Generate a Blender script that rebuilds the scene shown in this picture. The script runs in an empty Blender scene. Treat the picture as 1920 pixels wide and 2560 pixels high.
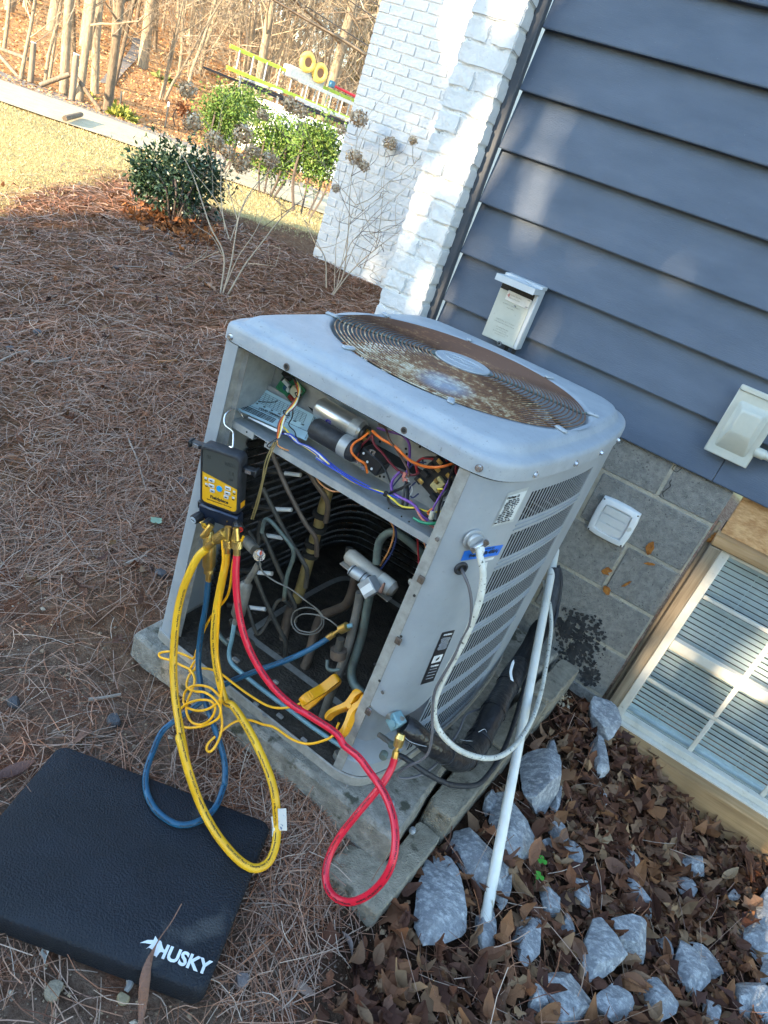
import bpy, bmesh, math, random
import numpy as np
from mathutils import Vector, Matrix
random.seed(7); rng = np.random.default_rng(7)
PI = math.pi
sc = bpy.context.scene
# ------------------------------------------------------------------ camera
CAM = np.array([0.71119, -2.42366, 0.55341]); FOC = 1680.09
CR = np.array([0.8095272, 0.49344335, 0.31808706]); CU = np.array([-0.48250489, 0.25055044, 0.83929346]); CF = np.array([-0.33444692, 0.83290944, -0.44091622])
cd = bpy.data.cameras.new('camera'); cam = bpy.data.objects.new('camera', cd); sc.collection.objects.link(cam)
cam.matrix_world = Matrix(((CR[0], CU[0], -CF[0], CAM[0]), (CR[1], CU[1], -CF[1], CAM[1]), (CR[2], CU[2], -CF[2], CAM[2]), (0, 0, 0, 1)))
cd.sensor_fit = 'VERTICAL'; cd.sensor_height = 24.0; cd.lens = 24.0 * FOC / 2560
cd.clip_start = 0.05; cd.clip_end = 900
sc.camera = cam
# ------------------------------------------------------------------ light
SUN = Vector((0.2, 1.0, -0.2)).normalized()          # the way the light travels
w = bpy.data.worlds.new('World'); sc.world = w; w.use_nodes = True
nt = w.node_tree; bg = nt.nodes['Background']
sky = nt.nodes.new('ShaderNodeTexSky'); sky.sky_type = 'NISHITA'; sky.sun_disc = False
sky.sun_elevation = math.asin(-SUN.z); sky.sun_rotation = math.atan2(-SUN.x, -SUN.y)
sky.air_density = 1.0; sky.dust_density = 0.2; sky.ozone_density = 1.2
nt.links.new(sky.outputs[0], bg.inputs[0]); bg.inputs[1].default_value = 0.15
sd = bpy.data.lights.new('sun', 'SUN'); sd.energy = 2.9; sd.angle = math.radians(0.5); sd.color = (1.0, 0.80, 0.55)
so = bpy.data.objects.new('sun', sd); sc.collection.objects.link(so)
so.rotation_euler = SUN.to_track_quat('-Z', 'Y').to_euler(); so.location = (-3, -12, 6)
vs = sc.view_settings; sc.display_settings.display_device = 'sRGB'
vs.view_transform = 'Standard'; vs.look = 'None'; vs.gamma = 1.0; vs.use_curve_mapping = False
vs.exposure = 2.95
sc.cycles.max_bounces = 6; sc.cycles.diffuse_bounces = 3; sc.cycles.glossy_bounces = 3; sc.cycles.transmission_bounces = 4
sc.cycles.use_denoising = True
# ------------------------------------------------------------------ measuring: photo point -> place on a plane or on the ground
def ray(u, v): return CF + CR * (u - 960) / FOC + CU * (1280 - v) / FOC
def py(u, v, y): r = ray(u, v); return CAM + r * ((y - CAM[1]) / r[1])
def pz(u, v, z): r = ray(u, v); return CAM + r * ((z - CAM[2]) / r[2])
def sstep(a, b, x):
    t = np.clip((np.asarray(x, float) - a) / (b - a), 0, 1); return t * t * (3 - 2 * t)
def terr(x, y):
    x = np.asarray(x, float); y = np.asarray(y, float); y0 = y; y = np.where(x > -.3, np.minimum(y, -.02), y)
    zl = np.interp(y, [-30, -4, -2.4, -1.7, -1.32, -1.0, 0, 1.2, 2.55, 4, 40], [-1.3, -1.02, -.985, -.955, -.93, -.845, -.70, -.5, -.325, -.3, -.35])
    zr = -.955 - .045 * sstep(.4, .8, x) - .16 * sstep(.85, 1.5, x) * sstep(-1.7, -.2, y) + np.minimum(y + 1.7, 0) * .03
    wr = sstep(.28, .6, x) * (1 - sstep(.0, .35, y))
    zb = zl * (1 - wr) + zr * wr
    y = y0; dx = x - CAM[0]; dy = y - CAM[1]; d = np.hypot(dx, dy) + 1e-6
    m = sstep(-.1, .45, (-dx * .77 + dy * .64) / d)
    az = np.interp(dy / d, [.3, .62, .8, 1], [1, 1, .62, .5])
    zb = zb + m * az * np.interp(d, [0, 10, 14.5, 25, 40, 60, 100, 200], [0, 0, .0, 1.0, 3.3, 7.0, 14, 24])
    zb = np.where((x > -.33) & (x < .66) & (y > -1.215) & (y < -.03), np.minimum(zb, -.95), zb)
    n = .016 * np.sin(x * 3.1 + y * 1.7) * np.sin(y * 2.6 - x * 1.1) + .008 * np.sin(x * 9.3 + 1) * np.sin(y * 8.1 + x * 3) 
    return zb + n * (1 - .8 * sstep(4, 12, d) )
def hit(u, v, tmax=150):
    r = ray(u, v); t = np.concatenate([np.linspace(.5, 8, 1500), np.geomspace(8, tmax, 4000)])
    P = CAM[None] + r[None] * t[:, None]
    k = np.nonzero(P[:, 2] < terr(P[:, 0], P[:, 1]))[0]
    return P[k[0]] if len(k) else P[-1]
# ------------------------------------------------------------------ mesh builder
def frame(t):
    t = np.asarray(t, float); t = t / (np.linalg.norm(t) + 1e-12)
    a = np.array([0, 0, 1.]) if abs(t[2]) < .9 else np.array([1., 0, 0])
    n = np.cross(a, t); n /= np.linalg.norm(n); return t, n, np.cross(t, n)
def cat(P, n=8, closed=False):
    P = [np.asarray(p, float) for p in P]
    if len(P) < 3 and not closed: return [P[0] + (P[-1] - P[0]) * i / n for i in range(n + 1)]
    out = []; m = len(P); R = range(m) if closed else range(m - 1)
    for i in R:
        if closed: a, b, c, d = P[(i - 1) % m], P[i], P[(i + 1) % m], P[(i + 2) % m]
        else:
            b, c = P[i], P[i + 1]; a = P[i - 1] if i else 2 * b - c; d = P[i + 2] if i + 2 < m else 2 * c - b
        for k in range(n):
            t = k / n
            out.append(.5 * ((2 * b) + (c - a) * t + (2 * a - 5 * b + 4 * c - d) * t * t + (3 * b - a - 3 * c + d) * t ** 3))
    if not closed: out.append(P[-1])
    return out
class MB:
    def __init__(s): s.v = []; s.f = []; s.m = []
    def add(s, V, Fc, mi=0):
        o = len(s.v); s.v.extend([tuple(map(float, p)) for p in V]); s.f.extend([tuple(i + o for i in f) for f in Fc]); s.m.extend([mi] * len(Fc)); return s
    def box(s, c, h, ax=None, r=0., mi=0):
        """centre, half sizes, axes rows, chamfer"""
        c = np.asarray(c, float); h = np.asarray(h, float); A = np.eye(3) if ax is None else np.asarray(ax, float)
        r = min(r, min(h) * .95); V = []; F = []
        if r <= 0:
            for sx in (-1, 1):
                for sy in (-1, 1):
                    for sz in (-1, 1): V.append(c + A[0] * sx * h[0] + A[1] * sy * h[1] + A[2] * sz * h[2])
            F = [(0, 1, 3, 2), (4, 6, 7, 5), (0, 4, 5, 1), (2, 3, 7, 6), (0, 2, 6, 4), (1, 5, 7, 3)]
        else:
            idx = {}
            for sx in (-1, 1):
                for sy in (-1, 1):
                    for sz in (-1, 1):
                        for k in range(3):
                            q = np.array([sx, sy, sz]) * (h - r); q[k] = np.array([sx, sy, sz])[k] * h[k]
                            idx[(sx, sy, sz, k)] = len(V); V.append(c + A[0] * q[0] + A[1] * q[1] + A[2] * q[2])
            for k in range(3):
                i, j = [(1, 2), (2, 0), (0, 1)][k]
                for sg in (-1, 1):
                    q = []
                    for (a, b) in ((-1, -1), (1, -1), (1, 1), (-1, 1)):
                        t = [0, 0, 0]; t[k] = sg; t[i] = a; t[j] = b; q.append(idx[(*t, k)])
                    F.append(tuple(q if sg > 0 else q[::-1]))
                for a in (-1, 1):
                    for b in (-1, 1):
                        t0 = [0, 0, 0]; t1 = [0, 0, 0]; t0[i] = t1[i] = a; t0[j] = t1[j] = b; t0[k] = -1; t1[k] = 1
                        q = [idx[(*t0, i)], idx[(*t1, i)], idx[(*t1, j)], idx[(*t0, j)]]
                        F.append(tuple(q if a * b < 0 else q[::-1]))
            for sx in (-1, 1):
                for sy in (-1, 1):
                    for sz in (-1, 1):
                        q = [idx[(sx, sy, sz, k)] for k in range(3)]; F.append(tuple(q if sx * sy * sz > 0 else q[::-1]))
        return s.add(V, F, mi)
    def tube(s, P, rad, seg=8, mi=0, cap=True, flat=1.0):
        P = [np.asarray(p, float) for p in P]; n = len(P); V = []; F = []
        R = rad if hasattr(rad, '__len__') else [rad] * n
        t = P[1] - P[0]; _, N, B = frame(t)
        for i in range(n):
            t = P[min(i + 1, n - 1)] - P[max(i - 1, 0)]; t = t / (np.linalg.norm(t) + 1e-12)
            N = N - t * (N @ t); N /= (np.linalg.norm(N) + 1e-12); B = np.cross(t, N)
            for k in range(seg):
                a = 2 * PI * k / seg; V.append(P[i] + R[i] * (math.cos(a) * N + math.sin(a) * B * flat))
        for i in range(n - 1):
            for k in range(seg):
                k2 = (k + 1) % seg; F.append((i * seg + k, i * seg + k2, (i + 1) * seg + k2, (i + 1) * seg + k))
        if cap: F.append(tuple(range(seg))[::-1]); F.append(tuple((n - 1) * seg + k for k in range(seg)))
        return s.add(V, F, mi)
    def ring(s, c, R, r, ax=None, n=48, seg=5, mi=0):
        A = np.eye(3) if ax is None else np.asarray(ax); c = np.asarray(c, float); V = []; F = []
        for i in range(n):
            a = 2 * PI * i / n; d = A[0] * math.cos(a) + A[1] * math.sin(a)
            for k in range(seg):
                b = 2 * PI * k / seg; V.append(c + d * (R + r * math.cos(b)) + A[2] * r * math.sin(b))
        for i in range(n):
            for k in range(seg):
                i2 = (i + 1) % n; k2 = (k + 1) % seg; F.append((i * seg + k, i2 * seg + k, i2 * seg + k2, i * seg + k2))
        return s.add(V, F, mi)
    def cyl(s, a, b, r, seg=12, mi=0, r2=None, bev=0.):
        a = np.asarray(a, float); b = np.asarray(b, float); r2 = r if r2 is None else r2
        if bev > 0:
            t = (b - a) / np.linalg.norm(b - a)
            return s.tube([a, a + t * bev * .001, a + t * bev, b - t * bev, b - t * bev * .001, b], [max(r - bev, 1e-5)] * 1 + [r - bev * .7, r, r2, r2 - bev * .7, max(r2 - bev, 1e-5)], seg, mi)
        return s.tube([a, b], [r, r2], seg, mi)
    def loft(s, loops, mi=0, closed=True, cap0=False, cap1=False):
        n = len(loops[0]); V = [p for L in loops for p in L]; F = []
        for i in range(len(loops) - 1):
            for k in range(n if closed else n - 1):
                k2 = (k + 1) % n; F.append((i * n + k, i * n + k2, (i + 1) * n + k2, (i + 1) * n + k))
        if cap0: F.append(tuple(range(n))[::-1])
        if cap1: F.append(tuple((len(loops) - 1) * n + k for k in range(n)))
        return s.add(V, F, mi)
    def prism(s, poly, o, ex, ey, ez, d, mi=0):
        """poly 2d in axes ex, ey at o, extruded by d along ez"""
        o = np.asarray(o, float); ex = np.asarray(ex, float); ey = np.asarray(ey, float); ez = np.asarray(ez, float)
        L0 = [o + ex * a + ey * b for a, b in poly]; L1 = [p + ez * d for p in L0]
        return s.loft([L0, L1], mi, True, True, True)
COL = sc.collection
ORG = {}
def prop(o, label=None, cat_=None, group=None, kind=None):
    if label: o['label'] = label
    if cat_: o['category'] = cat_
    if group: o['group'] = group
    if kind: o['kind'] = kind
    return o
def thing(name, loc, label, cat_, group=None):
    o = bpy.data.objects.new(name, None); COL.objects.link(o); o.location = [float(c) for c in loc]; o.empty_display_size = .05
    ORG[o.name] = np.asarray(loc, float); return prop(o, label, cat_, group)
def ob(name, mb, mat, parent=None, smooth=40, org=None, kind=None, label=None):
    L = ORG[parent.name] if parent is not None else (np.zeros(3) if org is None else np.asarray(org, float))
    me = bpy.data.meshes.new(name)
    V = np.asarray(mb.v, float) - L
    me.from_pydata(V.tolist(), [], mb.f)
    mats = mat if isinstance(mat, (list, tuple)) else [mat]
    for m_ in mats: me.materials.append(m_)
    if len(mats) > 1: me.polygons.foreach_set('material_index', mb.m)
    if smooth:
        me.polygons.foreach_set('use_smooth', [True] * len(me.polygons))
        try: me.set_sharp_from_angle(angle=math.radians(smooth))
        except Exception: pass
    me.update()
    o = bpy.data.objects.new(name, me); COL.objects.link(o)
    if parent is not None: o.parent = parent; ORG[o.name] = L
    else: o.location = L.tolist(); ORG[o.name] = L
    if kind: o['kind'] = kind
    if label: o['label'] = label
    return o
def again(o, d, parent=None):
    """another object with the same mesh, moved by d"""
    c = o.copy(); COL.objects.link(c); c.parent = parent if parent is not None else o.parent
    c.location = Vector(o.location) + Vector([float(q) for q in d]); ORG[c.name] = ORG[o.name]; return c
def raw(name, V, Fc, mat, parent=None, kind='stuff', smooth=False):
    """fast joined mesh from arrays (all faces same corner count)"""
    V = np.asarray(V, np.float32); Fc = np.asarray(Fc, np.int32); me = bpy.data.meshes.new(name); k = Fc.shape[1]
    if parent is not None: V = V - ORG[parent.name].astype(np.float32)
    me.vertices.add(len(V)); me.vertices.foreach_set('co', V.ravel())
    me.loops.add(Fc.size); me.loops.foreach_set('vertex_index', Fc.ravel())
    me.polygons.add(len(Fc)); me.polygons.foreach_set('loop_start', np.arange(len(Fc), dtype=np.int32) * k)
    me.polygons.foreach_set('use_smooth', np.full(len(Fc), smooth))
    me.update(); me.validate(); me.materials.append(mat)
    o = bpy.data.objects.new(name, me); COL.objects.link(o)
    if parent is not None: o.parent = parent
    if kind: o['kind'] = kind
    return o
def lettering(txt, size, o, ex, ey, d=.0006, align='CENTER', bold=0.):
    """text laid flat with its baseline along ex; returns MB"""
    cu = bpy.data.curves.new('t', 'FONT'); cu.body = txt; cu.size = size; cu.align_x = align; cu.align_y = 'CENTER'; cu.extrude = d; cu.offset = bold; cu.resolution_u = 3
    t = bpy.data.objects.new('t', cu); COL.objects.link(t); dg = bpy.context.evaluated_depsgraph_get(); dg.update()
    me = bpy.data.meshes.new_from_object(t.evaluated_get(dg)); mb = MB()
    o = np.asarray(o, float); ex = np.asarray(ex, float); ey = np.asarray(ey, float); ez = np.cross(ex, ey)
    mb.add([o + ex * q.co.x + ey * q.co.y + ez * q.co.z for q in me.vertices], [tuple(p.vertices) for p in me.polygons])
    bpy.data.objects.remove(t); bpy.data.curves.remove(cu); bpy.data.meshes.remove(me); return mb
# ------------------------------------------------------------------ materials
def M(name, c1, c2=None, rough=.6, scale=8., metal=0., bump=0., bscale=60., c3=None, stretch=(1, 1, 1), coord='Object', detail=6, lo=.35, hi=.65, island=0., spec=.5, spots=None):
    m = bpy.data.materials.new(name); m.use_nodes = True; T = m.node_tree; b = T.nodes['Principled BSDF']; N = T.nodes.new; Lk = T.links.new
    b.inputs['Roughness'].default_value = rough; b.inputs['Metallic'].default_value = metal; b.inputs['Specular IOR Level'].default_value = spec
    tc = N('ShaderNodeTexCoord'); mp = N('ShaderNodeMapping'); mp.inputs['Scale'].default_value = stretch; Lk(tc.outputs[coord], mp.inputs[0]); vec = mp.outputs[0]
    c4 = lambda c: (*c, 1)
    if c2 is None: out = None; b.inputs['Base Color'].default_value = c4(c1)
    else:
        nz = N('ShaderNodeTexNoise'); nz.inputs['Scale'].default_value = scale; nz.inputs['Detail'].default_value = detail; nz.inputs['Roughness'].default_value = .65; Lk(vec, nz.inputs['Vector'])
        rp = N('ShaderNodeValToRGB'); e = rp.color_ramp.elements; e[0].position = lo; e[0].color = c4(c1); e[1].position = hi; e[1].color = c4(c2)
        if c3: x = e.new((lo + hi) / 2); x.color = c4(c3)
        Lk(nz.outputs['Fac'], rp.inputs[0]); out = rp.outputs[0]
        if spots:   # (colour, scale, threshold)
            n2 = N('ShaderNodeTexNoise'); n2.inputs['Scale'].default_value = spots[1]; n2.inputs['Detail'].default_value = 5; Lk(vec, n2.inputs['Vector'])
            r2 = N('ShaderNodeValToRGB'); r2.color_ramp.elements[0].position = spots[2]; r2.color_ramp.elements[1].position = min(1, spots[2] + .08); Lk(n2.outputs['Fac'], r2.inputs[0])
            mx = N('ShaderNodeMix'); mx.data_type = 'RGBA'; Lk(r2.outputs[0], mx.inputs[0]); Lk(out, mx.inputs[6]); mx.inputs[7].default_value = c4(spots[0]); out = mx.outputs[2]
        if island:
            g = N('ShaderNodeNewGeometry'); h = N('ShaderNodeHueSaturation'); mr = N('ShaderNodeMapRange'); mr.inputs[3].default_value = 1 - island; mr.inputs[4].default_value = 1 + island
            Lk(g.outputs['Random Per Island'], mr.inputs[0]); Lk(mr.outputs[0], h.inputs['Value']); Lk(out, h.inputs['Color']); out = h.outputs[0]
        Lk(out, b.inputs['Base Color'])
    if bump:
        nb = N('ShaderNodeTexNoise'); nb.inputs['Scale'].default_value = bscale; nb.inputs['Detail'].default_value = 5; Lk(vec, nb.inputs['Vector'])
        bp = N('ShaderNodeBump'); bp.inputs['Strength'].default_value = bump; bp.inputs['Distance'].default_value = .01; Lk(nb.outputs['Fac'], bp.inputs['Height']); Lk(bp.outputs[0], b.inputs['Normal'])
    return m
def MI(name, cols, rough=.7, bump=0., bscale=200, trans=0.):
    """colour picked per loose piece of the mesh"""
    m = bpy.data.materials.new(name); m.use_nodes = True; T = m.node_tree; b = T.nodes['Principled BSDF']; N = T.nodes.new
    g = N('ShaderNodeNewGeometry'); rp = N('ShaderNodeValToRGB'); rp.color_ramp.interpolation = 'LINEAR'; e = rp.color_ramp.elements
    e[0].position = 0; e[0].color = (*cols[0], 1); e[1].position = 1; e[1].color = (*cols[-1], 1)
    for i, c in enumerate(cols[1:-1]): x = e.new((i + 1) / (len(cols) - 1)); x.color = (*c, 1)
    T.links.new(g.outputs['Random Per Island'], rp.inputs[0]); T.links.new(rp.outputs[0], b.inputs['Base Color']); b.inputs['Roughness'].default_value = rough; b.inputs['Specular IOR Level'].default_value = .25
    if bump:
        tc = N('ShaderNodeTexCoord'); nb = N('ShaderNodeTexNoise'); nb.inputs['Scale'].default_value = bscale; T.links.new(tc.outputs['Object'], nb.inputs['Vector'])
        bp = N('ShaderNodeBump'); bp.inputs['Strength'].default_value = bump; bp.inputs['Distance'].default_value = .003; T.links.new(nb.outputs['Fac'], bp.inputs['Height']); T.links.new(bp.outputs[0], b.inputs['Normal'])
    return m
def plain(name, c, rough=.5, metal=0., **k): return M(name, c, tuple(min(1, q * 1.25) for q in c), rough, 25, metal, **k)
MT = {}
MT['ac'] = M('grey_cabinet_paint', (.26, .285, .305), (.32, .345, .365), .42, 6, bump=.06, bscale=500, spots=((.2, .2, .19), 90, .68))
MT['ac_lid'] = M('weathered_lid_paint', (.285, .315, .345), (.35, .38, .405), .5, 14, bump=.12, bscale=420, spots=((.22, .23, .23), 150, .64))
MT['galv'] = M('galvanised_steel', (.32, .34, .35), (.44, .45, .45), .45, 30, .35, bump=.05)
MT['edge'] = M('weathered_flange', (.22, .21, .19), (.33, .32, .29), .7, 40, bump=.1)
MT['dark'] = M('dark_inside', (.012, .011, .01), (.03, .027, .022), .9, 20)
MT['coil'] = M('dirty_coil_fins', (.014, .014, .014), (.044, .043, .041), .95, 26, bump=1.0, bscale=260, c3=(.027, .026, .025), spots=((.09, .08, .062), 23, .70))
MT['coppergreen'] = M('green_copper', (.10, .12, .11), (.17, .22, .19), .55, 24, .3, bump=.1, spots=((.10, .07, .05), 12, .58))
MT['copperbrown'] = M('brown_copper', (.10, .075, .06), (.17, .13, .10), .55, 18, .3, bump=.1)
MT['coppergrey'] = M('grey_copper', (.13, .125, .11), (.24, .22, .19), .55, 22, .25, bump=.1)
MT['copperdark'] = M('dark_copper', (.035, .035, .033), (.09, .08, .065), .6, 20, .2, bump=.1)
MT['copperblue'] = M('blue_green_copper', (.12, .24, .28), (.22, .36, .40), .55, 24, .2, bump=.1)
MT['tan'] = M('tan_lacquer_pipe', (.24, .17, .06), (.36, .27, .11), .45, 16, .2, bump=.08)
MT['valve'] = M('grey_tan_valve', (.30, .27, .22), (.42, .38, .32), .5, 20, .1, bump=.06)
MT['brass'] = M('brass', (.55, .38, .10), (.72, .52, .2), .28, 40, .85, bump=.04)
MT['rust'] = None
MT['black'] = plain('black_plastic', (.012, .013, .015), .42)
MT['blackrub'] = M('black_rubber', (.012, .013, .016), (.03, .032, .038), .6, 60, bump=.1)
MT['blackfoam'] = M('black_pipe_foam', (.008, .008, .009), (.018, .018, .019), .95, 50, bump=.6, bscale=300)
MT['blacktape'] = M('black_vinyl_tape', (.010, .010, .012), (.02, .02, .022), .28, 30, bump=.5, bscale=45)
MT['yellow'] = M('yellow_hose_rubber', (.68, .35, .010), (.80, .45, .02), .42, 8, spots=((.3, .18, .03), 40, .66))
MT['yellowcord'] = plain('yellow_cord', (.80, .38, .008), .4)
MT['yellowpl'] = M('yellow_clamp_plastic', (.76, .31, .006), (.85, .38, .01), .38, 30, spots=((.3, .16, .02), 60, .7))
MT['blue'] = M('blue_hose_rubber', (.010, .070, .135), (.016, .095, .18), .32, 12)
MT['red'] = M('red_hose_rubber', (.62, .012, .035), (.72, .02, .05), .32, 10)
MT['print'] = plain('black_print', (.015, .015, .015), .7)
MT['white'] = M('white_plastic', (.66, .67, .66), (.76, .77, .76), .4, 10, spots=((.45, .43, .36), 25, .66))
MT['cable'] = M('mildewed_white_cable', (.50, .49, .42), (.66, .66, .6), .6, 30, spots=((.06, .06, .045), 130, .60))
MT['steel'] = M('polished_steel', (.55, .56, .57), (.68, .68, .69), .25, 40, .9)
MT['alu'] = M('brushed_can', (.48, .48, .47), (.62, .62, .61), .33, 14, .8, stretch=(1, 8, 8), spots=((.2, .16, .12), 50, .68))
MT['siding'] = None
MT['trim'] = M('dark_slate_trim', (.055, .062, .075), (.07, .078, .092), .6, 10, bump=.1)
MT['brick'] = M('white_painted_brick', (.53, .54, .545), (.63, .635, .63), .55, 9, bump=.45, bscale=48, spots=((.42, .41, .38), 60, .69))
MT['mortar'] = M('white_painted_mortar', (.58, .58, .56), (.72, .72, .7), .7, 20, bump=.6, bscale=120, spots=((.16, .15, .13), 70, .66))
MT['cmu'] = M('concrete_block_face', (.19, .185, .17), (.31, .295, .26), .95, 55, bump=.9, bscale=220, c3=(.25, .24, .215), spots=((.10, .098, .09), 130, .62))
MT['cmumortar'] = M('tan_mortar', (.36, .32, .25), (.46, .42, .33), .95, 30, bump=.8, bscale=150)
MT['rock'] = None
MT['concrete'] = M('old_concrete', (.17, .16, .135), (.33, .31, .27), .95, 35, bump=.8, bscale=240, c3=(.24, .225, .19), spots=((.07, .07, .05), 22, .60))
MT['blockcon'] = M('tan_block_concrete', (.20, .175, .13), (.32, .285, .22), .95, 30, bump=.8, bscale=200, spots=((.10, .09, .065), 18, .6))
MT['foam'] = M('black_foam_mat', (.006, .009, .014), (.011, .015, .023), .55, 7, bump=.55, bscale=230, spec=.3, spots=((.05, .052, .055), 6, .66))
# special materials -----------------------------------------------------------
def node_mat(name, rough=.7):
    m = bpy.data.materials.new(name); m.use_nodes = True; T = m.node_tree; return m, T, T.nodes['Principled BSDF'], T.nodes.new, T.links.new
def ramp(N, cols):
    r = N('ShaderNodeValToRGB'); e = r.color_ramp.elements; e[0].position = cols[0][0]; e[0].color = (*cols[0][1], 1); e[1].position = cols[-1][0]; e[1].color = (*cols[-1][1], 1)
    for p, c in cols[1:-1]: x = e.new(p); x.color = (*c, 1)
    return r
def noise(N, L, src, scale, detail=5, rough=.6, stretch=None):
    if stretch: mp = N('ShaderNodeMapping'); mp.inputs['Scale'].default_value = stretch; L(src, mp.inputs[0]); src = mp.outputs[0]
    n = N('ShaderNodeTexNoise'); n.inputs['Scale'].default_value = scale; n.inputs['Detail'].default_value = detail; n.inputs['Roughness'].default_value = rough; L(src, n.inputs['Vector']); return n.outputs['Fac']
def mixc(N, L, f, a, b):
    x = N('ShaderNodeMix'); x.data_type = 'RGBA'
    for s_, v in ((0, f), (6, a), (7, b)):
        if hasattr(v, 'default_value'): L(v, x.inputs[s_])
        elif s_: x.inputs[s_].default_value = (*v, 1)
        else: x.inputs[s_].default_value = v
    return x.outputs[2]
def bumpn(N, L, b, h, st, dist=.01):
    bp = N('ShaderNodeBump'); bp.inputs['Strength'].default_value = st; bp.inputs['Distance'].default_value = dist; L(h, bp.inputs['Height']); L(bp.outputs[0], b.inputs['Normal'])
def mk_siding():
    m, T, b, N, L = node_mat('slate_blue_siding'); tc = N('ShaderNodeTexCoord').outputs['Object']
    f = noise(N, L, tc, 60, 6, .65, (1, 1, 9)); g = noise(N, L, tc, 5, 4, .5, (1, 1, 3))
    r = ramp(N, [(.3, (.056, .079, .118)), (.7, (.078, .104, .150))]); L(g, r.inputs[0])
    s = noise(N, L, tc, 240, 2); r2 = ramp(N, [(.74, (0, 0, 0)), (.80, (1, 1, 1))]); L(s, r2.inputs[0])
    L(mixc(N, L, r2.outputs[0], r.outputs[0], (.22, .25, .29)), b.inputs['Base Color']); b.inputs['Roughness'].default_value = .48
    bumpn(N, L, b, f, .5, .004); return m
def mk_rock():
    m, T, b, N, L = node_mat('blue_grey_limestone'); tc = N('ShaderNodeTexCoord').outputs['Object']
    a = noise(N, L, tc, 7, 8, .7); c = noise(N, L, tc, 42, 9, .78, (1, 1.5, 1)); d = noise(N, L, tc, 90, 5)
    r = ramp(N, [(.32, (.18, .195, .215)), (.5, (.27, .285, .305)), (.68, (.39, .405, .415))]); L(a, r.inputs[0])
    v = ramp(N, [(.47, (0, 0, 0)), (.64, (1, 1, 1))]); L(c, v.inputs[0])
    q = mixc(N, L, v.outputs[0], r.outputs[0], (.62, .64, .65))
    st = ramp(N, [(.68, (0, 0, 0)), (.76, (1, 1, 1))]); L(noise(N, L, tc, 13, 4), st.inputs[0])
    L(mixc(N, L, st.outputs[0], q, (.36, .31, .23)), b.inputs['Base Color']); b.inputs['Roughness'].default_value = .85
    mh = N('ShaderNodeMath'); mh.operation = 'ADD'; L(c, mh.inputs[0]); L(d, mh.inputs[1]); bumpn(N, L, b, mh.outputs[0], .8, .012); return m
def mk_rust():
    m, T, b, N, L = node_mat('rusty_wire'); g = N('ShaderNodeNewGeometry').outputs['Position']
    sx = N('ShaderNodeSeparateXYZ'); L(g, sx.inputs[0])
    f = noise(N, L, g, 55, 4, .6); k = noise(N, L, g, 11, 4, .6)
    ma = N('ShaderNodeMath'); ma.operation = 'MULTIPLY_ADD'; ma.inputs[1].default_value = .55; ma.inputs[2].default_value = .36; L(sx.outputs[1], ma.inputs[0])   # the rear of the grille is rustier
    su = N('ShaderNodeMath'); su.operation = 'ADD'; L(f, su.inputs[0]); L(ma.outputs[0], su.inputs[1])
    s2 = N('ShaderNodeMath'); s2.operation = 'MULTIPLY_ADD'; s2.inputs[1].default_value = .6; L(k, s2.inputs[0]); L(su.outputs[0], s2.inputs[2])
    r = ramp(N, [(.40, (.52, .47, .37)), (.56, (.36, .27, .16)), (.66, (.20, .10, .045)), (.82, (.12, .055, .03))]); L(s2.outputs[0], r.inputs[0])
    # spatter of blue paint at the near edge
    vm = N('ShaderNodeVectorMath'); vm.operation = 'DISTANCE'; L(g, vm.inputs[0]); vm.inputs[1].default_value = (.15, -.96, .152)
    bl = ramp(N, [(.03, (1, 1, 1)), (.085, (0, 0, 0))]); L(vm.outputs['Value'], bl.inputs[0])
    mm = N('ShaderNodeMath'); mm.operation = 'MULTIPLY'; L(bl.outputs[0], mm.inputs[0]); L(k, mm.inputs[1])
    L(mixc(N, L, mm.outputs[0], r.outputs[0], (.30, .42, .56)), b.inputs['Base Color']); b.inputs['Roughness'].default_value = .7; bumpn(N, L, b, f, .3, .002); return m
def mk_wood(name, a, c, e, axis, sc_=26):
    m, T, b, N, L = node_mat(name); tc = N('ShaderNodeTexCoord').outputs['Object']
    st = [sc_ / 3] * 3; st[axis] = sc_ / 60
    f = noise(N, L, tc, 5, 7, .7, tuple(st)); g = noise(N, L, tc, 3, 3)
    r = ramp(N, [(.30, a), (.5, c), (.70, e)]); L(f, r.inputs[0])
    q = ramp(N, [(.35, (.72, .72, .72)), (.65, (1.1, 1.1, 1.1))]); L(g, q.inputs[0])
    x = N('ShaderNodeMix'); x.data_type = 'RGBA'; x.blend_type = 'MULTIPLY'; x.inputs[0].default_value = 1; L(r.outputs[0], x.inputs[6]); L(q.outputs[0], x.inputs[7]); L(x.outputs[2], b.inputs['Base Color'])
    b.inputs['Roughness'].default_value = .8; bumpn(N, L, b, f, .35, .004); return m
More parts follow.
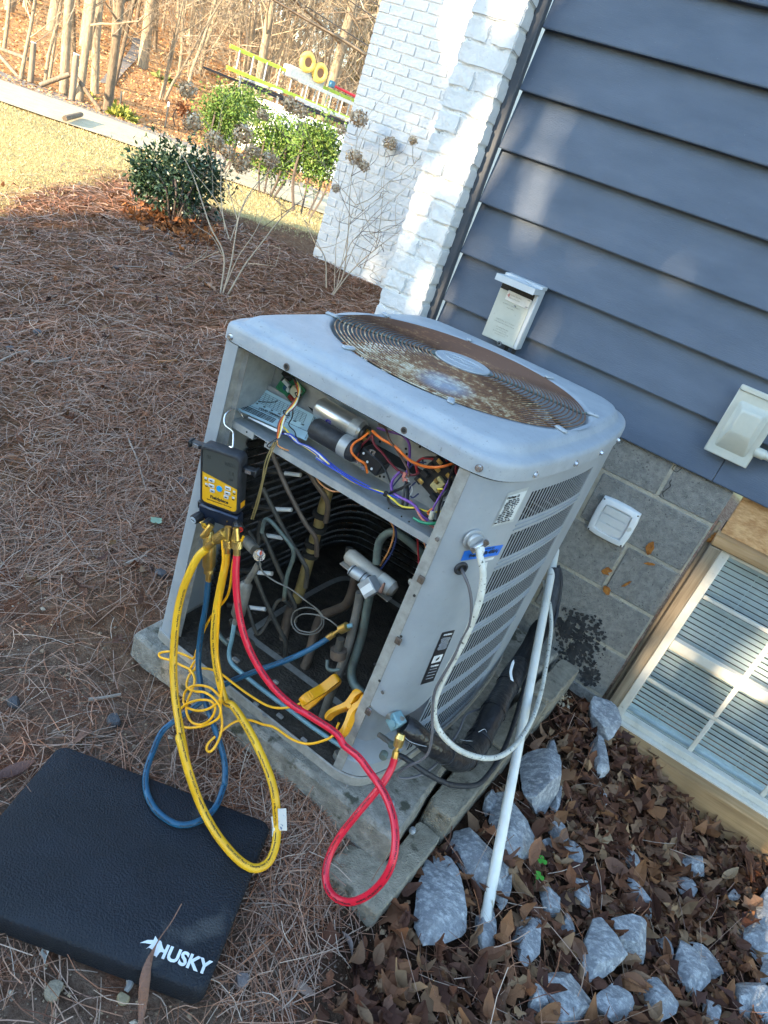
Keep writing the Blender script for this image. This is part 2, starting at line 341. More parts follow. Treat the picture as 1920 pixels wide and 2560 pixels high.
def mk_ground():
    m, T, b, N, L = node_mat('yard_ground'); g = N('ShaderNodeNewGeometry').outputs['Position']; at = N('ShaderNodeAttribute'); at.attribute_name = 'zone'; sp = N('ShaderNodeSeparateColor'); L(at.outputs['Color'], sp.inputs[0])
    n1 = noise(N, L, g, 3.5, 8, .7); n2 = noise(N, L, g, 30, 7, .7); n3 = noise(N, L, g, 150, 5); n4 = noise(N, L, g, 1.1, 4)
    dirt = ramp(N, [(.3, (.075, .042, .027)), (.5, (.18, .112, .078)), (.7, (.29, .20, .145))]); L(n2, dirt.inputs[0])
    clay = ramp(N, [(.52, (0, 0, 0)), (.66, (1, 1, 1))]); L(n1, clay.inputs[0]); base = mixc(N, L, clay.outputs[0], dirt.outputs[0], (.20, .075, .04))
    straw = ramp(N, [(.3, (.06, .03, .018)), (.5, (.17, .085, .045)), (.72, (.30, .185, .11))]); L(n2, straw.inputs[0])
    lawn = ramp(N, [(.3, (.30, .215, .085)), (.5, (.46, .36, .16)), (.7, (.58, .47, .24))]); L(n2, lawn.inputs[0])
    hill = ramp(N, [(.3, (.30, .15, .065)), (.5, (.50, .28, .13)), (.7, (.64, .41, .22))]); L(n2, hill.inputs[0])
    leaf = ramp(N, [(.3, (.02, .012, .008)), (.7, (.09, .05, .03))]); L(n2, leaf.inputs[0])
    o = mixc(N, L, sp.outputs[0], base, straw.outputs[0]); o = mixc(N, L, sp.outputs[1], o, lawn.outputs[0]); o = mixc(N, L, sp.outputs[2], o, hill.outputs[0]); o = mixc(N, L, at.outputs['Alpha'], o, leaf.outputs[0])
    L(o, b.inputs['Base Color']); b.inputs['Roughness'].default_value = 1.; b.inputs['Specular IOR Level'].default_value = .1
    mh = N('ShaderNodeMath'); mh.operation = 'ADD'; L(n2, mh.inputs[0]); L(n3, mh.inputs[1]); bumpn(N, L, b, mh.outputs[0], .9, .02); return m
def mk_glass():
    m, T, b, N, L = node_mat('window_glass'); b.inputs['Transmission Weight'].default_value = 1; b.inputs['Roughness'].default_value = .02; b.inputs['IOR'].default_value = 1.15; b.inputs['Base Color'].default_value = (.86, .93, .95, 1); return m
MT['siding'] = mk_siding(); MT['rock'] = mk_rock(); MT['rust'] = mk_rust(); MT['glass'] = mk_glass()
MT['woodv'] = mk_wood('weathered_lumber_upright', (.13, .095, .055), (.24, .185, .12), (.36, .29, .20), 2)
MT['woodh'] = mk_wood('treated_lumber_level', (.26, .145, .06), (.42, .25, .11), (.52, .34, .18), 0)
MT['osb'] = M('strand_board', (.40, .20, .075), (.62, .38, .18), .85, 34, bump=.4, bscale=70, stretch=(1, 1, 2.2))
MT['vinyl'] = M('beige_white_vinyl', (.54, .51, .43), (.64, .62, .55), .5, 14, bump=.05, spots=((.40, .37, .30), 40, .66))
MT['blind'] = plain('white_blind_slat', (.66, .70, .70), .5)
MT['ground'] = mk_ground()
MT['drive'] = M('sunlit_concrete_drive', (.50, .40, .24), (.58, .48, .31), .9, 6, coord='Object', bump=.2)
MT['asphalt'] = M('grey_gravel_strip', (.16, .14, .12), (.30, .26, .22), .95, 30, bump=.5)
# ------------------------------------------------------------------ ground sheet
def axis_pts(a, b, st, lo, hi, g):
    p = list(np.arange(a, b + 1e-6, st)); s = st; q = a
    while q > lo: s *= g; q -= s; p.insert(0, q)
    s = st; q = b
    while q < hi: s *= g; q += s; p.append(q)
    return np.array(p)
gx = axis_pts(-4.4, 2.1, .035, -260, 200, 1.09); gy = axis_pts(-2.4, 3.0, .035, -160, 260, 1.09)
X, Y = np.meshgrid(gx, gy); Z = terr(X, Y)
near = ((np.abs(X + 1) < 4.5) & (np.abs(Y) < 4)).astype(float)
Z = Z + near * (rng.normal(0, .0028, Z.shape))
nx, ny = len(gx), len(gy); idx = np.arange(nx * ny).reshape(ny, nx)
Fq = np.stack([idx[:-1, :-1], idx[:-1, 1:], idx[1:, 1:], idx[1:, :-1]], -1).reshape(-1, 4)
ground = raw('ground', np.stack([X, Y, Z], -1).reshape(-1, 3), Fq, MT['ground'], None, 'structure', True)
bedpx = [(-300, 545), (0, 520), (130, 478), (250, 440), (330, 452), (600, 545), (720, 575), (820, 600)]
bed = np.array([hit(*p)[:2] for p in bedpx])
def lawn_side(x, y):
    """>0 on the lawn side of the bed edge (farther from the camera)"""
    x = np.asarray(x, float); y = np.asarray(y, float)
    a = np.arctan2(y - CAM[1], -(x - CAM[0])); d = np.hypot(x - CAM[0], y - CAM[1])
    ba = np.arctan2(bed[:, 1] - CAM[1], -(bed[:, 0] - CAM[0])); bd = np.hypot(bed[:, 0] - CAM[0], bed[:, 1] - CAM[1]); o = np.argsort(ba)
    return d - np.interp(a, ba[o], bd[o])
fx, fy = X.ravel(), Y.ravel(); dd = np.hypot(fx - CAM[0], fy - CAM[1])
jit = .25 * np.sin(fx * 5 + fy * 3) * np.sin(fy * 4.3) + .12 * np.sin(fx * 17) * np.sin(fy * 13)
ls = lawn_side(fx, fy) + jit
fr = np.clip((-fx + CAM[0]) * .77 + (fy - CAM[1]) * .64, 0, None) / (dd + 1e-6)
z1 = sstep(-.15, .25, ls) * (fr > .2)
hl = sstep(13.5, 15., dd + jit) * (fr > .2)
z0 = sstep(-1.35, -.55, fy + .35 * np.sin(fx * 4) * np.sin(fy * 7 + 1) + np.clip(-fx - .4, 0, .5) * .4) * (fx < .5)
za = sstep(.42, .62, fx) * sstep(-1.75, -1.45, fy + .05 * np.sin(fx * 9)) * (fy < .1)
ca = ground.data.color_attributes.new('zone', 'FLOAT_COLOR', 'POINT'); ca.data.foreach_set('color', np.stack([z0, z1, hl, za], -1).astype(np.float32).ravel())
def sheet(name, P0, P1, mat, lift, n=24):
    """strip on the ground between two outlines"""
    A = cat(P0, 10); B = cat(P1, 10); k = 6; mb = MB(); L = []
    for a, b in zip(A, B):
        row = []
        for j in range(k + 1):
            p = a + (b - a) * j / k; row.append((p[0], p[1], float(terr(p[0], p[1])) + lift))
        L.append(row)
    mb.loft(L, closed=False); return ob(name, mb, mat, smooth=60, kind='structure')
h2 = lambda l: [np.array([*hit(*p)[:2], 0]) for p in l]
def ext(P, a, b):
    P = [np.array(p) for p in P]; return [P[0] + (P[0] - P[1]) / np.linalg.norm(P[0] - P[1]) * a] + P + [P[-1] + (P[-1] - P[-2]) / np.linalg.norm(P[-1] - P[-2]) * b]
dn = ext(h2([(0, 257), (158, 310), (370, 382)]), 14, 14)
df = [p + np.array([-.77, .64, 0]) * 3.1 for p in dn]; de = [p + np.array([-.77, .64, 0]) * 4.6 for p in dn]
sheet('driveway', dn, df, MT['drive'], .02); sheet('road_shoulder', [p + np.array([-.77, .64, 0]) * .02 for p in df], de, MT['asphalt'], .012)
sheet('hill_path', h2([(247, 210), (285, 165), (325, 125), (330, 95)]), h2([(283, 215), (318, 175), (352, 130), (352, 100)]), MT['asphalt'], .03)
# ------------------------------------------------------------------ house: siding, trim, block foundation
SB = .1778
wall = thing('siding_wall', (-.36, 0, 0), 'dark slate blue lap siding wall above grey concrete blocks', 'wall')
WX0, WX1 = -.344, 3.1
for k in range(15):
    z0_, z1_ = SB * k, SB * (k + 1) + .02
    for a, b in ([(WX0, .796), (.7985, WX1)] if k == 0 else [(WX0, 2.02), (2.023, WX1)] if k % 3 == 1 else [(WX0, WX1)]):
        mb = MB(); prof = [(0.0015, z0_), (.030, z0_ + .002), (.042, z1_), (.0315, z1_), (.0, z0_ + .004)]
        mb.loft([[(x, y_, z_) for y_, z_ in prof] for x in (a, b)], closed=True, cap0=True, cap1=True); ob('siding_board', mb, MT['siding'], wall, smooth=20)
mb = MB(); mb.box((-.362, -.008, 1.2), (.0165, .016, 1.45), r=.003); ob('corner_trim', mb, MT['trim'], wall)
mb = MB(); mb.box((1.37, .143, 1.33), (1.71, .098, 1.31)); ob('wall_core', mb, MT['dark'], wall)
found = thing('foundation_wall', (.2, .1, -1.2), 'grey concrete block foundation wall under the blue siding', 'wall')
mb = MB(); mb.box((.259, .13, -.7), (.614, .108, .694)); ob('mortar', mb, MT['cmumortar'], found)
mb = MB(); mb.box((2.45, .13, -.7), (.6, .108, .694)); ob('mortar', mb, MT['cmumortar'], found)
zt = -.006; H1 = .1388
for c in range(7):
    zb, za_ = (-H1 + .006, -.004) if c == 0 else (-H1 - .2032 * c + .006, -H1 - .2032 * (c - 1) - .006)
    x0 = .67 if c % 2 == 0 else .4665
    xs = [x0 - .4064 * k for k in range(-1, 5)]
    for x in xs:
        a, b = x - .4064 + .006, x - .006
        a = max(a, -.345); b = min(b, .874)
        if b - a < .03: continue
        mb = MB(); mb.box(((a + b) / 2, .04, (zb + za_) / 2), ((b - a) / 2, .022 + random.uniform(-.0008, .0008), (za_ - zb) / 2), r=.004); ob('concrete_block', mb, MT['cmu'], found)
    for a, b in [(1.86, 2.26), (2.272, 2.67), (2.682, 3.05)]:
        mb = MB(); mb.box(((a + b) / 2, .04, (zb + za_) / 2), ((b - a) / 2, .022, (za_ - zb) / 2), r=.004); ob('concrete_block', mb, MT['cmu'], found)
# crack, rust runs of foam, tar on the blocks
tar = M('black_tar_stain', (.012, .012, .013), (.04, .04, .04), .9, 30, bump=.5)
def splat(name, px, y, mat, parent, th=.0015, jag=.12, seed=1):
    R_ = random.Random(seed); P = [py(*p, y) for p in px]; c = sum(P) / len(P); Q = cat(P, 3, True); mb = MB()
    Q = cat([c + (q - c) * (1 + R_.uniform(-jag, jag)) for q in Q], 4, True)
    mb.loft([[q + np.array([0, .0025, 0]) for q in Q], [q - np.array([0, th, 0]) for q in Q]], cap1=True); return ob(name, mb, mat, parent, smooth=0)
foamrust = M('orange_foam_dab', (.22, .07, .01), (.42, .17, .03), .9, 60, bump=.8)
splat('foam_dab', [(1617, 1362), (1632, 1354), (1636, 1366), (1630, 1380), (1620, 1386), (1615, 1376)], .0165, foamrust, found, .003, .1, 3)
splat('foam_dab', [(1505, 1424), (1522, 1417), (1529, 1428), (1520, 1432), (1523, 1440), (1510, 1434)], .0165, foamrust, found, .002, .2, 4)
splat('foam_dab', [(1510, 1466), (1522, 1470), (1526, 1480), (1519, 1486), (1508, 1478)], .0165, foamrust, found, .002, .2, 5)
splat('foam_dab', [(1556, 1464), (1575, 1452), (1577, 1456), (1562, 1466)], .0165, foamrust, found, .0015, .2, 6)
splat('foam_dab', [(1608, 1408), (1625, 1406), (1640, 1413), (1622, 1413)], .0165, foamrust, found, .0015, .2, 7)
RT_ = np.random.default_rng(17); tp_ = MB()
for (cu, cv, ru, rv, n_) in ((1452, 1612, 60, 78, 330), (1475, 1690, 26, 26, 90), (1420, 1560, 40, 40, 110)):
    for k in range(n_):
        a, r_ = RT_.uniform(0, 2 * PI), RT_.random() ** .62; p = py(cu + ru * r_ * math.cos(a) - rv * .35 * r_ * math.sin(a), cv + rv * r_ * math.sin(a) + ru * .3 * r_ * math.cos(a), .0175); m = RT_.integers(5, 9); w_ = RT_.uniform(.003, .016) * (1.1 - .6 * r_)
        tp_.add([p + np.array([math.cos(q) * w_ * RT_.uniform(.5, 1.3), -.0008 - .0014 * RT_.random(), math.sin(q) * w_ * RT_.uniform(.5, 1.3)]) for q in np.linspace(0, 2 * PI, m, endpoint=False)], [tuple(range(m))[::-1]])
ob('tar_stain', tp_, tar, found, smooth=0, kind='stuff')
mb = MB(); cr = [py(u, v, .0172) for u, v in [(1687, 1163), (1681, 1172), (1690, 1180), (1698, 1176), (1704, 1170)]]; mb.tube(cat(cr, 3), .0011, 4)
mb.tube(cat([py(u, v, .0172) for u, v in [(1679, 1199), (1674, 1207), (1676, 1215), (1666, 1224), (1657, 1232), (1659, 1242)]], 3), .0014, 4); ob('crack', mb, MT['dark'], found)
# ------------------------------------------------------------------ white brick pier and far wall
BC = .0677
def brick_mesh(w, d, h, seed, amp=.002):
    R_ = random.Random(seed); bm = bmesh.new(); bmesh.ops.create_cube(bm, size=1)
    bmesh.ops.scale(bm, vec=(w, d, h), verts=bm.verts); bmesh.ops.bevel(bm, geom=bm.edges[:], offset=.004, segments=2, affect='EDGES')
    bmesh.ops.subdivide_edges(bm, edges=[e for e in bm.edges if e.calc_length() > .03], cuts=3, use_grid_fill=True)
    for v in bm.verts:
        p = v.co * 60 + Vector((seed * 3.1, 0, 0)); n = math.sin(p.x * 1.3 + p.z) * math.sin(p.z * 1.7 + p.y) + .5 * math.sin(p.x * 3.1 + 2) * math.sin(p.z * 2.7)
        v.co += Vector((n * amp * .5, n * amp, n * amp * .7)) + Vector((R_.uniform(-.0006, .0006),) * 3)
    me = bpy.data.meshes.new('brick'); bm.to_mesh(me); bm.free(); me.polygons.foreach_set('use_smooth', [True] * len(me.polygons)); me.set_sharp_from_angle(angle=math.radians(45)); me.materials.append(MT['brick']); return me
def put(me, name, loc, parent, rz=0.):
    o = bpy.data.objects.new(name, me); COL.objects.link(o); o.parent = parent; o.location = Vector([float(q) for q in (np.asarray(loc) - ORG[parent.name])]); o.rotation_euler = (random.uniform(-.008, .008), random.uniform(-.012, .012), rz + random.uniform(-.008, .008)); return o
pier = thing('brick_pier', (-.466, -.05, -.8), 'near white painted brick pier beside the blue siding', 'brick pier')
PX0, PX1 = -.374 - .1836, -.374
full = [brick_mesh(.1836, .088, .0575, i, .003) for i in range(5)]; half = [brick_mesh(.087, .088, .0575, 10 + i, .003) for i in range(5)]
for r in range(-13, 26):
    zc_ = .1502 + BC * r + .0288 + .005
    if r % 2 == 1: put(full[r % 5], 'brick', ((PX0 + PX1) / 2 + random.uniform(-.002, .002), -.0475, zc_), pier)
    else:
        put(half[r % 5], 'brick', (PX0 + .0435, -.0475 + random.uniform(-.002, .002), zc_), pier); put(half[(r + 2) % 5], 'brick', (PX1 - .0435, -.0475 + random.uniform(-.002, .002), zc_), pier)
mb = MB(); mb.box((-.466, -.043, .6), (.0855, .043, 1.55)); ob('mortar', mb, MT['mortar'], pier)
far = thing('brick_wall', (-1.6, 2.6, -.33), 'far white painted brick wall behind the dead hydrangea stems', 'wall')
FY = 2.5549; fb = [brick_mesh(.194, .03, .0585, 30 + i, .0012) for i in range(6)]
rows = list(range(-1, 44)); cnt = 0; rest = MB()
for r in rows:
    zc_ = -.318 + BC * r + .034
    x = -2.728 + (.0 if r % 2 else -.1016)
    while x < -.6:
        a, b = max(x, -2.728), x + .194
        inview = (zc_ < 1.75) and a < -.98
        if b - a > .12 and inview and cnt < 285: put(fb[(r * 7 + int(x * 10)) % 6], 'brick', ((x + b) / 2, FY + .015, zc_), far); cnt += 1
        elif b - a < .12 and inview and cnt < 298:
            mb = MB(); mb.box(((a + b) / 2, FY + .015, zc_), ((b - a) / 2, .015, .029), r=.003); ob('brick', mb, MT['brick'], far); cnt += 1
        else: rest.box(((a + b) / 2, FY + .015, zc_), ((b - a) / 2, .015, .029), r=.003)
        x += .2032
ob('brick_courses', rest, MT['brick'], far, kind='stuff')
mb = MB(); mb.box((-1.645, FY + .07, 1.2), (1.08, .0635, 1.62)); ob('mortar', mb, MT['mortar'], far)
# the side of the house between the two brick faces
mb = MB(); mb.box((-.53, 1.3, .7), (.02, 1.25, 1.6)); side = ob('side_wall', mb, MT['brick'], None, org=(-.53, 1.3, -.8)); prop(side, 'plain white painted side wall running back from the brick pier', 'wall')
# ------------------------------------------------------------------ basement window
win = thing('basement_window', (1.5, .05, -1.05), 'basement window with white blinds in a weathered timber frame', 'window')
mb = MB(); mb.box((1.39, .05, -.079), (.482, .012, .071)); ob('strand_board_panel', mb, MT['osb'], win)
mb = MB(); mb.box((1.38, .035, -.173), (.482, .035, .0205), r=.003); ob('header_board', mb, MT['woodh'], win)
mb = MB(); mb.box((.9185, .035, -.6), (.0195, .035, .404), r=.003); ob('jamb_board', mb, MT['woodv'], win)
mb = MB(); mb.box((1.86, .035, -.6), (.0195, .035, .404), r=.003); ob('jamb_board', mb, MT['woodv'], win)
mb = MB(); mb.box((.890, .052, -.55), (.006, .014, .43), r=.002); ob('jamb_shim', mb, MT['woodv'], win)
mb = MB(); L_ = [py(u, v, .03) for u, v in [(1790, 1322), (1800, 1326), (1795, 1335), (1786, 1341), (1776, 1352), (1772, 1346), (1782, 1332)]]; mb.tube(cat(L_[2:6], 4), [.004] + [.009 + .003 * math.sin(i * 2.3) for i in range(11)] + [.004], 7); ob('expanding_foam', mb, foamrust, win)
sl = py(1522, 1809, -.045); sr = py(1920, 2078, -.045); s2_ = py(1920, 2191, -.045)
zs0, zs1 = (sl[2] + sr[2]) / 2, s2_[2]
mb = MB(); mb.box((1.7, -.005, (zs0 + zs1) / 2), (.80, .042, (zs0 - zs1) / 2), r=.006); ob('sill_timber', mb, MT['woodh'], win)
y1, y2 = .018, .085
def vb(name, x0, x1, z0_, z1_, ya, yb, mat=None, r=.002):
    mb = MB(); mb.box(((x0 + x1) / 2, (ya + yb) / 2, (z0_ + z1_) / 2), ((x1 - x0) / 2, (yb - ya) / 2, (z1_ - z0_) / 2), r=r); return ob(name, mb, mat or MT['vinyl'], win)
vb('frame_stile', .9395, .9715, -1.012, -.196, y1, y2); vb('frame_stile', 1.80, 1.835, -1.012, -.196, y1, y2)
vb('frame_rail', .972, 1.7995, -.21, -.196, y1, y2); vb('frame_rail', .972, 1.7995, -.998, -.972, .03, y2); vb('frame_rail', .9725, 1.7993, -1.012, -.9985, y1 - .012, y2); vb('frame_rail', .9395, 1.835, -1.022, -1.0125, y1 - .02, y2)
vb('meeting_rail', .973, 1.799, -.622, -.585, .03, .07); vb('meeting_rail', .973, 1.799, -.6345, -.6225, .042, .075)
GY = .062
for za_, zb_ in ((-.584, -.211), (-.971, -.635)): 
    mb = MB(); mb.box((1.386, GY, (za_ + zb_) / 2), (.413, .0015, abs(za_ - zb_) / 2)); ob('glass_pane', mb, MT['glass'], win, smooth=0)
for zc_ in (-.393, -.795): vb('muntin', .9722, 1.7995, zc_ - .008, zc_ + .008, GY - .008, GY - .003)
for xc in (1.236, 1.512):
    for za_, zb_ in ((-.584, -.4015), (-.3845, -.211), (-.971, -.8035), (-.7865, -.635)): vb('muntin', xc - .009, xc + .009, za_, zb_, GY - .008, GY - .003)
sm = MB(); sm.box((1.387, .115, 0), (.41, .0106, .0009), ax=((1, 0, 0), (0, -.42, .908), (0, -.908, -.42)))
s0 = None
for i in range(36):
    z_ = -.222 - i * .0212
    if s0 is None:
        s0 = ob('blind_slat', sm, MT['blind'], win, smooth=0); s0.location = (0, 0, z_); s0b = s0
    else:
        c = s0b.copy(); COL.objects.link(c); c.parent = win; c.location = (0, 0, z_)
# blind mesh was built about z = 0
for o in bpy.data.objects:
    if o.name.startswith('blind_slat'): o.location.z = o.location.z
mb = MB()
for x in (1.09, 1.40, 1.69): mb.tube([(x, .099, -.215), (x, .099, -.985)], .0012, 5)
ob('blind_cord', mb, MT['blind'], win); vb('blind_rail', .978, 1.796, -.9845, -.972, .10, .125, MT['blind'])
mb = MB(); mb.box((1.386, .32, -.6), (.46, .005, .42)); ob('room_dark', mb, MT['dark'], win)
# ------------------------------------------------------------------ heat pump
OUT = cat([(-.285, -1.2085), (-.12, -1.2115), (.10, -1.2135), (.30, -1.2145), (.362, -1.2125), (.412, -1.19), (.443, -1.14), (.465, -1.06), (.497, -.858), (.514, -.65), (.511, -.43), (.49, -.31), (.45, -.245), (.37, -.212), (.1, -.196), (-.2, -.212), (-.27, -.245), (-.31, -.31), (-.328, -.45), (-.335, -.7), (-.332, -.95), (-.324, -1.12), (-.312, -1.185)], 10, True)
OUT = np.array([p[:2] for p in OUT]); CEN = np.array([.09, -.71])
def inset(d, n=None):
    P = OUT; t = np.roll(P, -1, 0) - np.roll(P, 1, 0); t /= np.linalg.norm(t, axis=1)[:, None]
    return P + np.stack([-t[:, 1], t[:, 0]], 1) * d
def smooth_in(d, k=1):
    q = OUT - CEN; r = np.hypot(q[:, 0], q[:, 1]); u = q / r[:, None]; r = r - d
    for _ in range(k): r = (np.roll(r, 1) + r * 2 + np.roll(r, -1)) / 4
    return CEN + u * r[:, None]
ZK = .0886; ZB = -.815; GC = np.array([.083, -.71]); 
hp = thing('heat_pump', (.09, -.71, -.83), 'grey outdoor heat pump unit with its front panel off', 'heat pump')
seg = lambda P: np.r_[0, np.cumsum(np.linalg.norm(np.diff(np.vstack([P, P[:1]]), axis=0), axis=1))]
def near_i(x, y): return int(np.argmin(np.hypot(OUT[:, 0] - x, OUT[:, 1] - y)))
NP_ = len(OUT)
def arc(i0, i1, P=None):
    P = OUT if P is None else P
    k = [i % NP_ for i in range(i0, (i1 if i1 > i0 else i1 + NP_) + 1)]; return P[k]
def resample(P, n):
    s = np.r_[0, np.cumsum(np.linalg.norm(np.diff(P, axis=0), axis=1))]; q = np.linspace(0, s[-1], n); return np.stack([np.interp(q, s, P[:, 0]), np.interp(q, s, P[:, 1])], 1), s[-1]
def L3(P, z): return [np.array([p[0], p[1], z]) for p in P]
# lid
mb = MB(); angs = np.arctan2(OUT[:, 1] - GC[1], OUT[:, 0] - GC[0])
def lerp_loop(d, r, t, z):
    A = smooth_in(d, 2); B = np.stack([GC[0] + r * np.cos(angs), GC[1] + r * np.sin(angs)], 1); return L3(A * (1 - t) + B * t, z)
loops = [L3(inset(.004), ZK), L3(inset(0), ZK), L3(inset(0), ZK + .026), L3(smooth_in(.001, 1), ZK + .032), L3(smooth_in(.004, 1), ZK + .0375), L3(smooth_in(.009, 2), ZK + .041), L3(smooth_in(.022, 3), ZK + .043), L3(smooth_in(.034, 4), ZK + .0445), L3(smooth_in(.040, 5), ZK + .049), L3(smooth_in(.046, 6), ZK + .0555), L3(smooth_in(.053, 7), ZK + .0605), L3(smooth_in(.064, 8), ZK + .063)]
RO = .366
for t in (.3, .6, .9): loops.append(lerp_loop(.064, RO + .012, t, ZK + .063))
loops += [lerp_loop(.064, RO + .006, 1, ZK + .0625), lerp_loop(.064, RO, 1, ZK + .058), lerp_loop(.064, RO - .003, 1, ZK + .045), lerp_loop(.064, RO - .004, 1, ZK - .02)]
mb.loft(loops); ob('lid', mb, MT['ac_lid'], hp, smooth=50)
mb = MB(); mb.loft([L3(inset(.006), ZK - .001), L3(inset(.012), ZK - .001), L3(inset(.012), ZK - .004), L3(inset(.006), ZK - .004)]); ob('lid_seam', mb, MT['dark'], hp)
# fan grille
gr = ob('fan_grille', MB().cyl((*GC, .158), (*GC, .163), .0785, 40, bev=.002), MT['ac_lid'], hp, label='plain grey hub disc with an embossed oval')
gz = lambda r: .150 + .010 * (1 - (r / .36) ** 2)
for k in range(24):
    r = .092 + k * .01145
    o = ob('wire_ring', MB().ring((GC[0], GC[1], gz(r)), r, .0021, n=72, seg=4), MT['rust'], gr)
ph = 3.511
for k in range(8):
    a = ph - k * PI / 4; d = np.array([math.cos(a), math.sin(a)])
    P = [np.array([*(GC + d * r), gz(r) - .0042]) for r in (.06, .16, .26, .345, .366, .381)]; P[-1][2] += .012; P[-2][2] += .008
    thick = .0036 if k in (0, 4) else .0022
    ob('spoke', MB().tube(P, thick, 6), MT['coppergreen'] if k in (0, 4) else MT['rust'], gr)
    mb = MB(); c = GC + d * .377; e = np.array([d[0], d[1], 0]); n_ = np.array([-d[1], d[0], 0])
    mb.box((c[0], c[1], ZK + .0665), (.017, .0085, .004), ax=(e, n_, (0, 0, 1)), r=.0035); ob('grille_clip', mb, MT['ac_lid'], gr)
mb = MB()
mb.v = []; 
for R_, rr in ((.060, .0010), (.053, .0008)):
    V = MB().ring((0, 0, 0), 1, .018, n=48, seg=4)
    mb.add([(GC[0] + p[0] * R_, GC[1] + p[1] * R_ * .62, .1632 + p[2] * .05) for p in V.v], V.f)
for k in range(9):
    a = -PI * .85 + k * PI * .7 / 8; mb.box((GC[0] + .046 * math.cos(a), GC[1] + .028 * math.sin(a), .1633), (.0022, .0014, .0006))
mb.tube(cat([(GC[0] - .03, GC[1] - .004, .1634), (GC[0] - .012, GC[1] + .010, .1634), (GC[0] + .004, GC[1] - .004, .1634), (GC[0] + .03, GC[1] + .008, .1634)], 5), .0012, 4)
ob('embossed_oval', mb, MT['ac_lid'], gr)
# fan below
fan = ob('fan_motor', MB().cyl((*GC, -.02), (*GC, .075), .07, 20, bev=.008), MT['galv'], hp)
for k in range(4):
    a0 = k * PI / 2 + .35; mb = MB(); L0 = []
    for j in range(7):
        r = .06 + j * .046; w_ = .25 + .35 * j / 6
        L0.append([np.array([GC[0] + r * math.cos(a0 + w_ * s_), GC[1] + r * math.sin(a0 + w_ * s_), .035 + .045 * s_ + .012 * math.cos(s_ * 1.5)]) for s_ in (-1, -.5, 0, .5, 1)])
    mb.loft(L0, closed=False); ob('fan_blade', mb, MT['galv'], hp)
mb = MB(); mb.add([(GC[0] + .40 * math.cos(a), GC[1] + .40 * math.sin(a), -.03) for a in np.linspace(0, 2 * PI, 40, endpoint=False)], [tuple(range(40))]); ob('fan_shade_disc', mb, MT['dark'], hp)  # added dark disc across the open fan well, standing in for shade inside
# side skin
iF = near_i(.366, -1.2115); iL0 = near_i(.459, -1.035); iL1 = near_i(.511, -.645); iBk = near_i(.45, -.245); iBL = near_i(-.27, -.245); iLe = near_i(-.33, -.95); iP = near_i(-.312, -1.185)
BODY = inset(.0055)
def strip(name, P, z0_, z1_, mat, th=.0025, zf=None):
    """thin sheet following a ground path, between two heights"""
    mb = MB(); t = np.gradient(P, axis=0); t /= np.linalg.norm(t, axis=1)[:, None] + 1e-9; nr = np.stack([-t[:, 1], t[:, 0]], 1); Q = P + nr * th
    zz0 = [zf(i / (len(P) - 1)) if zf else z0_ for i in range(len(P))]
    A = [np.array([p[0], p[1], z_]) for p, z_ in zip(P, zz0)]; B = L3(P, z1_); C = L3(Q, z1_); D = [np.array([p[0], p[1], z_]) for p, z_ in zip(Q, zz0)]
    rows = [[a, b, c, d] for a, b, c, d in zip(A, B, C, D)]
    mb.loft(rows, closed=True, cap0=True, cap1=True); return ob(name, mb, mat, hp, smooth=35)
ZV0, ZV1 = -.755, -.555
Pside, LS = resample(arc(iF, iL0, BODY), 26)
strip('side_panel', Pside, 0, ZK - .004, MT['ac'], zf=lambda t: ZV1 - .035 * math.sin(PI * min(1, max(0, (t + .02)))) ** .6)
strip('base_skirt', Pside, -.80, ZV0, MT['ac'])
mb = MB(); rc = resample(arc(iF, iL0, inset(.055)), 14)[0]; A = L3(rc, ZV1 + .02); B = L3(rc, ZV0 + .03); Cc = L3(resample(arc(iF, iL0, inset(.006)), 14)[0], ZV0)
mb.loft([[a, b, c] for a, b, c in zip(A, B, Cc)], closed=False); ob('valve_recess', mb, MT['ac'], hp)
for q0, q1 in ((BODY[iF], rc[0]), (Pside[-1], rc[-1])):
    mb = MB(); mb.loft([[np.array([*q0, ZV1]), np.array([*q0, ZV0])], [np.array([*q1, ZV1]), np.array([*q1, ZV0])]], closed=False); ob('recess_cheek', mb, MT['ac'], hp)
mb = MB()
for k, P_ in enumerate([(.372, -1.209), (.458, -1.038)]): mb.cyl((*P_, ZV1 - .016), np.array([*P_, ZV1 - .016]) + ((0, -.005, 0) if k == 0 else (.005, 0, 0)), .005, 8)
ob('screw', mb, MT['steel'], hp)
# louvred guard
def guard(i0, i1, z0_, z1_, rows, ns):
    P, Ltot = resample(arc(i0, i1, BODY), ns + 1)
    ph_ = (z1_ - z0_) / rows; rib = MB()
    t = np.gradient(P, axis=0); t /= np.linalg.norm(t, axis=1)[:, None]; nr = np.stack([t[:, 1], -t[:, 0]], 1)
    for r in range(rows + 1):
        zc_ = z0_ + r * ph_; hgt = .017 if 0 < r < rows else .012
        strip('guard_band', P, zc_ - hgt, zc_ + (hgt if r < rows else ZK - .004 - zc_), MT['ac'], th=.0008)
        if 0 < r < rows:
            mb = MB(); mb.tube(L3(P + nr * .0012, zc_ - .006), .0022, 5); mb.tube(L3(P + nr * .0012, zc_ + .007), .0022, 5); ob('guard_rib', mb, MT['ac'], hp)
    for i in range(ns + 1):
        a = np.array([t[i][0], t[i][1], 0]); n_ = np.array([nr[i][0], nr[i][1], 0])
        rib.box(np.array([P[i][0], P[i][1], (z0_ + z1_) / 2]) - n_ * .0008, (.0026 if 0 < i < ns else .005, .0003, (z1_ - z0_) / 2 - .004), ax=(a, n_, (0, 0, 1)))
    ob('guard_bars', rib, MT['ac'], hp, smooth=0, kind='stuff')
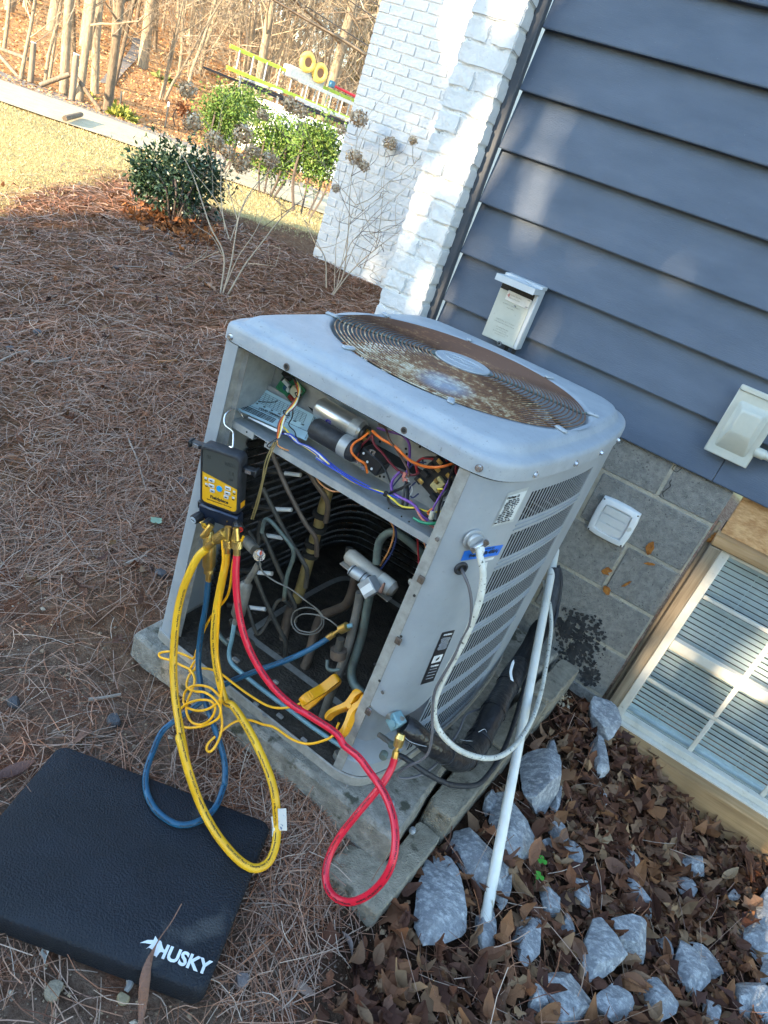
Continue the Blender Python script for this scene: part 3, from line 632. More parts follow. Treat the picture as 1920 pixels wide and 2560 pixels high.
guard(iL0, iL1, -.785, .062, 8, 24)
guard(iBL, iLe, -.785, .062, 8, 22)
strip('rear_corner', resample(arc(iL1, iBk, BODY), 30)[0], -.80, ZK - .004, MT['ac'])
strip('back_panel', resample(arc(iBk, iBL, BODY), 30)[0], -.80, ZK - .004, MT['ac'])
strip('side_panel', resample(arc(iLe, iP, BODY), 16)[0], -.80, ZK - .004, MT['ac'])
# base tray
mb = MB(); mb.loft([L3(inset(-.001), -.83), L3(inset(-.001), -.802), L3(inset(.003), -.800), L3(inset(.006), -.802), L3(inset(.007), ZB)], cap0=False, cap1=True); ob('base_tray', mb, MT['edge'], hp, smooth=40)
dirtm = M('base_pan_silt', (.028, .022, .016), (.075, .06, .045), .95, 18, bump=1.0, bscale=120, spots=((.14, .12, .1), 30, .68))
mb = MB(); ia = smooth_in(.012, 2); mb.loft([L3(ia, ZB + .004)] + [L3(CEN + (ia - CEN) * f, ZB + .004 + .006 * math.sin(f * 9)) for f in (.85, .6, .35, .1)], cap1=True); ob('silt', mb, dirtm, hp)
# posts and flanges at the open front
mb = MB(); mb.loft([[np.array([x, y, z]) for x, y in ((-.311, -1.175), (-.300, -1.203), (-.282, -1.2075), (-.2605, -1.2075), (-.2605, -1.2045), (-.281, -1.204), (-.297, -1.199), (-.307, -1.174))] for z in (-.812, ZK - .003)], cap0=True, cap1=True); ob('corner_post', mb, MT['ac'], hp, smooth=30)
mb = MB(); mb.box((-.262, -1.192, -.36), (.0015, .0135, .44)); mb.box((-.254, -1.1795, -.36), (.008, .0012, .44)); ob('post_return', mb, MT['edge'], hp)
mb = MB(); mb.loft([[np.array([x, y, z]) for x, y in ((.3405, -1.2068), (.366, -1.2075), (.366, -1.2045), (.3405, -1.2038))] for z in (-.812, ZK - .003)], cap0=True, cap1=True); ob('front_flange', mb, MT['edge'], hp, smooth=30)
mb = MB(); mb.box((.342, -1.19, -.36), (.0012, .0135, .44)); ob('flange_return', mb, MT['edge'], hp)
for uv in [(1054, 1448), (997, 1601), (922, 1778)]:
    p = py(*uv, -1.2085); mb = MB(); mb.box(p + (0, -.003, 0), (.0075, .0035, .009), r=.0015); mb.cyl(p + (0, -.006, 0), p + (0, -.009, 0), .003, 8); ob('clip_nut', mb, MT['copperbrown'], hp)
mb = MB()
for uv in [(1036, 1489), (1003, 1591), (949, 1702), (937, 1660)]: p = py(*uv, -1.2082); mb.cyl(p, p + (0, -.001, 0), .0035, 8)
ob('screw_hole', mb, MT['dark'], hp)
mb = MB(); p = py(952, 1729, -1.2082)
for uv in [(959, 1729), (1095, 1347), (868, 1964)]: p = py(*uv, -1.2085); mb.cyl(p, p + (0, -.005, 0), .0055, 6)
ob('hex_screw', mb, MT['steel'], hp)
# lid screws
scr = MB()
for uv, y in [((577, 842), -1.208), ((1197, 1178), None), ((1344, 1189), None), ((1439, 1161), None), ((1505, 1131), None), ((1545, 1098), None)]:
    if y is not None: p = py(*uv, y); n_ = np.array([0, -1., 0])
    else:
        q = pz(*uv, ZK + .014); i = near_i(q[0], q[1]); t = OUT[(i + 1) % NP_] - OUT[i - 1]; n_ = np.array([t[1], -t[0], 0]) / np.linalg.norm(t); p = np.array([OUT[i][0], OUT[i][1], ZK + .014])
    scr.cyl(p, p + n_ * .002, .0085, 12); scr.cyl(p + n_ * .002, p + n_ * .007, .0055, 6)
ob('lid_screw', scr, MT['steel'], hp)
for uv in [(716, 917), (1010, 1076)]:
    p = py(*uv, -1.2135); mb = MB(); mb.ring(p, .0065, .002, ax=((1, 0, 0), (0, 0, 1), (0, -1, 0)), n=14, seg=4); ob('speed_nut', mb, MT['copperbrown'], hp)
    mb = MB(); mb.cyl(p, p + (0, -.0012, 0), .005, 12); ob('screw_hole', mb, MT['dark'], hp)
# --------------------------------------------------- control tray
ZT = -.106; YB = -1.042
mb = MB(); mb.box((.04, (-1.172 + YB) / 2, ZT - .0015), (.303, (YB + 1.172) / 2 + .0, .0015)); ob('control_shelf', mb, MT['galv'], hp)
mb = MB()
mb.box((-.222, -1.1735, ZT - .007), (.042, .0015, .009)); mb.box((.1, -1.1735, ZT - .007), (.243, .0015, .009)); mb.box((-.222, -1.166, ZT - .0145), (.042, .008, .001)); mb.box((.1, -1.166, ZT - .0145), (.243, .008, .001)); ob('shelf_lip', mb, MT['galv'], hp)
mb = MB(); mb.box((.04, YB + .0015, -.01), (.303, .0015, .096)); ob('control_back', mb, MT['galv'], hp)
mb = MB(); mb.box((-.2615, -1.11, -.01), (.0015, .065, .096)); mb.box((.3415, -1.105, -.01), (.0012, .062, .096)); ob('control_side', mb, MT['galv'], hp)
mb = MB()
for uv in [(1015, 1122), (1017, 1135), (950, 1191), (960, 1192), (1142, 1180), (1050, 1117), (950, 1104)]: p = py(*uv, YB - .0005); mb.cyl(p, p + (0, -.001, 0), .0032, 8)
for uv in [(617, 1080), (665, 1107), (972, 1271), (1004, 1291), (1023, 1304)]: p = py(*uv, -1.175); mb.cyl(p, p + (0, -.001, 0), .0022, 8)
ob('punched_hole', mb, MT['dark'], hp)
# capacitors lie on their sides against the back
def can(name, a, b, r, mat, band, bm_, label):
    c = ob(name, MB().cyl(a, b, r, 28, bev=.006), mat, hp, label=label); t = (np.asarray(b, float) - a); t /= np.linalg.norm(t)
    m0 = np.asarray(b, float) - t * band[0]; ob('strap', MB().cyl(m0, m0 + t * band[1], r + .0012, 28), bm_, c); return c, t
cA, cB = py(797, 1017, -1.088), py(908, 1082, -1.088)
cap1, t1 = can('capacitor', cA, cB, .0265, MT['alu'], (.03, .024), MT['galv'], 'silver run capacitor can')
ob('capacitor_cap', MB().cyl(cB + t1 * .0005, cB + t1 * .008, .020, 16), MT['black'], cap1)
mb = MB()
for dz in (-.008, .01): mb.box(cB + t1 * .013 + np.array([0, -.008 + dz * .4, dz]), (.006, .001, .005))
ob('terminal', mb, MT['brass'], cap1)
mb = lettering('G', .022, (cA * .62 + cB * .38) + np.array([0, -.0236, -.0125]), (1, 0, 0), (0, -.43, .9), .0003, bold=.001); ob('printed_letter', mb, plain('purple_print', (.06, .05, .3), .5), cap1)
dA, dB = py(784, 1068, -1.125), py(895, 1133, -1.125)
cap2, t2 = can('capacitor', dA, dB, .0265, MT['blackrub'], (.045, .024), MT['galv'], 'black start capacitor with a silver strap')
# relay
rl = py(935, 1150, -1.105); mb = MB(); mb.box(rl, (.033, .022, .020), ax=((.97, .0, -.22), (0, 1, 0), (.22, 0, .97)), r=.004); rel = ob('start_relay', mb, MT['black'], hp)
mb = MB()
for dx, dz in ((-.02, .012), (-.004, -.002), (.012, -.012)): mb.cyl(rl + (dx, -.022, dz), rl + (dx, -.0235, dz), .003, 8)
ob('relay_rivet', mb, MT['white'], rel)
mb = MB()
for dx, dz in ((-.032, -.016), (-.012, -.023), (-.006, .022), (.0, .024)): mb.box(rl + (dx, -.018, dz), (.005, .001, .005))
ob('terminal', mb, MT['steel'], rel)
# contactor
ct = py(1105, 1190, -1.10); A_ = ((.93, 0, -.36), (0, 1, 0), (.36, 0, .93)); con = ob('contactor', MB().box(ct, (.036, .026, .042), ax=A_, r=.003), MT['black'], hp)
mb = MB(); e0, e1, e2 = [np.array(q, float) for q in A_]
for sx in (-1, 1):
    for sz in (-1, -.35, .35, 1): mb.box(ct + e0 * sx * .026 + e2 * sz * .034 - e1 * .03, (.009, .006, .006), ax=A_, r=.001)
ob('contact_block', mb, MT['black'], con)
mb = MB()
for sx, sz in ((-.02, .036), (.016, .030), (-.012, .02), (.024, -.01), (.006, .0), (-.02, -.03)): mb.box(ct + e0 * sx + e2 * sz - e1 * .0355, (.007, .0015, .005), ax=A_, r=.0008); mb.cyl(ct + e0 * sx + e2 * sz - e1 * .035, ct + e0 * sx + e2 * sz - e1 * .04, .0035, 8)
ob('terminal', mb, MT['brass'], con)
mb = MB(); mb.box(ct + e0 * .012 - e2 * .004 - e1 * .031, (.012, .006, .016), ax=A_, r=.002); ob('contactor_coil', mb, M('tan_coil_former', (.35, .28, .12), (.5, .42, .2), .6, 40), con)
# circuit board
bp_ = py(727, 972, -1.05); bx = ((.94, 0, -.34), (0, 1, 0), (.34, 0, .94)); q0, q1, q2 = [np.array(q, float) for q in bx]
brd = ob('circuit_board', MB().box(bp_, (.036, .0016, .030), ax=bx), M('green_board', (.02, .16, .07), (.04, .24, .11), .4, 60), hp)
for (a, b, c_, h_, mt, nm) in [(-.016, .006, .012, .005, MT['white'], 'relay_block'), (.02, .012, .012, .009, M('cream_transformer', (.5, .46, .33), (.6, .55, .4), .6, 20), 'transformer'), (.018, -.013, .008, .005, M('red_component', (.3, .03, .02), (.4, .05, .03), .5, 20), 'component'), (-.012, -.008, .005, .004, MT['blue'], 'component'), (.0, -.003, .005, .005, MT['white'], 'component'), (-.024, .022, .014, .007, MT['black'], 'connector')]:
    mb = MB(); mb.box(bp_ + q0 * a + q2 * b - q1 * (.0016 + h_), (c_, h_, .005 if nm != 'transformer' else .011), ax=bx, r=.001); ob(nm, mb, mt, brd)
# --------------------------------------------------- wires in the control box
WM = {}
def wm(n, c):
    if n not in WM: WM[n] = plain('wire_' + n, c, .42)
    return WM[n]
for n, c in dict(orange=(.72, .16, .02), red=(.35, .015, .02), darkred=(.16, .015, .02), yellow=(.72, .55, .05), blue=(.02, .05, .38), purple=(.16, .06, .28), black=(.012, .012, .014), brown=(.10, .05, .035), green=(.02, .22, .11), white=(.6, .6, .58), paleorange=(.55, .24, .08), pink=(.45, .16, .13), darkblue=(.015, .03, .12)).items(): wm(n, c)
def wire(col, P, r=.0019, z=4.1475, o=(800, 950), name='wire', parent=hp, mat=None):
    """photo path: (x, y in an enlarged crop, depth plane y)"""
    pts = [py(o[0] + a / z, o[1] + b / z, c) for a, b, c in P]
    return ob(name, MB().tube(cat(pts, 6), r * 1.22, 6), mat or wm(col, None), parent, smooth=60)
Y0, Y1, Y2 = -1.145, -1.12, -1.085
wire('orange', [(505, 545, Y0), (440, 600, Y0), (350, 660, -1.15), (325, 740, -1.155), (390, 820, -1.15), (465, 870, -1.145), (490, 960, -1.13)], .0024)
wire('orange', [(545, 530, Y1), (640, 610, Y0), (780, 690, Y0), (870, 780, -1.15), (960, 850, -1.155), (1100, 900, -1.16), (1260, 900, -1.165), (1390, 860, -1.15)], .0027)
wire('darkred', [(540, 580, Y1), (470, 640, Y1), (410, 710, Y1), (390, 790, -1.125)], .002)
wire('darkred', [(540, 560, Y1), (560, 660, Y1), (650, 760, Y1), (730, 860, Y1), (820, 945, Y1), (930, 985, Y1), (1010, 975, Y1), (1020, 960, -1.13)], .0024)
wire('purple', [(600, 500, Y2), (740, 540, Y1), (850, 570, Y1), (920, 650, Y1), (930, 770, Y1), (915, 880, Y1), (905, 980, Y1)], .0026)
wire('brown', [(610, 460, Y2), (680, 500, Y1), (720, 620, Y0), (800, 730, Y0), (870, 850, Y0), (915, 940, Y0), (915, 1010, Y0)], .0023)
wire('red', [(1010, 960, Y1), (1000, 870, Y1), (1060, 815, Y1), (1150, 815, Y1), (1250, 850, Y1), (1330, 830, Y1)], .0026)
wire('black', [(1070, 870, Y1), (1070, 810, Y1), (1160, 800, Y1), (1320, 815, Y2)], .0016)
wire('darkblue', [(1100, 855, Y1), (990, 860, Y1), (920, 920, Y1), (830, 1010, Y1), (740, 1130, Y1), (750, 1180, Y0)], .0015)
wire('black', [(560, 800, -1.13), (620, 850, -1.13), (680, 940, -1.13), (720, 1040, -1.13), (740, 1110, -1.13)], .0017)
wire('purple', [(830, 950, Y1), (760, 1030, -1.13), (740, 1120, -1.145), (790, 1190, -1.15), (900, 1250, -1.155), (990, 1310, -1.155), (1050, 1400, -1.155), (1120, 1455, -1.15)], .0028)
wire('pink', [(940, 1250, -1.15), (1000, 1340, -1.155), (1060, 1440, -1.16), (1180, 1530, -1.15), (1230, 1550, -1.14)], .0022)
wire('black', [(940, 1070, -1.14), (830, 1130, -1.15), (730, 1170, -1.155), (705, 1230, -1.16), (750, 1300, -1.16), (860, 1330, -1.155), (1010, 1340, -1.15), (1120, 1420, -1.15), (1200, 1470, -1.13)], .0026)
wire('black', [(885, 1050, -1.14), (870, 1180, -1.15), (855, 1300, -1.155), (880, 1325, -1.155), (905, 1280, -1.15), (910, 1170, -1.14), (900, 1060, -1.13)], .0028)
wire('darkblue', [(990, 1060, Y1), (940, 1110, Y1), (920, 1170, Y1), (960, 1220, Y1), (1020, 1180, Y1)], .0015)
wire('white', [(900, 1010, Y1), (950, 1100, Y1), (950, 1170, Y1), (900, 1220, -1.14), (800, 1230, -1.15)], .0013)
wire('yellow', [(230, 990, -1.15), (350, 1060, -1.155), (500, 1120, -1.16), (660, 1170, -1.165), (760, 1240, -1.165), (850, 1310, -1.16), (1000, 1330, -1.15), (1150, 1370, -1.14), (1300, 1360, -1.12)], .0018)
wire('blue', [(-40, 780, -1.15), (80, 860, -1.155), (200, 960, -1.16), (360, 1060, -1.165), (520, 1130, -1.165), (700, 1190, -1.165), (840, 1230, -1.15)], .0016)
wire('blue', [(-40, 810, -1.155), (100, 900, -1.16), (260, 990, -1.165), (420, 1090, -1.165), (680, 1190, -1.168)], .0016)
wire('blue', [(-30, 760, -1.15), (120, 870, -1.15), (260, 970, -1.15), (520, 1110, -1.155)], .0014)
wire('white', [(-40, 795, -1.153), (90, 890, -1.158), (240, 985, -1.162), (300, 1020, -1.16)], .0012)
wire('green', [(970, 1430, -1.165), (1040, 1470, -1.168), (1140, 1490, -1.168), (1260, 1475, -1.15)], .0028)
wire('purple', [(1340, 1030, -1.13), (1290, 1130, -1.14), (1230, 1230, -1.145), (1190, 1300, -1.15), (1165, 1360, -1.15)], .002)
wire('purple', [(1345, 1050, -1.12), (1340, 1200, -1.13), (1330, 1270, -1.13)], .0017)
wire('black', [(1390, 880, -1.15), (1360, 960, -1.15), (1340, 1060, -1.145), (1335, 1160, -1.14)], .0022)
wire('darkred', [(1420, 880, -1.12), (1410, 950, -1.13), (1450, 1000, -1.13)], .003)
wire('black', [(1440, 900, -1.12), (1450, 960, -1.13), (1470, 990, -1.12)], .003)
wire('black', [(1400, 1105, -1.13), (1300, 1160, -1.15), (1250, 1260, -1.155), (1230, 1360, -1.155), (1215, 1470, -1.15)], .0026)
wire('darkblue', [(1380, 1110, -1.13), (1290, 1180, -1.14), (1260, 1250, -1.145), (1240, 1330, -1.14)], .0015)
wire('black', [(1280, 1260, -1.13), (1270, 1350, -1.14), (1280, 1410, -1.13), (1220, 1420, -1.15)], .003)
wire('orange', [(1170, 1330, -1.15), (1120, 1370, -1.15), (1130, 1400, -1.15)], .002)
wire('yellow', [(1220, 1130, -1.14), (1275, 1130, -1.14)], .0018)
p = py(800 + 1160 / 4.1475, 950 + 1400 / 4.1475, -1.152); ob('wire_connector', MB().cyl(p + (-.001, 0, .009), p + (.001, 0, -.009), .006, 10), M('cream_connector', (.5, .47, .38), (.6, .57, .46), .5, 20), hp)
p = py(800 + 865 / 4.1475, 950 + 1010 / 4.1475, -1.135)
mb = MB(); mb.box(p + (0, 0, .006), (.004, .002, .007), r=.001); mb.box(p + (.006, 0, -.004), (.006, .002, .005), r=.001); ob('spade_terminal', mb, wm('pink', None), hp)
p = py(800 + 680 / 4.1475, 950 + 1180 / 4.1475, -1.168); ob('cable_tie', MB().box(p, (.004, .004, .006), r=.001), MT['black'], hp)
# harness bundle from the board, crop (560,900) x4.879
zz = dict(z=4.879, o=(560, 900)); cols = ['orange', 'red', 'yellow', 'brown', 'orange', 'darkred', 'yellow', 'black', 'orange', 'purple', 'yellow', 'white']
bund = [(860, 230, -1.085), (905, 330, -1.105), (905, 430, -1.115), (840, 560, -1.13), (760, 650, -1.14), (700, 760, -1.15), (680, 860, -1.16), (660, 950, -1.165)]
for k, c in enumerate(cols):
    a = 2 * PI * k / len(cols); sp_ = [.5, .9, .5, 1.3, .45, 1.4, 1.3, .6]; rr = 22 if k % 3 else 9
    wire(c, [(x + math.cos(a) * rr * s_, y + math.sin(a) * rr * .5 * s_, d + .004 * math.sin(a * 2) * s_) for (x, y, d), s_ in zip(bund, sp_)], .0016, **zz)
for (x, y, d) in (bund[2], bund[4]): ob('cable_tie', MB().ring(py(560 + x / 4.879, 900 + y / 4.879, d), .0085, .0016, ax=((.9, 0, -.4), (0, 1, 0), (.4, 0, .9)), n=16, seg=5), MT['black'], hp)
wire('black', [(700, 250, -1.07), (760, 205, -1.08), (840, 215, -1.09), (890, 280, -1.10), (915, 340, -1.10)], .0018, **zz)
for dx in (0, 26, 50): wire('blue' if dx != 26 else 'white', [(680 + dx, 900, -1.16), (760 + dx, 905, -1.16), (830 + dx, 960, -1.155), (890 + dx * .6, 1010, -1.158), (1000 + dx, 1060, -1.158), (1130 + dx, 1150, -1.16), (1250 + dx, 1265, -1.16)], .0015, **zz)
wire('yellow', [(720, 810, -1.155), (800, 900, -1.155), (880, 990, -1.156), (1010, 1075, -1.158), (1180, 1190, -1.16), (1290, 1270, -1.16)], .0016, **zz)
wire('black', [(845, 560, -1.12), (830, 700, -1.12), (790, 790, -1.13), (860, 870, -1.14), (880, 950, -1.15)], .0012, **zz)
wire('paleorange', [(650, 980, -1.172), (660, 1040, -1.177), (720, 1080, -1.178), (790, 1105, -1.175)], .0016, **zz)
wire('black', [(640, 960, -1.175), (560, 1010, -1.178), (525, 1050, -1.18), (570, 1060, -1.178), (640, 985, -1.172)], .0012, **zz)
# wires under the shelf and dropping to the valve coil
z3 = dict(z=2.07375, o=(300, 1100))
for k, c in enumerate(['orange', 'paleorange', 'orange', 'yellow', 'brown']): wire(c, [(990, 130, -1.13), (1050 + 6 * k, 190 - 4 * k, -1.14), (1110 + 8 * k, 240 - 6 * k, -1.15), (1200, 285 - 4 * k, -1.15), (1290, 315 - 3 * k, -1.15)], .0017, **z3)
wire('paleorange', [(1000, 150, -1.13), (1030, 215, -1.14), (1090, 262, -1.15), (1160, 268, -1.15)], .0017, **z3)
wire('paleorange', [(1290, 320, -1.15), (1370, 390, -1.13), (1420, 460, -1.11), (1400, 560, -1.07), (1350, 650, -1.04)], .002, **z3)
wire('darkblue', [(1290, 318, -1.15), (1390, 390, -1.13), (1432, 480, -1.11), (1410, 580, -1.07), (1345, 680, -1.04)], .002, **z3)
wire('paleorange', [(1400, 420, -1.13), (1470, 455, -1.13), (1545, 480, -1.12), (1580, 540, -1.12), (1590, 580, -1.12)], .0016, **z3)
wire('red', [(1540, 465, -1.13), (1545, 560, -1.13), (1550, 640, -1.13), (1562, 675, -1.13)], .0017, **z3)
wire('darkblue', [(1565, 480, -1.13), (1590, 560, -1.13), (1590, 640, -1.14)], .0016, **z3)
wire('red', [(1610, 590, -1.15), (1575, 650, -1.14), (1562, 680, -1.13)], .0015, **z3)
wire('orange', [(1595, 490, -1.13), (1615, 540, -1.14)], .0018, **z3)
# two brown bulb leads hanging by the gauge
wire('tanlead', [(800, 10, -1.18), (755, 110, -1.19), (735, 220, -1.195), (705, 330, -1.20), (680, 410, -1.20)], .0016, mat=MT['tan'], name='sensor_lead', **z3)
wire('tanlead', [(812, 10, -1.18), (775, 90, -1.19), (745, 200, -1.195), (718, 320, -1.20), (690, 410, -1.20)], .0016, mat=MT['tan'], name='sensor_lead', **z3)
# --------------------------------------------------- coil and pipework behind the opening
i0, i1 = near_i(.466, -1.05), near_i(-.332, -1.03)
CP = resample(arc(i0, i1, smooth_in(.032, 6)), 60)[0]
r0 = None
for k in range(25):
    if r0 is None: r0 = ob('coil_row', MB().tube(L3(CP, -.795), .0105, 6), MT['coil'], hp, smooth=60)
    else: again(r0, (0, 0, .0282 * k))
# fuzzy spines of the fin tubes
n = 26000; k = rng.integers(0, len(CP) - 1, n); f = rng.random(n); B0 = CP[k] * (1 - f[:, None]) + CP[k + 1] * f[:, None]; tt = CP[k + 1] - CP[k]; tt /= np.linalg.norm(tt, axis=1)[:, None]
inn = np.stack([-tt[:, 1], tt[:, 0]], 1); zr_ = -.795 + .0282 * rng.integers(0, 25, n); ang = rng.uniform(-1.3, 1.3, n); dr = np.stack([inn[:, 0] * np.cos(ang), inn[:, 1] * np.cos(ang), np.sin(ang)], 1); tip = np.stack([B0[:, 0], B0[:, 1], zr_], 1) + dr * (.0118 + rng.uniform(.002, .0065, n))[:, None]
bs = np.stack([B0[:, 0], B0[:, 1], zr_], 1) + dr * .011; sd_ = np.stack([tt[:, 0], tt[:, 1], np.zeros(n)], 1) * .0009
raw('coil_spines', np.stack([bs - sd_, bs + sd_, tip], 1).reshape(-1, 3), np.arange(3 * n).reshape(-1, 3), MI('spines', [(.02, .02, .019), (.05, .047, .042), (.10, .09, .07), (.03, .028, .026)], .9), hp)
def pipe(P, w, mat, name='refrigerant_pipe', n=6, seg=10, label=None, z=2.07375, o=(300, 1100)):
    pts = cat([py(o[0] + a / z, o[1] + b / z, c) for a, b, c in P], n); d = [(q - CAM) @ CF for q in pts]
    return ob(name, MB().tube(pts, [w / z * dd_ / FOC / 2 for dd_ in d], seg), MT[mat], hp, smooth=60, label=label)
pipe([(1085, 240, -.90), (1010, 500, -.90), (945, 740, -.90), (880, 880, -.90), (845, 1040, -.92), (835, 1150, -.95), (870, 1205, -.97), (915, 1215, -.97), (965, 1160, -.96), (1010, 1000, -.93), (1045, 915, -.92), (1110, 885, -.93), (1175, 850, -.95), (1210, 760, -.97), (1225, 650, -.98)], 50, 'copperbrown', label='thick brown copper return pipe')
tp = pipe([(1088, 232, -.905), (1012, 500, -.905), (946, 740, -.905), (915, 830, -.905)], 58, 'tan', label='tan lacquered upright pipe with dark tape bands')
for a in (.28, .42, .58, .68):
    u = 1088 + (946 - 1088) * a; v_ = 232 + (740 - 232) * a; p = py(300 + u / 2.07375, 1100 + v_ / 2.07375, -.905); q = py(300 + (u - 7) / 2.07375, 1100 + (v_ + 22) / 2.07375, -.905); ob('tape_band', MB().cyl(p, q, .0265 * .98, 12), MT['dark'], tp)
pipe([(785, 60, -1.10), (870, 260, -1.10), (960, 430, -1.08), (1015, 510, -1.06), (1020, 600, -1.04)], 25, 'copperbrown')
pipe([(920, 60, -1.12), (1000, 200, -1.10), (1060, 290, -1.08), (1078, 340, -1.06), (1066, 425, -1.04)], 28, 'copperbrown')
pipe([(800, 60, -1.0), (950, 150, -1.0), (1050, 215, -1.0), (1110, 250, -1.0)], 30, 'copperdark')
pipe([(740, 250, -1.09), (800, 370, -1.08), (870, 500, -1.06), (955, 640, -1.05), (970, 690, -1.04), (962, 765, -1.03)], 25, 'copperdark')
pipe([(735, 480, -1.12), (752, 415, -1.12), (785, 425, -1.12), (840, 490, -1.11), (890, 555, -1.10), (898, 610, -1.09), (865, 710, -1.08), (850, 830, -1.07)], 22, 'coppergreen')
pipe([(735, 470, -1.06), (800, 620, -1.05), (870, 780, -1.03), (905, 860, -1.02), (908, 940, -1.0)], 25, 'copperdark')
pipe([(695, 690, -1.10), (760, 850, -1.08), (830, 990, -1.05), (857, 1045, -1.04), (857, 1125, -1.03)], 25, 'copperdark')
pipe([(660, 860, -1.10), (690, 960, -1.10), (715, 1005, -1.09), (755, 960, -1.07), (810, 845, -1.05), (850, 830, -1.04), (885, 865, -1.02)], 19, 'copperdark')
pipe([(575, 930, -1.13), (600, 990, -1.12), (660, 1030, -1.10), (690, 1060, -1.08), (690, 1120, -1.07)], 22, 'copperdark')
pipe([(665, 470, -1.06), (715, 540, -1.05), (720, 470, -1.05), (735, 420, -1.05)], 26, 'copperdark')
for x0, x1, y0_, y1_ in [(855, 938, 172, 182), (800, 890, 358, 362), (760, 842, 494, 508), (705, 790, 686, 693), (670, 755, 868, 878)]:
    pipe([(x0 - 110, y0_ - 14, -1.03), (x0, y0_, -1.02)], 27, 'copperdark', n=2); pipe([(x0, y0_, -1.02), (x1, y1_, -1.01)], 23, 'white', name='tube_stub', n=2)
# filter drier body with dial
pipe([(720, 640, -1.14), (690, 690, -1.14), (670, 720, -1.14), (650, 760, -1.14), (625, 860, -1.14), (608, 920, -1.14), (596, 950, -1.14)], 34, 'coppergrey'); d0 = py(300 + 655 / 2.07375, 1100 + 735 / 2.07375, -1.14); d1 = py(300 + 607 / 2.07375, 1100 + 920 / 2.07375, -1.14)
ob('drier_body', MB().cyl(d0, d1, .0195, 18, bev=.012), MT['coppergrey'], hp)
pipe([(593, 950, -1.14), (580, 1030, -1.15), (565, 1105, -1.16), (580, 1160, -1.165), (640, 1215, -1.17), (720, 1280, -1.18), (880, 1400, -1.185), (1000, 1490, -1.185), (1150, 1590, -1.18)], 24, 'copperblue', label='blue green liquid line along the base')
pipe([(500, 985, -1.13), (530, 1030, -1.13), (560, 1060, -1.13)], 24, 'coppergreen')
p = py(300 + 722 / 2.07375, 1100 + 598 / 2.07375, -1.15); nn = np.array([.35, -.87, .35]); nn /= np.linalg.norm(nn); _, ea, eb = frame(nn)
dial = ob('sight_glass_dial', MB().cyl(p - nn * .004, p + nn * .003, .0165, 24, bev=.001), MT['steel'], hp)
mb = MB(); mb.cyl(p + nn * .003 + np.array([.0, 0, .008]), p + nn * .0036 + np.array([.0, 0, .008]), .0072, 16); ob('dial_sticker', mb, M('red_white_sticker', (.6, .62, .65), (.6, .1, .05), .5, 120, lo=.5, hi=.52), dial)
mb = MB(); mb.cyl(p - nn * .03 + np.array([-.008, 0, .0]), p - nn * .004, .012, 6); ob('hex_nut', mb, MT['brass'], dial)
pipe([(650, 520, -1.11), (700, 570, -1.13)], 60, 'coppergrey', n=2)
wr = [(722, 615, -1.155), (738, 680, -1.15), (800, 730, -1.13), (880, 770, -1.11), (960, 830, -1.09), (1040, 895, -1.07), (1055, 960, -1.07), (1010, 1005, -1.08), (930, 1000, -1.09), (890, 950, -1.09), (905, 890, -1.085), (970, 868, -1.08), (1030, 890, -1.07), (1045, 950, -1.07), (1000, 995, -1.08), (930, 985, -1.085), (905, 940, -1.085), (940, 905, -1.08), (1010, 905, -1.07), (1080, 930, -1.07), (1150, 985, -1.08)]
wire('x', wr, .0018, mat=MT['coppergrey'], name='capillary_tube', **z3)
# reversing valve
va, vb_ = py(300 + 1178 / 2.07375, 1100 + 590 / 2.07375, -1.06), py(300 + 1425 / 2.07375, 1100 + 785 / 2.07375, -1.06)
val = ob('reversing_valve', MB().cyl(va, vb_, .021, 24, bev=.01), MT['valve'], hp); tv = (vb_ - va) / np.linalg.norm(vb_ - va)
ob('valve_sleeve', MB().cyl(vb_ - tv * .05, vb_ - tv * .012, .0222, 24), M('pale_sleeve', (.5, .47, .40), (.62, .6, .52), .5, 20), val)
ob('valve_bracket', MB().box((va + vb_) / 2 + np.array([.0, -.012, -.022]), (np.linalg.norm(vb_ - va) / 2, .012, .0012), ax=(tv, (0, 1, 0), np.cross(tv, (0, 1, 0)))), MT['valve'], val)
a_, b_ = py(300 + 1195 / 2.07375, 1100 + 672 / 2.07375, -1.10), py(300 + 1300 / 2.07375, 1100 + 740 / 2.07375, -1.10)
ob('pilot_cylinder', MB().cyl(a_, b_, .0145, 18, bev=.002), MT['galv'], val)
for f in (.08, .62, .8): c_ = a_ * (1 - f) + b_ * f; ob('wire_tie', MB().ring(c_, .0155, .0012, ax=(np.cross(tv, (0, 1, 0)), (0, 1, 0), tv), n=20, seg=4), MT['black'], val)
bc = py(300 + 1296 / 2.07375, 1100 + 762 / 2.07375, -1.115); bax = ((.86, -.15, -.48), (.12, .985, -.09), (.49, .02, .87)); bax = [np.array(q) / np.linalg.norm(q) for q in bax]
bax[1] = bax[1] - bax[0] * (bax[0] @ bax[1]); bax[1] /= np.linalg.norm(bax[1]); bax[2] = np.cross(bax[0], bax[1])
sol = ob('solenoid_coil', MB().box(bc, (.021, .016, .021), ax=bax, r=.002), MT['galv'], val); ob('paper_label', MB().box(bc - bax[1] * .0163 + bax[0] * .002, (.009, .0003, .018), ax=bax), MT['white'], sol)
pp = bc + bax[0] * .018 + bax[2] * .03; ob('wire_boot', MB().cyl(pp + (0, 0, -.012), pp + (.002, 0, .016), .006, 8, r2=.003), M('brown_boot', (.2, .10, .07), (.3, .17, .12), .6, 40), sol)
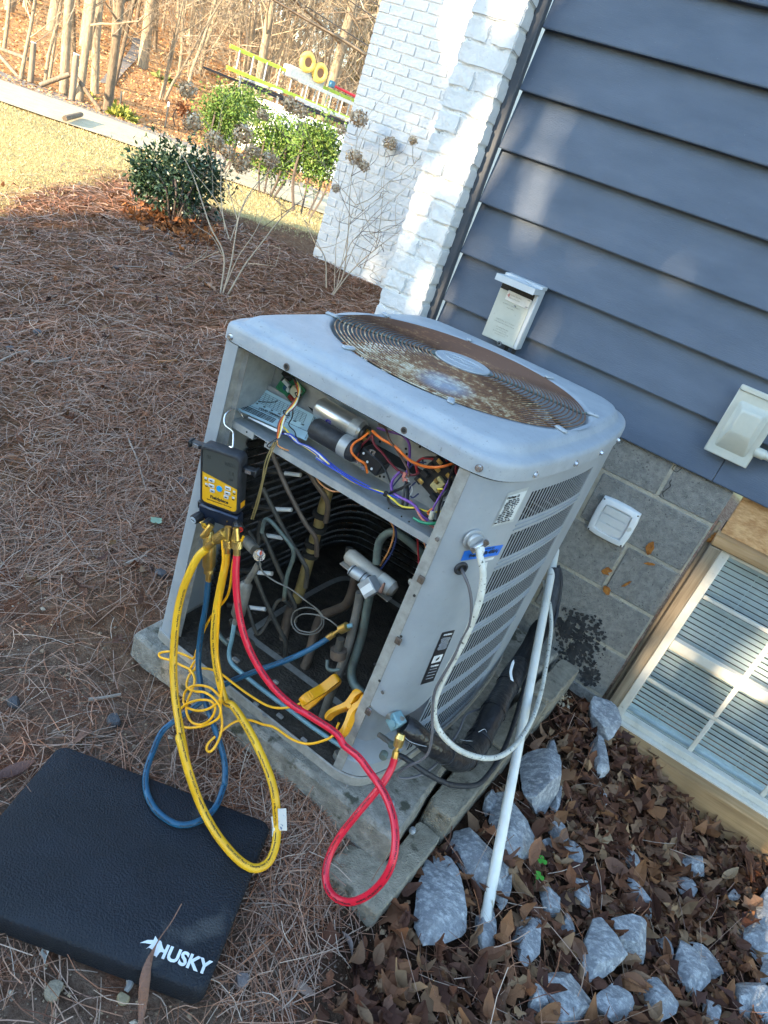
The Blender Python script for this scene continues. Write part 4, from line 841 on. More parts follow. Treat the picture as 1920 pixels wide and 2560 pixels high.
pipe([(1330, 640, -1.06), (1336, 570, -1.06), (1350, 520, -1.06), (1385, 486, -1.06), (1430, 480, -1.06), (1490, 520, -1.05), (1550, 575, -1.04), (1600, 640, -1.0)], 44, 'coppergreen', label='green tarnished copper bend above the valve')
pipe([(1245, 790, -1.07), (1225, 900, -1.07), (1185, 1060, -1.08), (1140, 1190, -1.09), (1115, 1260, -1.09), (1080, 1350, -1.09), (1050, 1440, -1.09)], 46, 'coppergrey')
pipe([(1295, 800, -1.06), (1275, 900, -1.06), (1255, 1010, -1.06), (1225, 1110, -1.07), (1200, 1200, -1.08), (1212, 1265, -1.09), (1255, 1310, -1.10), (1290, 1360, -1.10)], 46, 'coppergreen')
pipe([(1075, 1140, -1.10), (1075, 1180, -1.11), (1100, 1195, -1.11), (1140, 1190, -1.10)], 20, 'coppergreen')
se = pipe([(1145, 1030, -1.115), (1125, 1105, -1.115)], 42, 'copperdark', name='sensor_bulb', n=3); pipe([(1135, 1085, -1.11), (1130, 1125, -1.11)], 88, 'copperbrown', name='sensor_strap', n=2)
pipe([(1190, 560, -.93), (1180, 640, -.93)], 40, 'copperdark', n=2)
wire('x', [(1500, 735, -1.1), (1530, 735, -1.1), (1560, 720, -1.12)], .006, mat=MT['valve'], name='rubber_plug', **z3)
for P in ([(1130, 1590, -1.12), (1160, 1540, -1.12), (1215, 1500, -1.12)], [(1190, 1590, -1.14), (1195, 1530, -1.13), (1240, 1480, -1.12)], [(1100, 1560, -1.13), (1150, 1600, -1.15), (1180, 1570, -1.14)]): pipe(P, 20, 'copperdark')
pp = py(845, 1890, -1.17); ob('base_valve', MB().cyl(pp + (0, 0, -.02), pp + (0, 0, .012), .014, 12, bev=.004), MT['coppergrey'], hp)
# odd bits lying in the pan
lit = MB()
for (u, v_, s_) in [(575, 1600, .010), (590, 1650, .012), (690, 1705, .009), (660, 1790, .007), (700, 1790, .010), (640, 1760, .008), (760, 1850, .009)]:
    p = pz(u, v_, ZB + .012); lit.box(p, (s_, s_ * .6, .004), ax=frame(rng.normal(0, 1, 3) * (1, 1, .2))[0:1] * 0 or None, r=.002)
ob('pan_debris', lit, M('grey_debris', (.16, .15, .14), (.3, .28, .26), .9, 40), hp, kind='stuff')
# --------------------------------------------------- outside of the right panel: plate, fittings, stickers
def on_side(u, v, lo=0, d=0.):
    """photo point on the curved side skin"""
    r = ray(u, v); P = BODY; best = None
    for i in range(iF - 4, iBk):
        a, b = P[i % NP_], P[(i + 1) % NP_]; e = b - a; den = r[0] * e[1] - r[1] * e[0]
        if abs(den) < 1e-9: continue
        t = ((a[0] - CAM[0]) * e[1] - (a[1] - CAM[1]) * e[0]) / den; s_ = ((a[0] - CAM[0]) * r[1] - (a[1] - CAM[1]) * r[0]) / den
        if 0 <= s_ <= 1 and t > 0 and (best is None or t < best[0]): n_ = np.array([e[1], -e[0], 0]) / np.linalg.norm(e); best = (t, CAM + r * t + n_ * d, n_, np.array([e[0], e[1], 0]) / np.linalg.norm(e))
    return best[1:]
def sticker(name, px, mat, d=.0008, nu=6, nv=4, z=None, o=None):
    """quad wrapped on the side skin; corners TL,TR,BR,BL"""
    A = [np.array(p, float) for p in px]; mb = MB(); rows = []
    for j in range(nv + 1):
        L = A[0] + (A[3] - A[0]) * j / nv; R_ = A[1] + (A[2] - A[1]) * j / nv
        rows.append([on_side(*(L + (R_ - L) * i / nu), d=d)[0] for i in range(nu + 1)])
    mb.loft(rows[::-1], closed=False); return ob(name, mb, mat, hp, smooth=60)
def wrap_text(txt, size, u, v, u2, v2, mat, d=.0012, bold=0., parent=None, align='CENTER'):
    """text baseline direction from photo point (u,v) to (u2,v2) on the skin"""
    p, n_, t = on_side(u, v, d=d); q = on_side(u2, v2, d=d)[0]; ex = (q - p) / np.linalg.norm(q - p); ey = np.cross(n_, ex); ey /= np.linalg.norm(ey); ex = np.cross(ey, n_)
    return ob('lettering', lettering(txt, size, p + n_ * .0006, ex, ey, .0003, align, bold), mat, parent or hp, smooth=0)
plate = sticker('rating_plate', [(1270, 1232), (1322, 1217), (1283, 1303), (1228, 1318)], plain('foil_plate', (.36, .38, .37), .4, .2), .0008)
sticker('rating_plate_face', [(1268, 1240), (1317, 1225), (1281, 1297), (1234, 1313)], M('white_plate', (.58, .61, .6), (.66, .68, .67), .45, 20, spots=((.1, .35, .25), 60, .74)), .0014)
wrap_text('Heritage 12', .0085, 1282, 1241, 1300, 1236, MT['print'], .002, .0002)
RT = random.Random(4)
for k in range(12):
    f = (k + 1.6) / 13.2; u = 1287 + (1252 - 1287) * f; v_ = 1240 + (1306 - 1240) * f
    wrap_text(RT.choice(['MOD. NO.   208/230  1PH', 'SERIAL  60HZ    RLA', 'COMPR. MOT.  18.0  96.0', 'O.D. MOT.    1/5   1.2', 'MIN. CKT. AMPACITY  23.0', 'HCFC-22   7 LBS  10 OZ', 'DESIGN PSIG   300  150']), .0042, u, v_, u + 10, v_ - 2.9, MT['print'], .002, .0001)
tape = sticker('blue_tape', [(1161, 1377), (1258, 1361), (1244, 1387), (1151, 1402)], plain('blue_masking_tape', (.008, .13, .55), .5), .001)
wrap_text('Freon99 (R-438A)', .0125, 1208, 1382, 1222, 1378.5, MT['print'], .0018, .0003)
wrap_text('HAS BEEN CHARGED WITH', .004, 1216, 1371, 1226, 1369, MT['print'], .0018)
sticker('tape_backing', [(1207, 1399), (1236, 1391), (1232, 1398), (1207, 1404)], MT['white'], .0006, 3, 2)
sticker('torn_sticker', [(1208, 1408), (1219, 1404), (1214, 1428), (1206, 1432)], MT['white'], .0006, 2, 2)
wl = sticker('warning_sticker', [(1105, 1581), (1137, 1574), (1083, 1702), (1050, 1712)], plain('black_sticker', (.012, .012, .014), .45), .0008)
def lab(f0, f1, g0, g1):
    T = np.array([1105, 1581.]), np.array([1137, 1574.]), np.array([1083, 1702.]), np.array([1050, 1712.])
    q = lambda f, g: (T[0] * (1 - f) + T[3] * f) * (1 - g) + (T[1] * (1 - f) + T[2] * f) * g
    return [q(f0, g0), q(f0, g1), q(f1, g1), q(f1, g0)]
sticker('sticker_symbol', lab(.46, .60, .15, .85), MT['white'], .0013, 2, 2)
a, b = lab(.53, .53, .3, .7)[0], lab(.53, .53, .3, .7)[1]; wrap_text('⚡', .012, *((a + b) / 2), *((a + b) / 2 + (b - a) * .4), MT['print'], .002, .0006)
for f, t_ in ((.055, 'CAUTION'), (.66, 'CAUTION')):
    q = lab(f, f, .5, .9); wrap_text(t_, .0065, *q[0], *q[1], MT['white'], .0018, .0004)
for k in range(15):
    f = .12 + k * .022 if k < 11 else .72 + (k - 11) * .06
    q = lab(f, f, .5, .9); wrap_text(RT.choice(['DISCONNECT POWER BEFORE', 'SERVICING THIS EQUIPMENT', 'SYSTEM CONTAINS HIGH', 'PRESSURE REFRIGERANT']), .0026, *q[0], *q[1], plain('grey_print', (.45, .46, .47), .6) if 'gp' not in globals() else gp, .0018)
# conduit connector and grommet
p, n_, t = on_side(1183, 1347, d=.001); zx = np.array([0, 0, 1.])
fit = ob('cable_connector', MB().cyl(p - n_ * .001, p + n_ * .004, .0245, 28, bev=.001), MT['galv'], hp)
ob('connector_ring', MB().cyl(p + n_ * .004, p + n_ * .014, .018, 24, bev=.002), MT['galv'], fit); ob('connector_bar', MB().box(p + n_ * .02 + t * .006 - zx * .004, (.021, .005, .007), ax=(.75 * t + .66 * zx, n_, np.cross(.75 * t + .66 * zx, n_)), r=.002), MT['steel'], fit)
for s_ in (-1, 1): c_ = p + (.75 * t + .66 * zx) * .016 * s_ + n_ * .026; ob('rusty_screw', MB().cyl(c_ - n_ * .004, c_ + n_ * .003, .0048, 8), MT['copperbrown'], fit)
c_ = p + t * .026; ob('set_screw', MB().cyl(c_ - t * .006 + n_ * .008, c_ + t * .006 + n_ * .008, .004, 6), MT['copperbrown'], fit)
g, gn, gt = on_side(1152, 1420, d=.001); grm = ob('rubber_grommet', MB().ring(g, .0125, .0042, ax=(gt, zx, gn), n=24, seg=8), MT['blackrub'], hp); ob('grommet_hole', MB().cyl(g - gn * .001, g + gn * .0005, .011, 16), MT['dark'], grm)
# service valves in the recess
sv = np.array([.402, -1.145, -.665]); bigv = py(1000, 1797, -1.165)
big = ob('service_valve', MB().cyl(bigv + np.array([-.05, .0, .004]), bigv + np.array([.012, -.012, 0]), .017, 16, bev=.004), MT['coppergrey'], hp, label='large grey suction service valve')
ob('valve_block', MB().box(bigv + np.array([-.004, -.012, -.002]), (.017, .015, .02), ax=((.9, -.3, -.3), (.3, .95, 0), (.28, -.09, .95)), r=.003), MT['copperblue'], big)
ob('hex_nut', MB().cyl(bigv + np.array([-.006, -.022, .002]), bigv + np.array([-.006, -.034, .004]), .010, 6), MT['copperblue'], big)
sm1 = py(962, 1882, -1.165); sm2 = py(981, 1857, -1.165)
sml = ob('service_valve', MB().cyl(sm1, sm1 + np.array([.004, -.018, 0]), .0105, 12, bev=.002), MT['coppergreen'], hp, label='small green capped liquid valve'); ob('valve_cap', MB().cyl(sm2, sm2 + np.array([.004, -.014, 0]), .0085, 12, bev=.002), MT['coppergreen'], sml); ob('valve_stem', MB().cyl(py(948, 1837, -1.15), sm2 + np.array([0, -.004, 0]), .007, 10), MT['coppergrey'], sml)
# --------------------------------------------------- charging chart lying in the control box
pap = thing('wiring_chart', (-.2, -1.1, -.1), 'curled pale blue charging chart lying in the open control box', 'chart')
def paper(px, mat, name, curl=.0):
    mb = MB(); A = [py(*p) for p in px]; rows = []
    for j in range(9):
        f = j / 8; L = A[0] * (1 - f) + A[3] * f; R_ = A[1] * (1 - f) + A[2] * f
        rows.append([L * (1 - i / 10) + R_ * (i / 10) + np.array([0, curl * math.sin(PI * f) * (1 - i / 10), -curl * math.sin(PI * f) * (1 - i / 14)]) for i in range(11)])
    mb.loft(rows, closed=False); return ob(name, mb, mat, pap, smooth=60), rows
blup = M('pale_blue_paper', (.42, .60, .66), (.50, .68, .73), .7, 12)
S5 = lambda x, y: (560 + x / 4.879, 900 + y / 4.879)
pc = [(*S5(385, 295), -1.06), (*S5(1135, 690), -1.06), (*S5(1000, 985), -1.13), (*S5(120, 590), -1.165)]
sheet1, rows = paper(pc, blup, 'chart_sheet', .016)
paper([(*S5(530, 290), -1.055), (*S5(830, 480), -1.05), (*S5(800, 520), -1.052), (*S5(515, 350), -1.057)], plain('grey_paper', (.3, .3, .3), .8), 'folded_sheet')
paper([(*S5(300, 690), -1.16), (*S5(660, 850), -1.162), (*S5(640, 880), -1.168), (*S5(290, 705), -1.168)], plain('cream_paper', (.6, .6, .57), .8), 'folded_sheet')
def onp(f, g):  # point on the sheet, f along, g down
    i = min(9, int(f * 10)); j = min(7, int(g * 8)); a = f * 10 - i; b = g * 8 - j
    return (rows[j][i] * (1 - a) + rows[j][i + 1] * a) * (1 - b) + (rows[j + 1][i] * (1 - a) + rows[j + 1][i + 1] * a) * b
pn = np.cross(onp(.6, .5) - onp(.4, .5), onp(.5, .4) - onp(.5, .6)); pn /= np.linalg.norm(pn); pn = -pn if pn @ (CAM - onp(.5, .5)) < 0 else pn
def pline(P, r=.0005, m='print'):
    mb = MB(); mb.tube([onp(*p) + pn * .0012 for p in P], r, 4, cap=False); return ob('printed_line', mb, MT[m], sheet1, smooth=0)
for a in np.linspace(.14, .86, 13): pline([(a, .10), (a, .2), (a, .30), (a, .40)], .00035)
for b in np.linspace(.10, .40, 7): pline([(t_, b) for t_ in np.linspace(.14, .86, 9)], .00035)
pline([(.14, .38), (.2, .34), (.3, .26), (.36, .2), (.4, .12)], .001); pline([(.02, .03), (.02, .3), (.02, .6), (.02, .92)]); pline([(.04, .03), (.04, .3), (.04, .62)]); pline([(.04, .62), (.3, .62), (.6, .62), (.97, .62)]); pline([(.96, .05), (.96, .3), (.96, .62)]); pline([(.98, .05), (.98, .5), (.98, .95)])
def ptext(txt, s_, f, g, rot=False):
    ex = onp(min(1, f + .05), g) - onp(f - .05, g); ex /= np.linalg.norm(ex); ey = np.cross(pn, ex)
    if rot: ex, ey = ey, -ex
    ob('lettering', lettering(txt, s_, onp(f, g) + pn * .0013, ex, ey, .0002, 'CENTER', .0002), MT['print'], sheet1, smooth=0)
ptext('LIQUID TEMPERATURE', .0085, .42, .56)
for t_, f in (('70', .14), ('80', .26), ('90', .38), ('100', .5), ('110', .62), ('120', .74), ('130', .86)): ptext(t_, .0065, f, .46)
ptext('170', .006, .105, .14); ptext('120', .006, .105, .30); ptext('LIQUID', .008, .07, .22, True)
for g in (.70, .76, .82, .88): ptext('SUBCOOLING CHARGING PRESSURE AT LIQUID VALVE', .0038, .28, g)
# ------------------------------------------------------------------ pad and footing
pad = thing('concrete_pad', (.1, -.6, -.9), 'mossy concrete pad under the heat pump', 'slab')
def slab(name, pts, z0_, z1_, mat, parent, r=.012, seed=1, amp=.004):
    """weathered slab with a plan outline (ccw)"""
    R_ = random.Random(seed); P = [np.array(p, float) for p in pts]; n = len(P); Q = []
    for i in range(n):
        a, b = P[i], P[(i + 1) % n]; m = max(2, int(np.linalg.norm(b - a) / .014))
        for k in range(m): Q.append(a + (b - a) * k / m)
    Q = np.array(Q); Q = (np.roll(Q, 1, 0) + 2 * Q + np.roll(Q, -1, 0)) / 4; c = Q.mean(0)
    nn_ = np.array([[R_.uniform(-amp, amp), R_.uniform(-amp, amp)] for _ in Q]); Q += (np.roll(nn_, 1, 0) + nn_ + np.roll(nn_, -1, 0)) / 2
    def lp(f, z_): return [np.array([*((q - (q - c) / (np.linalg.norm(q - c) + 1e-6) * f) if f < .3 else c + (q - c) * (1 - f)), z_ + R_.uniform(-amp, amp) * .25]) for q in Q]
    mb = MB(); mb.loft([lp(0, z0_), lp(0, (z0_ * .6 + z1_ * .4)), lp(0, z1_ - r), lp(r * .6, z1_ - r * .35), lp(r * 1.3, z1_), lp(.5, z1_), lp(.9, z1_)], cap1=True)
    return ob(name, mb, mat, parent, smooth=24)
slab('slab', [(-.362, -1.246), (.10, -1.249), (.572, -1.247), (.566, -.9), (.60, -.45), (.655, -.06), (-.36, -.05), (-.366, -.9)], -1.02, -.831, MT['concrete'], pad, .010, 2, .0014)
foot = [((.470, -1.36), (.640, -1.36), (.668, -1.06), (.60, -1.06), (.576, -1.2), (.49, -1.24))]
def footing(name, quad, z0_, z1_, lab, seed):
    c = np.mean(quad, 0); t = thing(name, (*c, z0_), lab, 'block'); slab('block_body', quad, z0_, z1_, MT['blockcon'], t, .005, seed, .0025); return t
fz = -.915
footing('footing_block', [(.470, -1.365), (.632, -1.36), (.655, -1.055), (.585, -1.055), (.575, -1.245), (.47, -1.262)], -1.15, -.93, 'tan footing block jutting out under the front corner of the pad', 11)
footing('footing_block', [(.578, -1.045), (.66, -1.045), (.69, -.70), (.592, -.70)], -1.15, -.868, 'tan footing block along the pad edge nearest the white pipe foot', 12)
footing('footing_block', [(.598, -.692), (.692, -.692), (.715, -.36), (.63, -.36)], -1.15, -.86, 'cracked footing block in the middle of the row beside the pad', 13)
footing('footing_block', [(.636, -.352), (.72, -.352), (.75, -.05), (.672, -.05)], -1.15, -.85, 'footing block at the house end of the row beside the pad', 14)
for nm, uv, z_, r_ in (('acorn_cap', (972, 1997), -.826, .008), ('acorn_cap', (979, 2009), -.826, .009), ('pebble', (1031, 2076), -.90, .010)):
    p = pz(*uv, z_); mb = MB(); mb.tube([p + (0, 0, -r_), p + (0, 0, -r_ * .6), p, p + (0, 0, r_ * .7), p + (0, 0, r_ * .95)], [r_ * .2, r_ * .8, r_, r_ * .7, r_ * .15], 10); o = ob(nm, mb, MT['rock'], org=p)
    prop(o, {0: 'small dark round nut on the pad beside the red hose crossing', 1: 'small bluish round nut touching the red hose on the pad', 2: 'pale pebble on the ledge below the pad edge'}[0 if uv[0] == 972 else 1 if uv[0] == 979 else 2], 'nut' if nm == 'acorn_cap' else 'pebble')
# ------------------------------------------------------------------ foam kneeling mat
A_ = np.array([-.206, -1.588]); B_ = np.array([.308, -1.380]); C_ = np.array([.449, -1.752]); D_ = A_ + (C_ - B_)
mat_t = thing('kneeling_mat', (.1, -1.65, -.945), 'thick black foam kneeling mat with a white logo and word', 'mat')
ZM = -.897
def mq(a, b): return A_ + (B_ - A_) * a + (D_ - A_) * b
ol = []
for (a, b) in ((0, 0), (0, 1), (1, 1), (1, 0)):
    c = np.array([a, b]); r_ = np.array([.045, .06])
    s_ = np.array([1 if a == 0 else -1, 1 if b == 0 else -1]); k0 = {(0, 0): 270, (0, 1): 180, (1, 1): 90, (1, 0): 0}[(a, b)]
    for q in range(7):
        an = math.radians(k0 - q * 15) if True else 0
        ol.append(c + s_ * r_ + r_ * np.array([math.cos(an), -math.sin(an)]) * 1)
def fixol():
    out = []
    for (a, b), (st) in zip(((0, 0), (0, 1), (1, 1), (1, 0)), (0, 1, 2, 3)):
        cx_, cy_ = (.045 if a == 0 else .955), (.06 if b == 0 else .94)
        for q in range(8):
            an = math.radians([-90, 180, 90, 0][st] - q * 90 / 7); out.append((cx_ + .045 * math.cos(an), cy_ + .06 * math.sin(an)))
    return out
ol = fixol(); c2 = np.array([.5, .5]); mb = MB()
def ml(f, z_): return [np.array([*mq(*(c2 + (np.array(p) - c2) * f)), z_ + (.0025 * math.sin(p[0] * 5) * math.sin(p[1] * 4) if f < .98 else 0)]) for p in ol]
mb.loft([ml(.985, -.955), ml(1.0, -.948), ml(1.0, ZM - .008), ml(.99, ZM - .002), ml(.97, ZM), ml(.7, ZM), ml(.35, ZM), ml(.05, ZM)], cap1=True); mb.f = [f[::-1] for f in mb.f]; ob('mat_body', mb, MT['foam'], mat_t, smooth=60)
ex = (B_ - A_) / np.linalg.norm(B_ - A_); ex = np.array([*ex, 0]); ey = np.array([-ex[1], ex[0], 0])
logo_w = plain('white_logo_print', (.62, .64, .66), .6)
hu = pz(455, 2397, ZM + .0035); ob('lettering', lettering('HUSKY', .036, hu, ex, ey, .0004, 'CENTER', .0012), logo_w, mat_t, smooth=0)
hd = pz(383, 2366, ZM + .0035); mb = MB(); HP = [(a * 1.2, b * 1.2) for a, b in [(-.022, -.002), (-.013, .006), (-.004, .009), (-.004, .016), (.003, .011), (.008, .012), (.013, .006), (.019, .0), (.014, -.005), (.012, -.014), (.006, -.008), (.0, -.012), (.001, -.005), (-.006, -.004), (-.009, -.0075), (-.004, .002), (-.014, .0005)]]
mb.prism(HP, hd, ex, ey, (0, 0, 1), .0005); ob('dog_head_logo', mb, logo_w, mat_t, smooth=0)
# ------------------------------------------------------------------ gauge manifold
GX = np.array([.97175859, .19778906, .12870408]); GZ = np.array([-.09740943, -.16055391, .98220866]); GN = np.array([.21493407, -.96700669, -.13675313]); GCc = np.array([-.173, -1.27, -.212])
def G(a, b, c): return GCc + GX * a + GZ * b + GN * c       # across, up, towards the viewer
gg = thing('gauge_manifold', GCc + np.array([0, 0, -.1]), 'yellow and black digital gauge manifold hanging by a wire hook', 'gauge'); AX = (GX, GN, GZ)
def gp(poly, c0, c1, nm, mat, par=None, smooth=35, label=None):
    mb = MB(); mb.prism(poly, G(0, 0, c0), GX, GZ, GN, c1 - c0); mb.f = [f[::-1] for f in mb.f]; return ob(nm, mb, mat, par or gg, smooth=smooth, label=label)
def rr(x0, x1, z0_, z1_, r, n=5, top=None):
    P = []
    for cx_, cz_, a0 in ((x1 - r, z1_ - r, 0), (x0 + r, z1_ - r, 90), (x0 + r, z0_ + r, 180), (x1 - r, z0_ + r, 270)):
        for k in range(n + 1): a = math.radians(a0 + 90 * k / n); P.append((cx_ + r * math.cos(a), cz_ + r * math.sin(a)))
    return P
def hump(x0, x1, z0_, z1_, r, h):   # rounded case with a raised wavy top
    P = rr(x0, x1, z0_, z1_, r); return [(x, z_ + h * math.exp(-((x) / .022) ** 2) * (1 if z_ > (z0_ + z1_) / 2 else 0)) for x, z_ in P]
cs = MB(); o0 = rr(-.054, .054, -.081, .082, .013, 6); L_ = []
for f, c in ((.95, -.036), (1, -.031), (1, -.006), (.985, -.001), (.955, .001), (.90, .0012), (.90, -.0015), (.1, -.0015)): L_.append([G(x * f, z_ * (f if f > .5 else f), c) for x, z_ in o0])
cs.loft(L_, cap0=True, cap1=True); body = ob('case', cs, MT['blackrub'], gg, smooth=50)
fy = M('yellow_face_plate', (.72, .37, .01), (.78, .43, .02), .4, 10)
gp([(-.0475, -.073), (.0475, -.073), (.0475, -.008), (-.0475, .010)], -.0012, -.0006, 'face_plate', fy, body)
gp([(-.0475, .0105), (.0475, -.0075), (.0475, .073), (-.0475, .073)], -.0012, -.0004, 'display', M('lcd_screen', (.055, .06, .055), (.075, .08, .075), .22, 4), body)
def gtext(t_, s_, a, b, m='print', bold=.0, c=-.0003, par=None, sl=-.19):
    e = GX + GZ * 0; return ob('lettering', lettering(t_, s_, G(a, b, c), GX, GZ, .0002, 'CENTER', bold), MT[m] if isinstance(m, str) else m, par or body, smooth=0)
gtext('Fieldpiece', .0125, 0, -.0525, bold=.0004); gtext('SMAN Refrigerant Manifold + Micron Gauge', .0038, 0, -.0625, bold=.0001)
lcd = plain('lcd_digits', (.025, .028, .026), .4)
for t_, a, b, s_ in (('103.5', .027, .052, .015), ('5.8', .030, .030, .012), ('0.0', .030, .014, .010), ('22', -.03, .055, .010)): gtext(t_, s_, a, b, lcd, .0, .0001)
gb = plain('grey_button', (.42, .47, .52), .45)
for a, b, w_, t_ in ((-.022, -.006, .008, ''), (-.022, -.021, .008, ''), (-.019, -.034, .0065, ''), (.023, -.012, .008, '▲'), (.022, -.026, .008, ''), (.019, -.038, .0065, '▼')):
    bt = ob('button', MB().box(G(a, b, .0002), (w_, .0016, .0048), ax=AX, r=.0012), gb, body); ob('button_mark', MB().box(G(a, b, .0020), (w_ * .45, .0002, .0014), ax=AX), MT['print'], bt)
ob('power_button', MB().cyl(G(0, -.021, -.001), G(0, -.021, .002), .0078, 20, bev=.0008), plain('blue_button', (.01, .28, .62), .4), body)
for a, b in ((-.038, -.005), (-.036, -.021), (.040, -.016), (.038, -.033)):
    ob('button', MB().box(G(a, b, .0), (.0035, .0008, .0028), ax=AX, r=.0006), gb, body); ob('button_mark', MB().box(G(a, b - .006, -.0002), (.003, .0003, .0012), ax=AX), MT['print'], body)
ob('side_label', MB().box(G(.0545, -.055, -.018), (.0006, .009, .0075), ax=AX), MT['yellowpl'], body)
for s_, b in ((-1, .068), (1, .046)):
    h = ob('side_handle', MB().box(G(s_ * .069, b, -.016), (.018, .009, .0065), ax=AX, r=.002), MT['black'], gg); ob('handle_badge', MB().box(G(s_ * .070, b, -.0062), (.0075, .0008, .0045), ax=AX), MT['steel'], h); ob('handle_end', MB().box(G(s_ * .088, b, -.016), (.0035, .011, .0095), ax=AX, r=.002), MT['black'], h)
hk = [py(535, 1140, -1.268)] ; wire_hook = [G(.012, .088, -.02)] + [py(300 + a / 2.07375, 1100 + b / 2.07375, y) for a, b, y in []] + [py(*S5(x, y), d) for x, y, d in [(105, 1060, -1.262), (115, 930, -1.25), (105, 870, -1.24), (20, 800, -1.225), (5, 720, -1.215), (30, 650, -1.205), (90, 605, -1.19), (150, 600, -1.175), (205, 640, -1.16), (235, 705, -1.158)]]
ob('wire_hook', MB().tube(cat(wire_hook, 6), .0022, 8), MT['steel'], gg)
blk = ob('valve_block', MB().box(G(-.002, -.104, -.014), (.054, .017, .020), ax=AX, r=.004), plain('black_anodised', (.02, .028, .05), .3, .4), gg); ob('block_wing', MB().box(G(-.058, -.092, -.016), (.006, .012, .011), ax=AX, r=.003), MT['black'], blk); ob('sight_screw', MB().cyl(G(.026, -.104, .003), G(.026, -.104, .0045), .002, 8), MT['brass'], blk)
def knob(a, b, dirn, col, rr_=.013):
    d = GX * dirn[0] + GZ * dirn[1] + GN * dirn[2]; d /= np.linalg.norm(d); c = G(a, b, .004); k = MB(); _, n1, n2 = frame(d); L_ = []
    for s_, f in ((0, .75), (.004, 1), (.020, 1.0), (.025, .97), (.026, .85)): L_.append([c + d * s_ + (n1 * math.cos(t) + n2 * math.sin(t)) * rr_ * f * (1 - .07 * (math.cos(t * 8) > .4)) for t in np.linspace(0, 2 * PI, 48, endpoint=False)])
    k.loft(L_, cap0=True, cap1=True); o = ob('knob', k, MT['black'], gg, smooth=40); ob('knob_cap', MB().cyl(c + d * .0255, c + d * .0275, rr_ * .68, 20), col, o); ob('knob_mark', MB().box(c + d * .0278, (.005, .0004, .0012), ax=(n1, d, n2)), MT['print'], o)
knob(-.046, -.112, (-.25, -.12, 1), plain('grey_cap', (.35, .4, .45), .4)); knob(-.016, -.118, (-.15, -.1, 1), fy); knob(.053, -.098, (.75, -.10, .75), plain('red_cap', (.55, .03, .02), .4), .0125)
ob('knob_cap', MB().cyl(G(-.046, -.122, -.01), G(-.048, -.140, .0), .006, 10), MT['brass'], gg)
# brass ports under the block
P3 = lambda x, y, d: py(300 + x / 2.07375, 1100 + y / 2.07375, d)
def port(pts, rad, nm='brass_port', kn=None):
    o = ob(nm, MB().tube(pts, rad, 14), MT['brass'], gg, smooth=40)
    if kn:
        a, b, r_ = kn; t = (b - a) / np.linalg.norm(b - a); _, n1, n2 = frame(t); mb = MB(); L_ = []
        for i in range(6): L_.append([a + (b - a) * i / 5 + (n1 * math.cos(q + i * .12) + n2 * math.sin(q + i * .12)) * r_ * (1 + .05 * (k % 2)) for k, q in enumerate(np.linspace(0, 2 * PI, 36, endpoint=False))])
        mb.loft(L_, cap0=True, cap1=True); ob('knurled_nut', mb, MT['brass'], o, smooth=0)
    return o
YG = -1.29
port([P3(475, 440, YG), P3(440, 490, YG - .01), P3(425, 500, YG - .012)], [.008, .0085, .007])
port([P3(430, 425, YG + .01), P3(445, 445, YG + .01)], [.006, .006])
port([P3(470, 470, -1.275), P3(466, 520, -1.275), P3(460, 650, -1.275), P3(459, 672, -1.275)], [.007, .0165, .0165, .011], 'brass_filter', (P3(460, 660, -1.275), P3(459, 690, -1.275), .0115))
port([P3(459, 690, -1.275), P3(457, 735, -1.275)], [.0075, .0075], 'hose_end')
port([P3(560, 470, YG), P3(520, 500, YG), P3(485, 530, YG)], [.006, .006, .006], kn=(P3(545, 480, YG), P3(500, 515, YG), .0125)); port([P3(487, 527, YG), P3(445, 565, YG)], [.0085, .0085], 'hose_end')
port([P3(560, 450, YG), P3(557, 520, YG)], [.008, .008], kn=(P3(557, 515, YG), P3(555, 555, YG), .012)); port([P3(555, 555, YG), P3(551, 590, YG)], [.0085, .0085], 'hose_end')
port([P3(602, 455, YG), P3(606, 520, YG)], [.008, .008], kn=(P3(606, 522, YG), P3(607, 560, YG), .0125)); port([P3(607, 560, YG), P3(605, 600, YG)], [.0085, .0085], 'hose_end')
port([P3(600, 470, YG), P3(585, 515, YG)], [.006, .005])
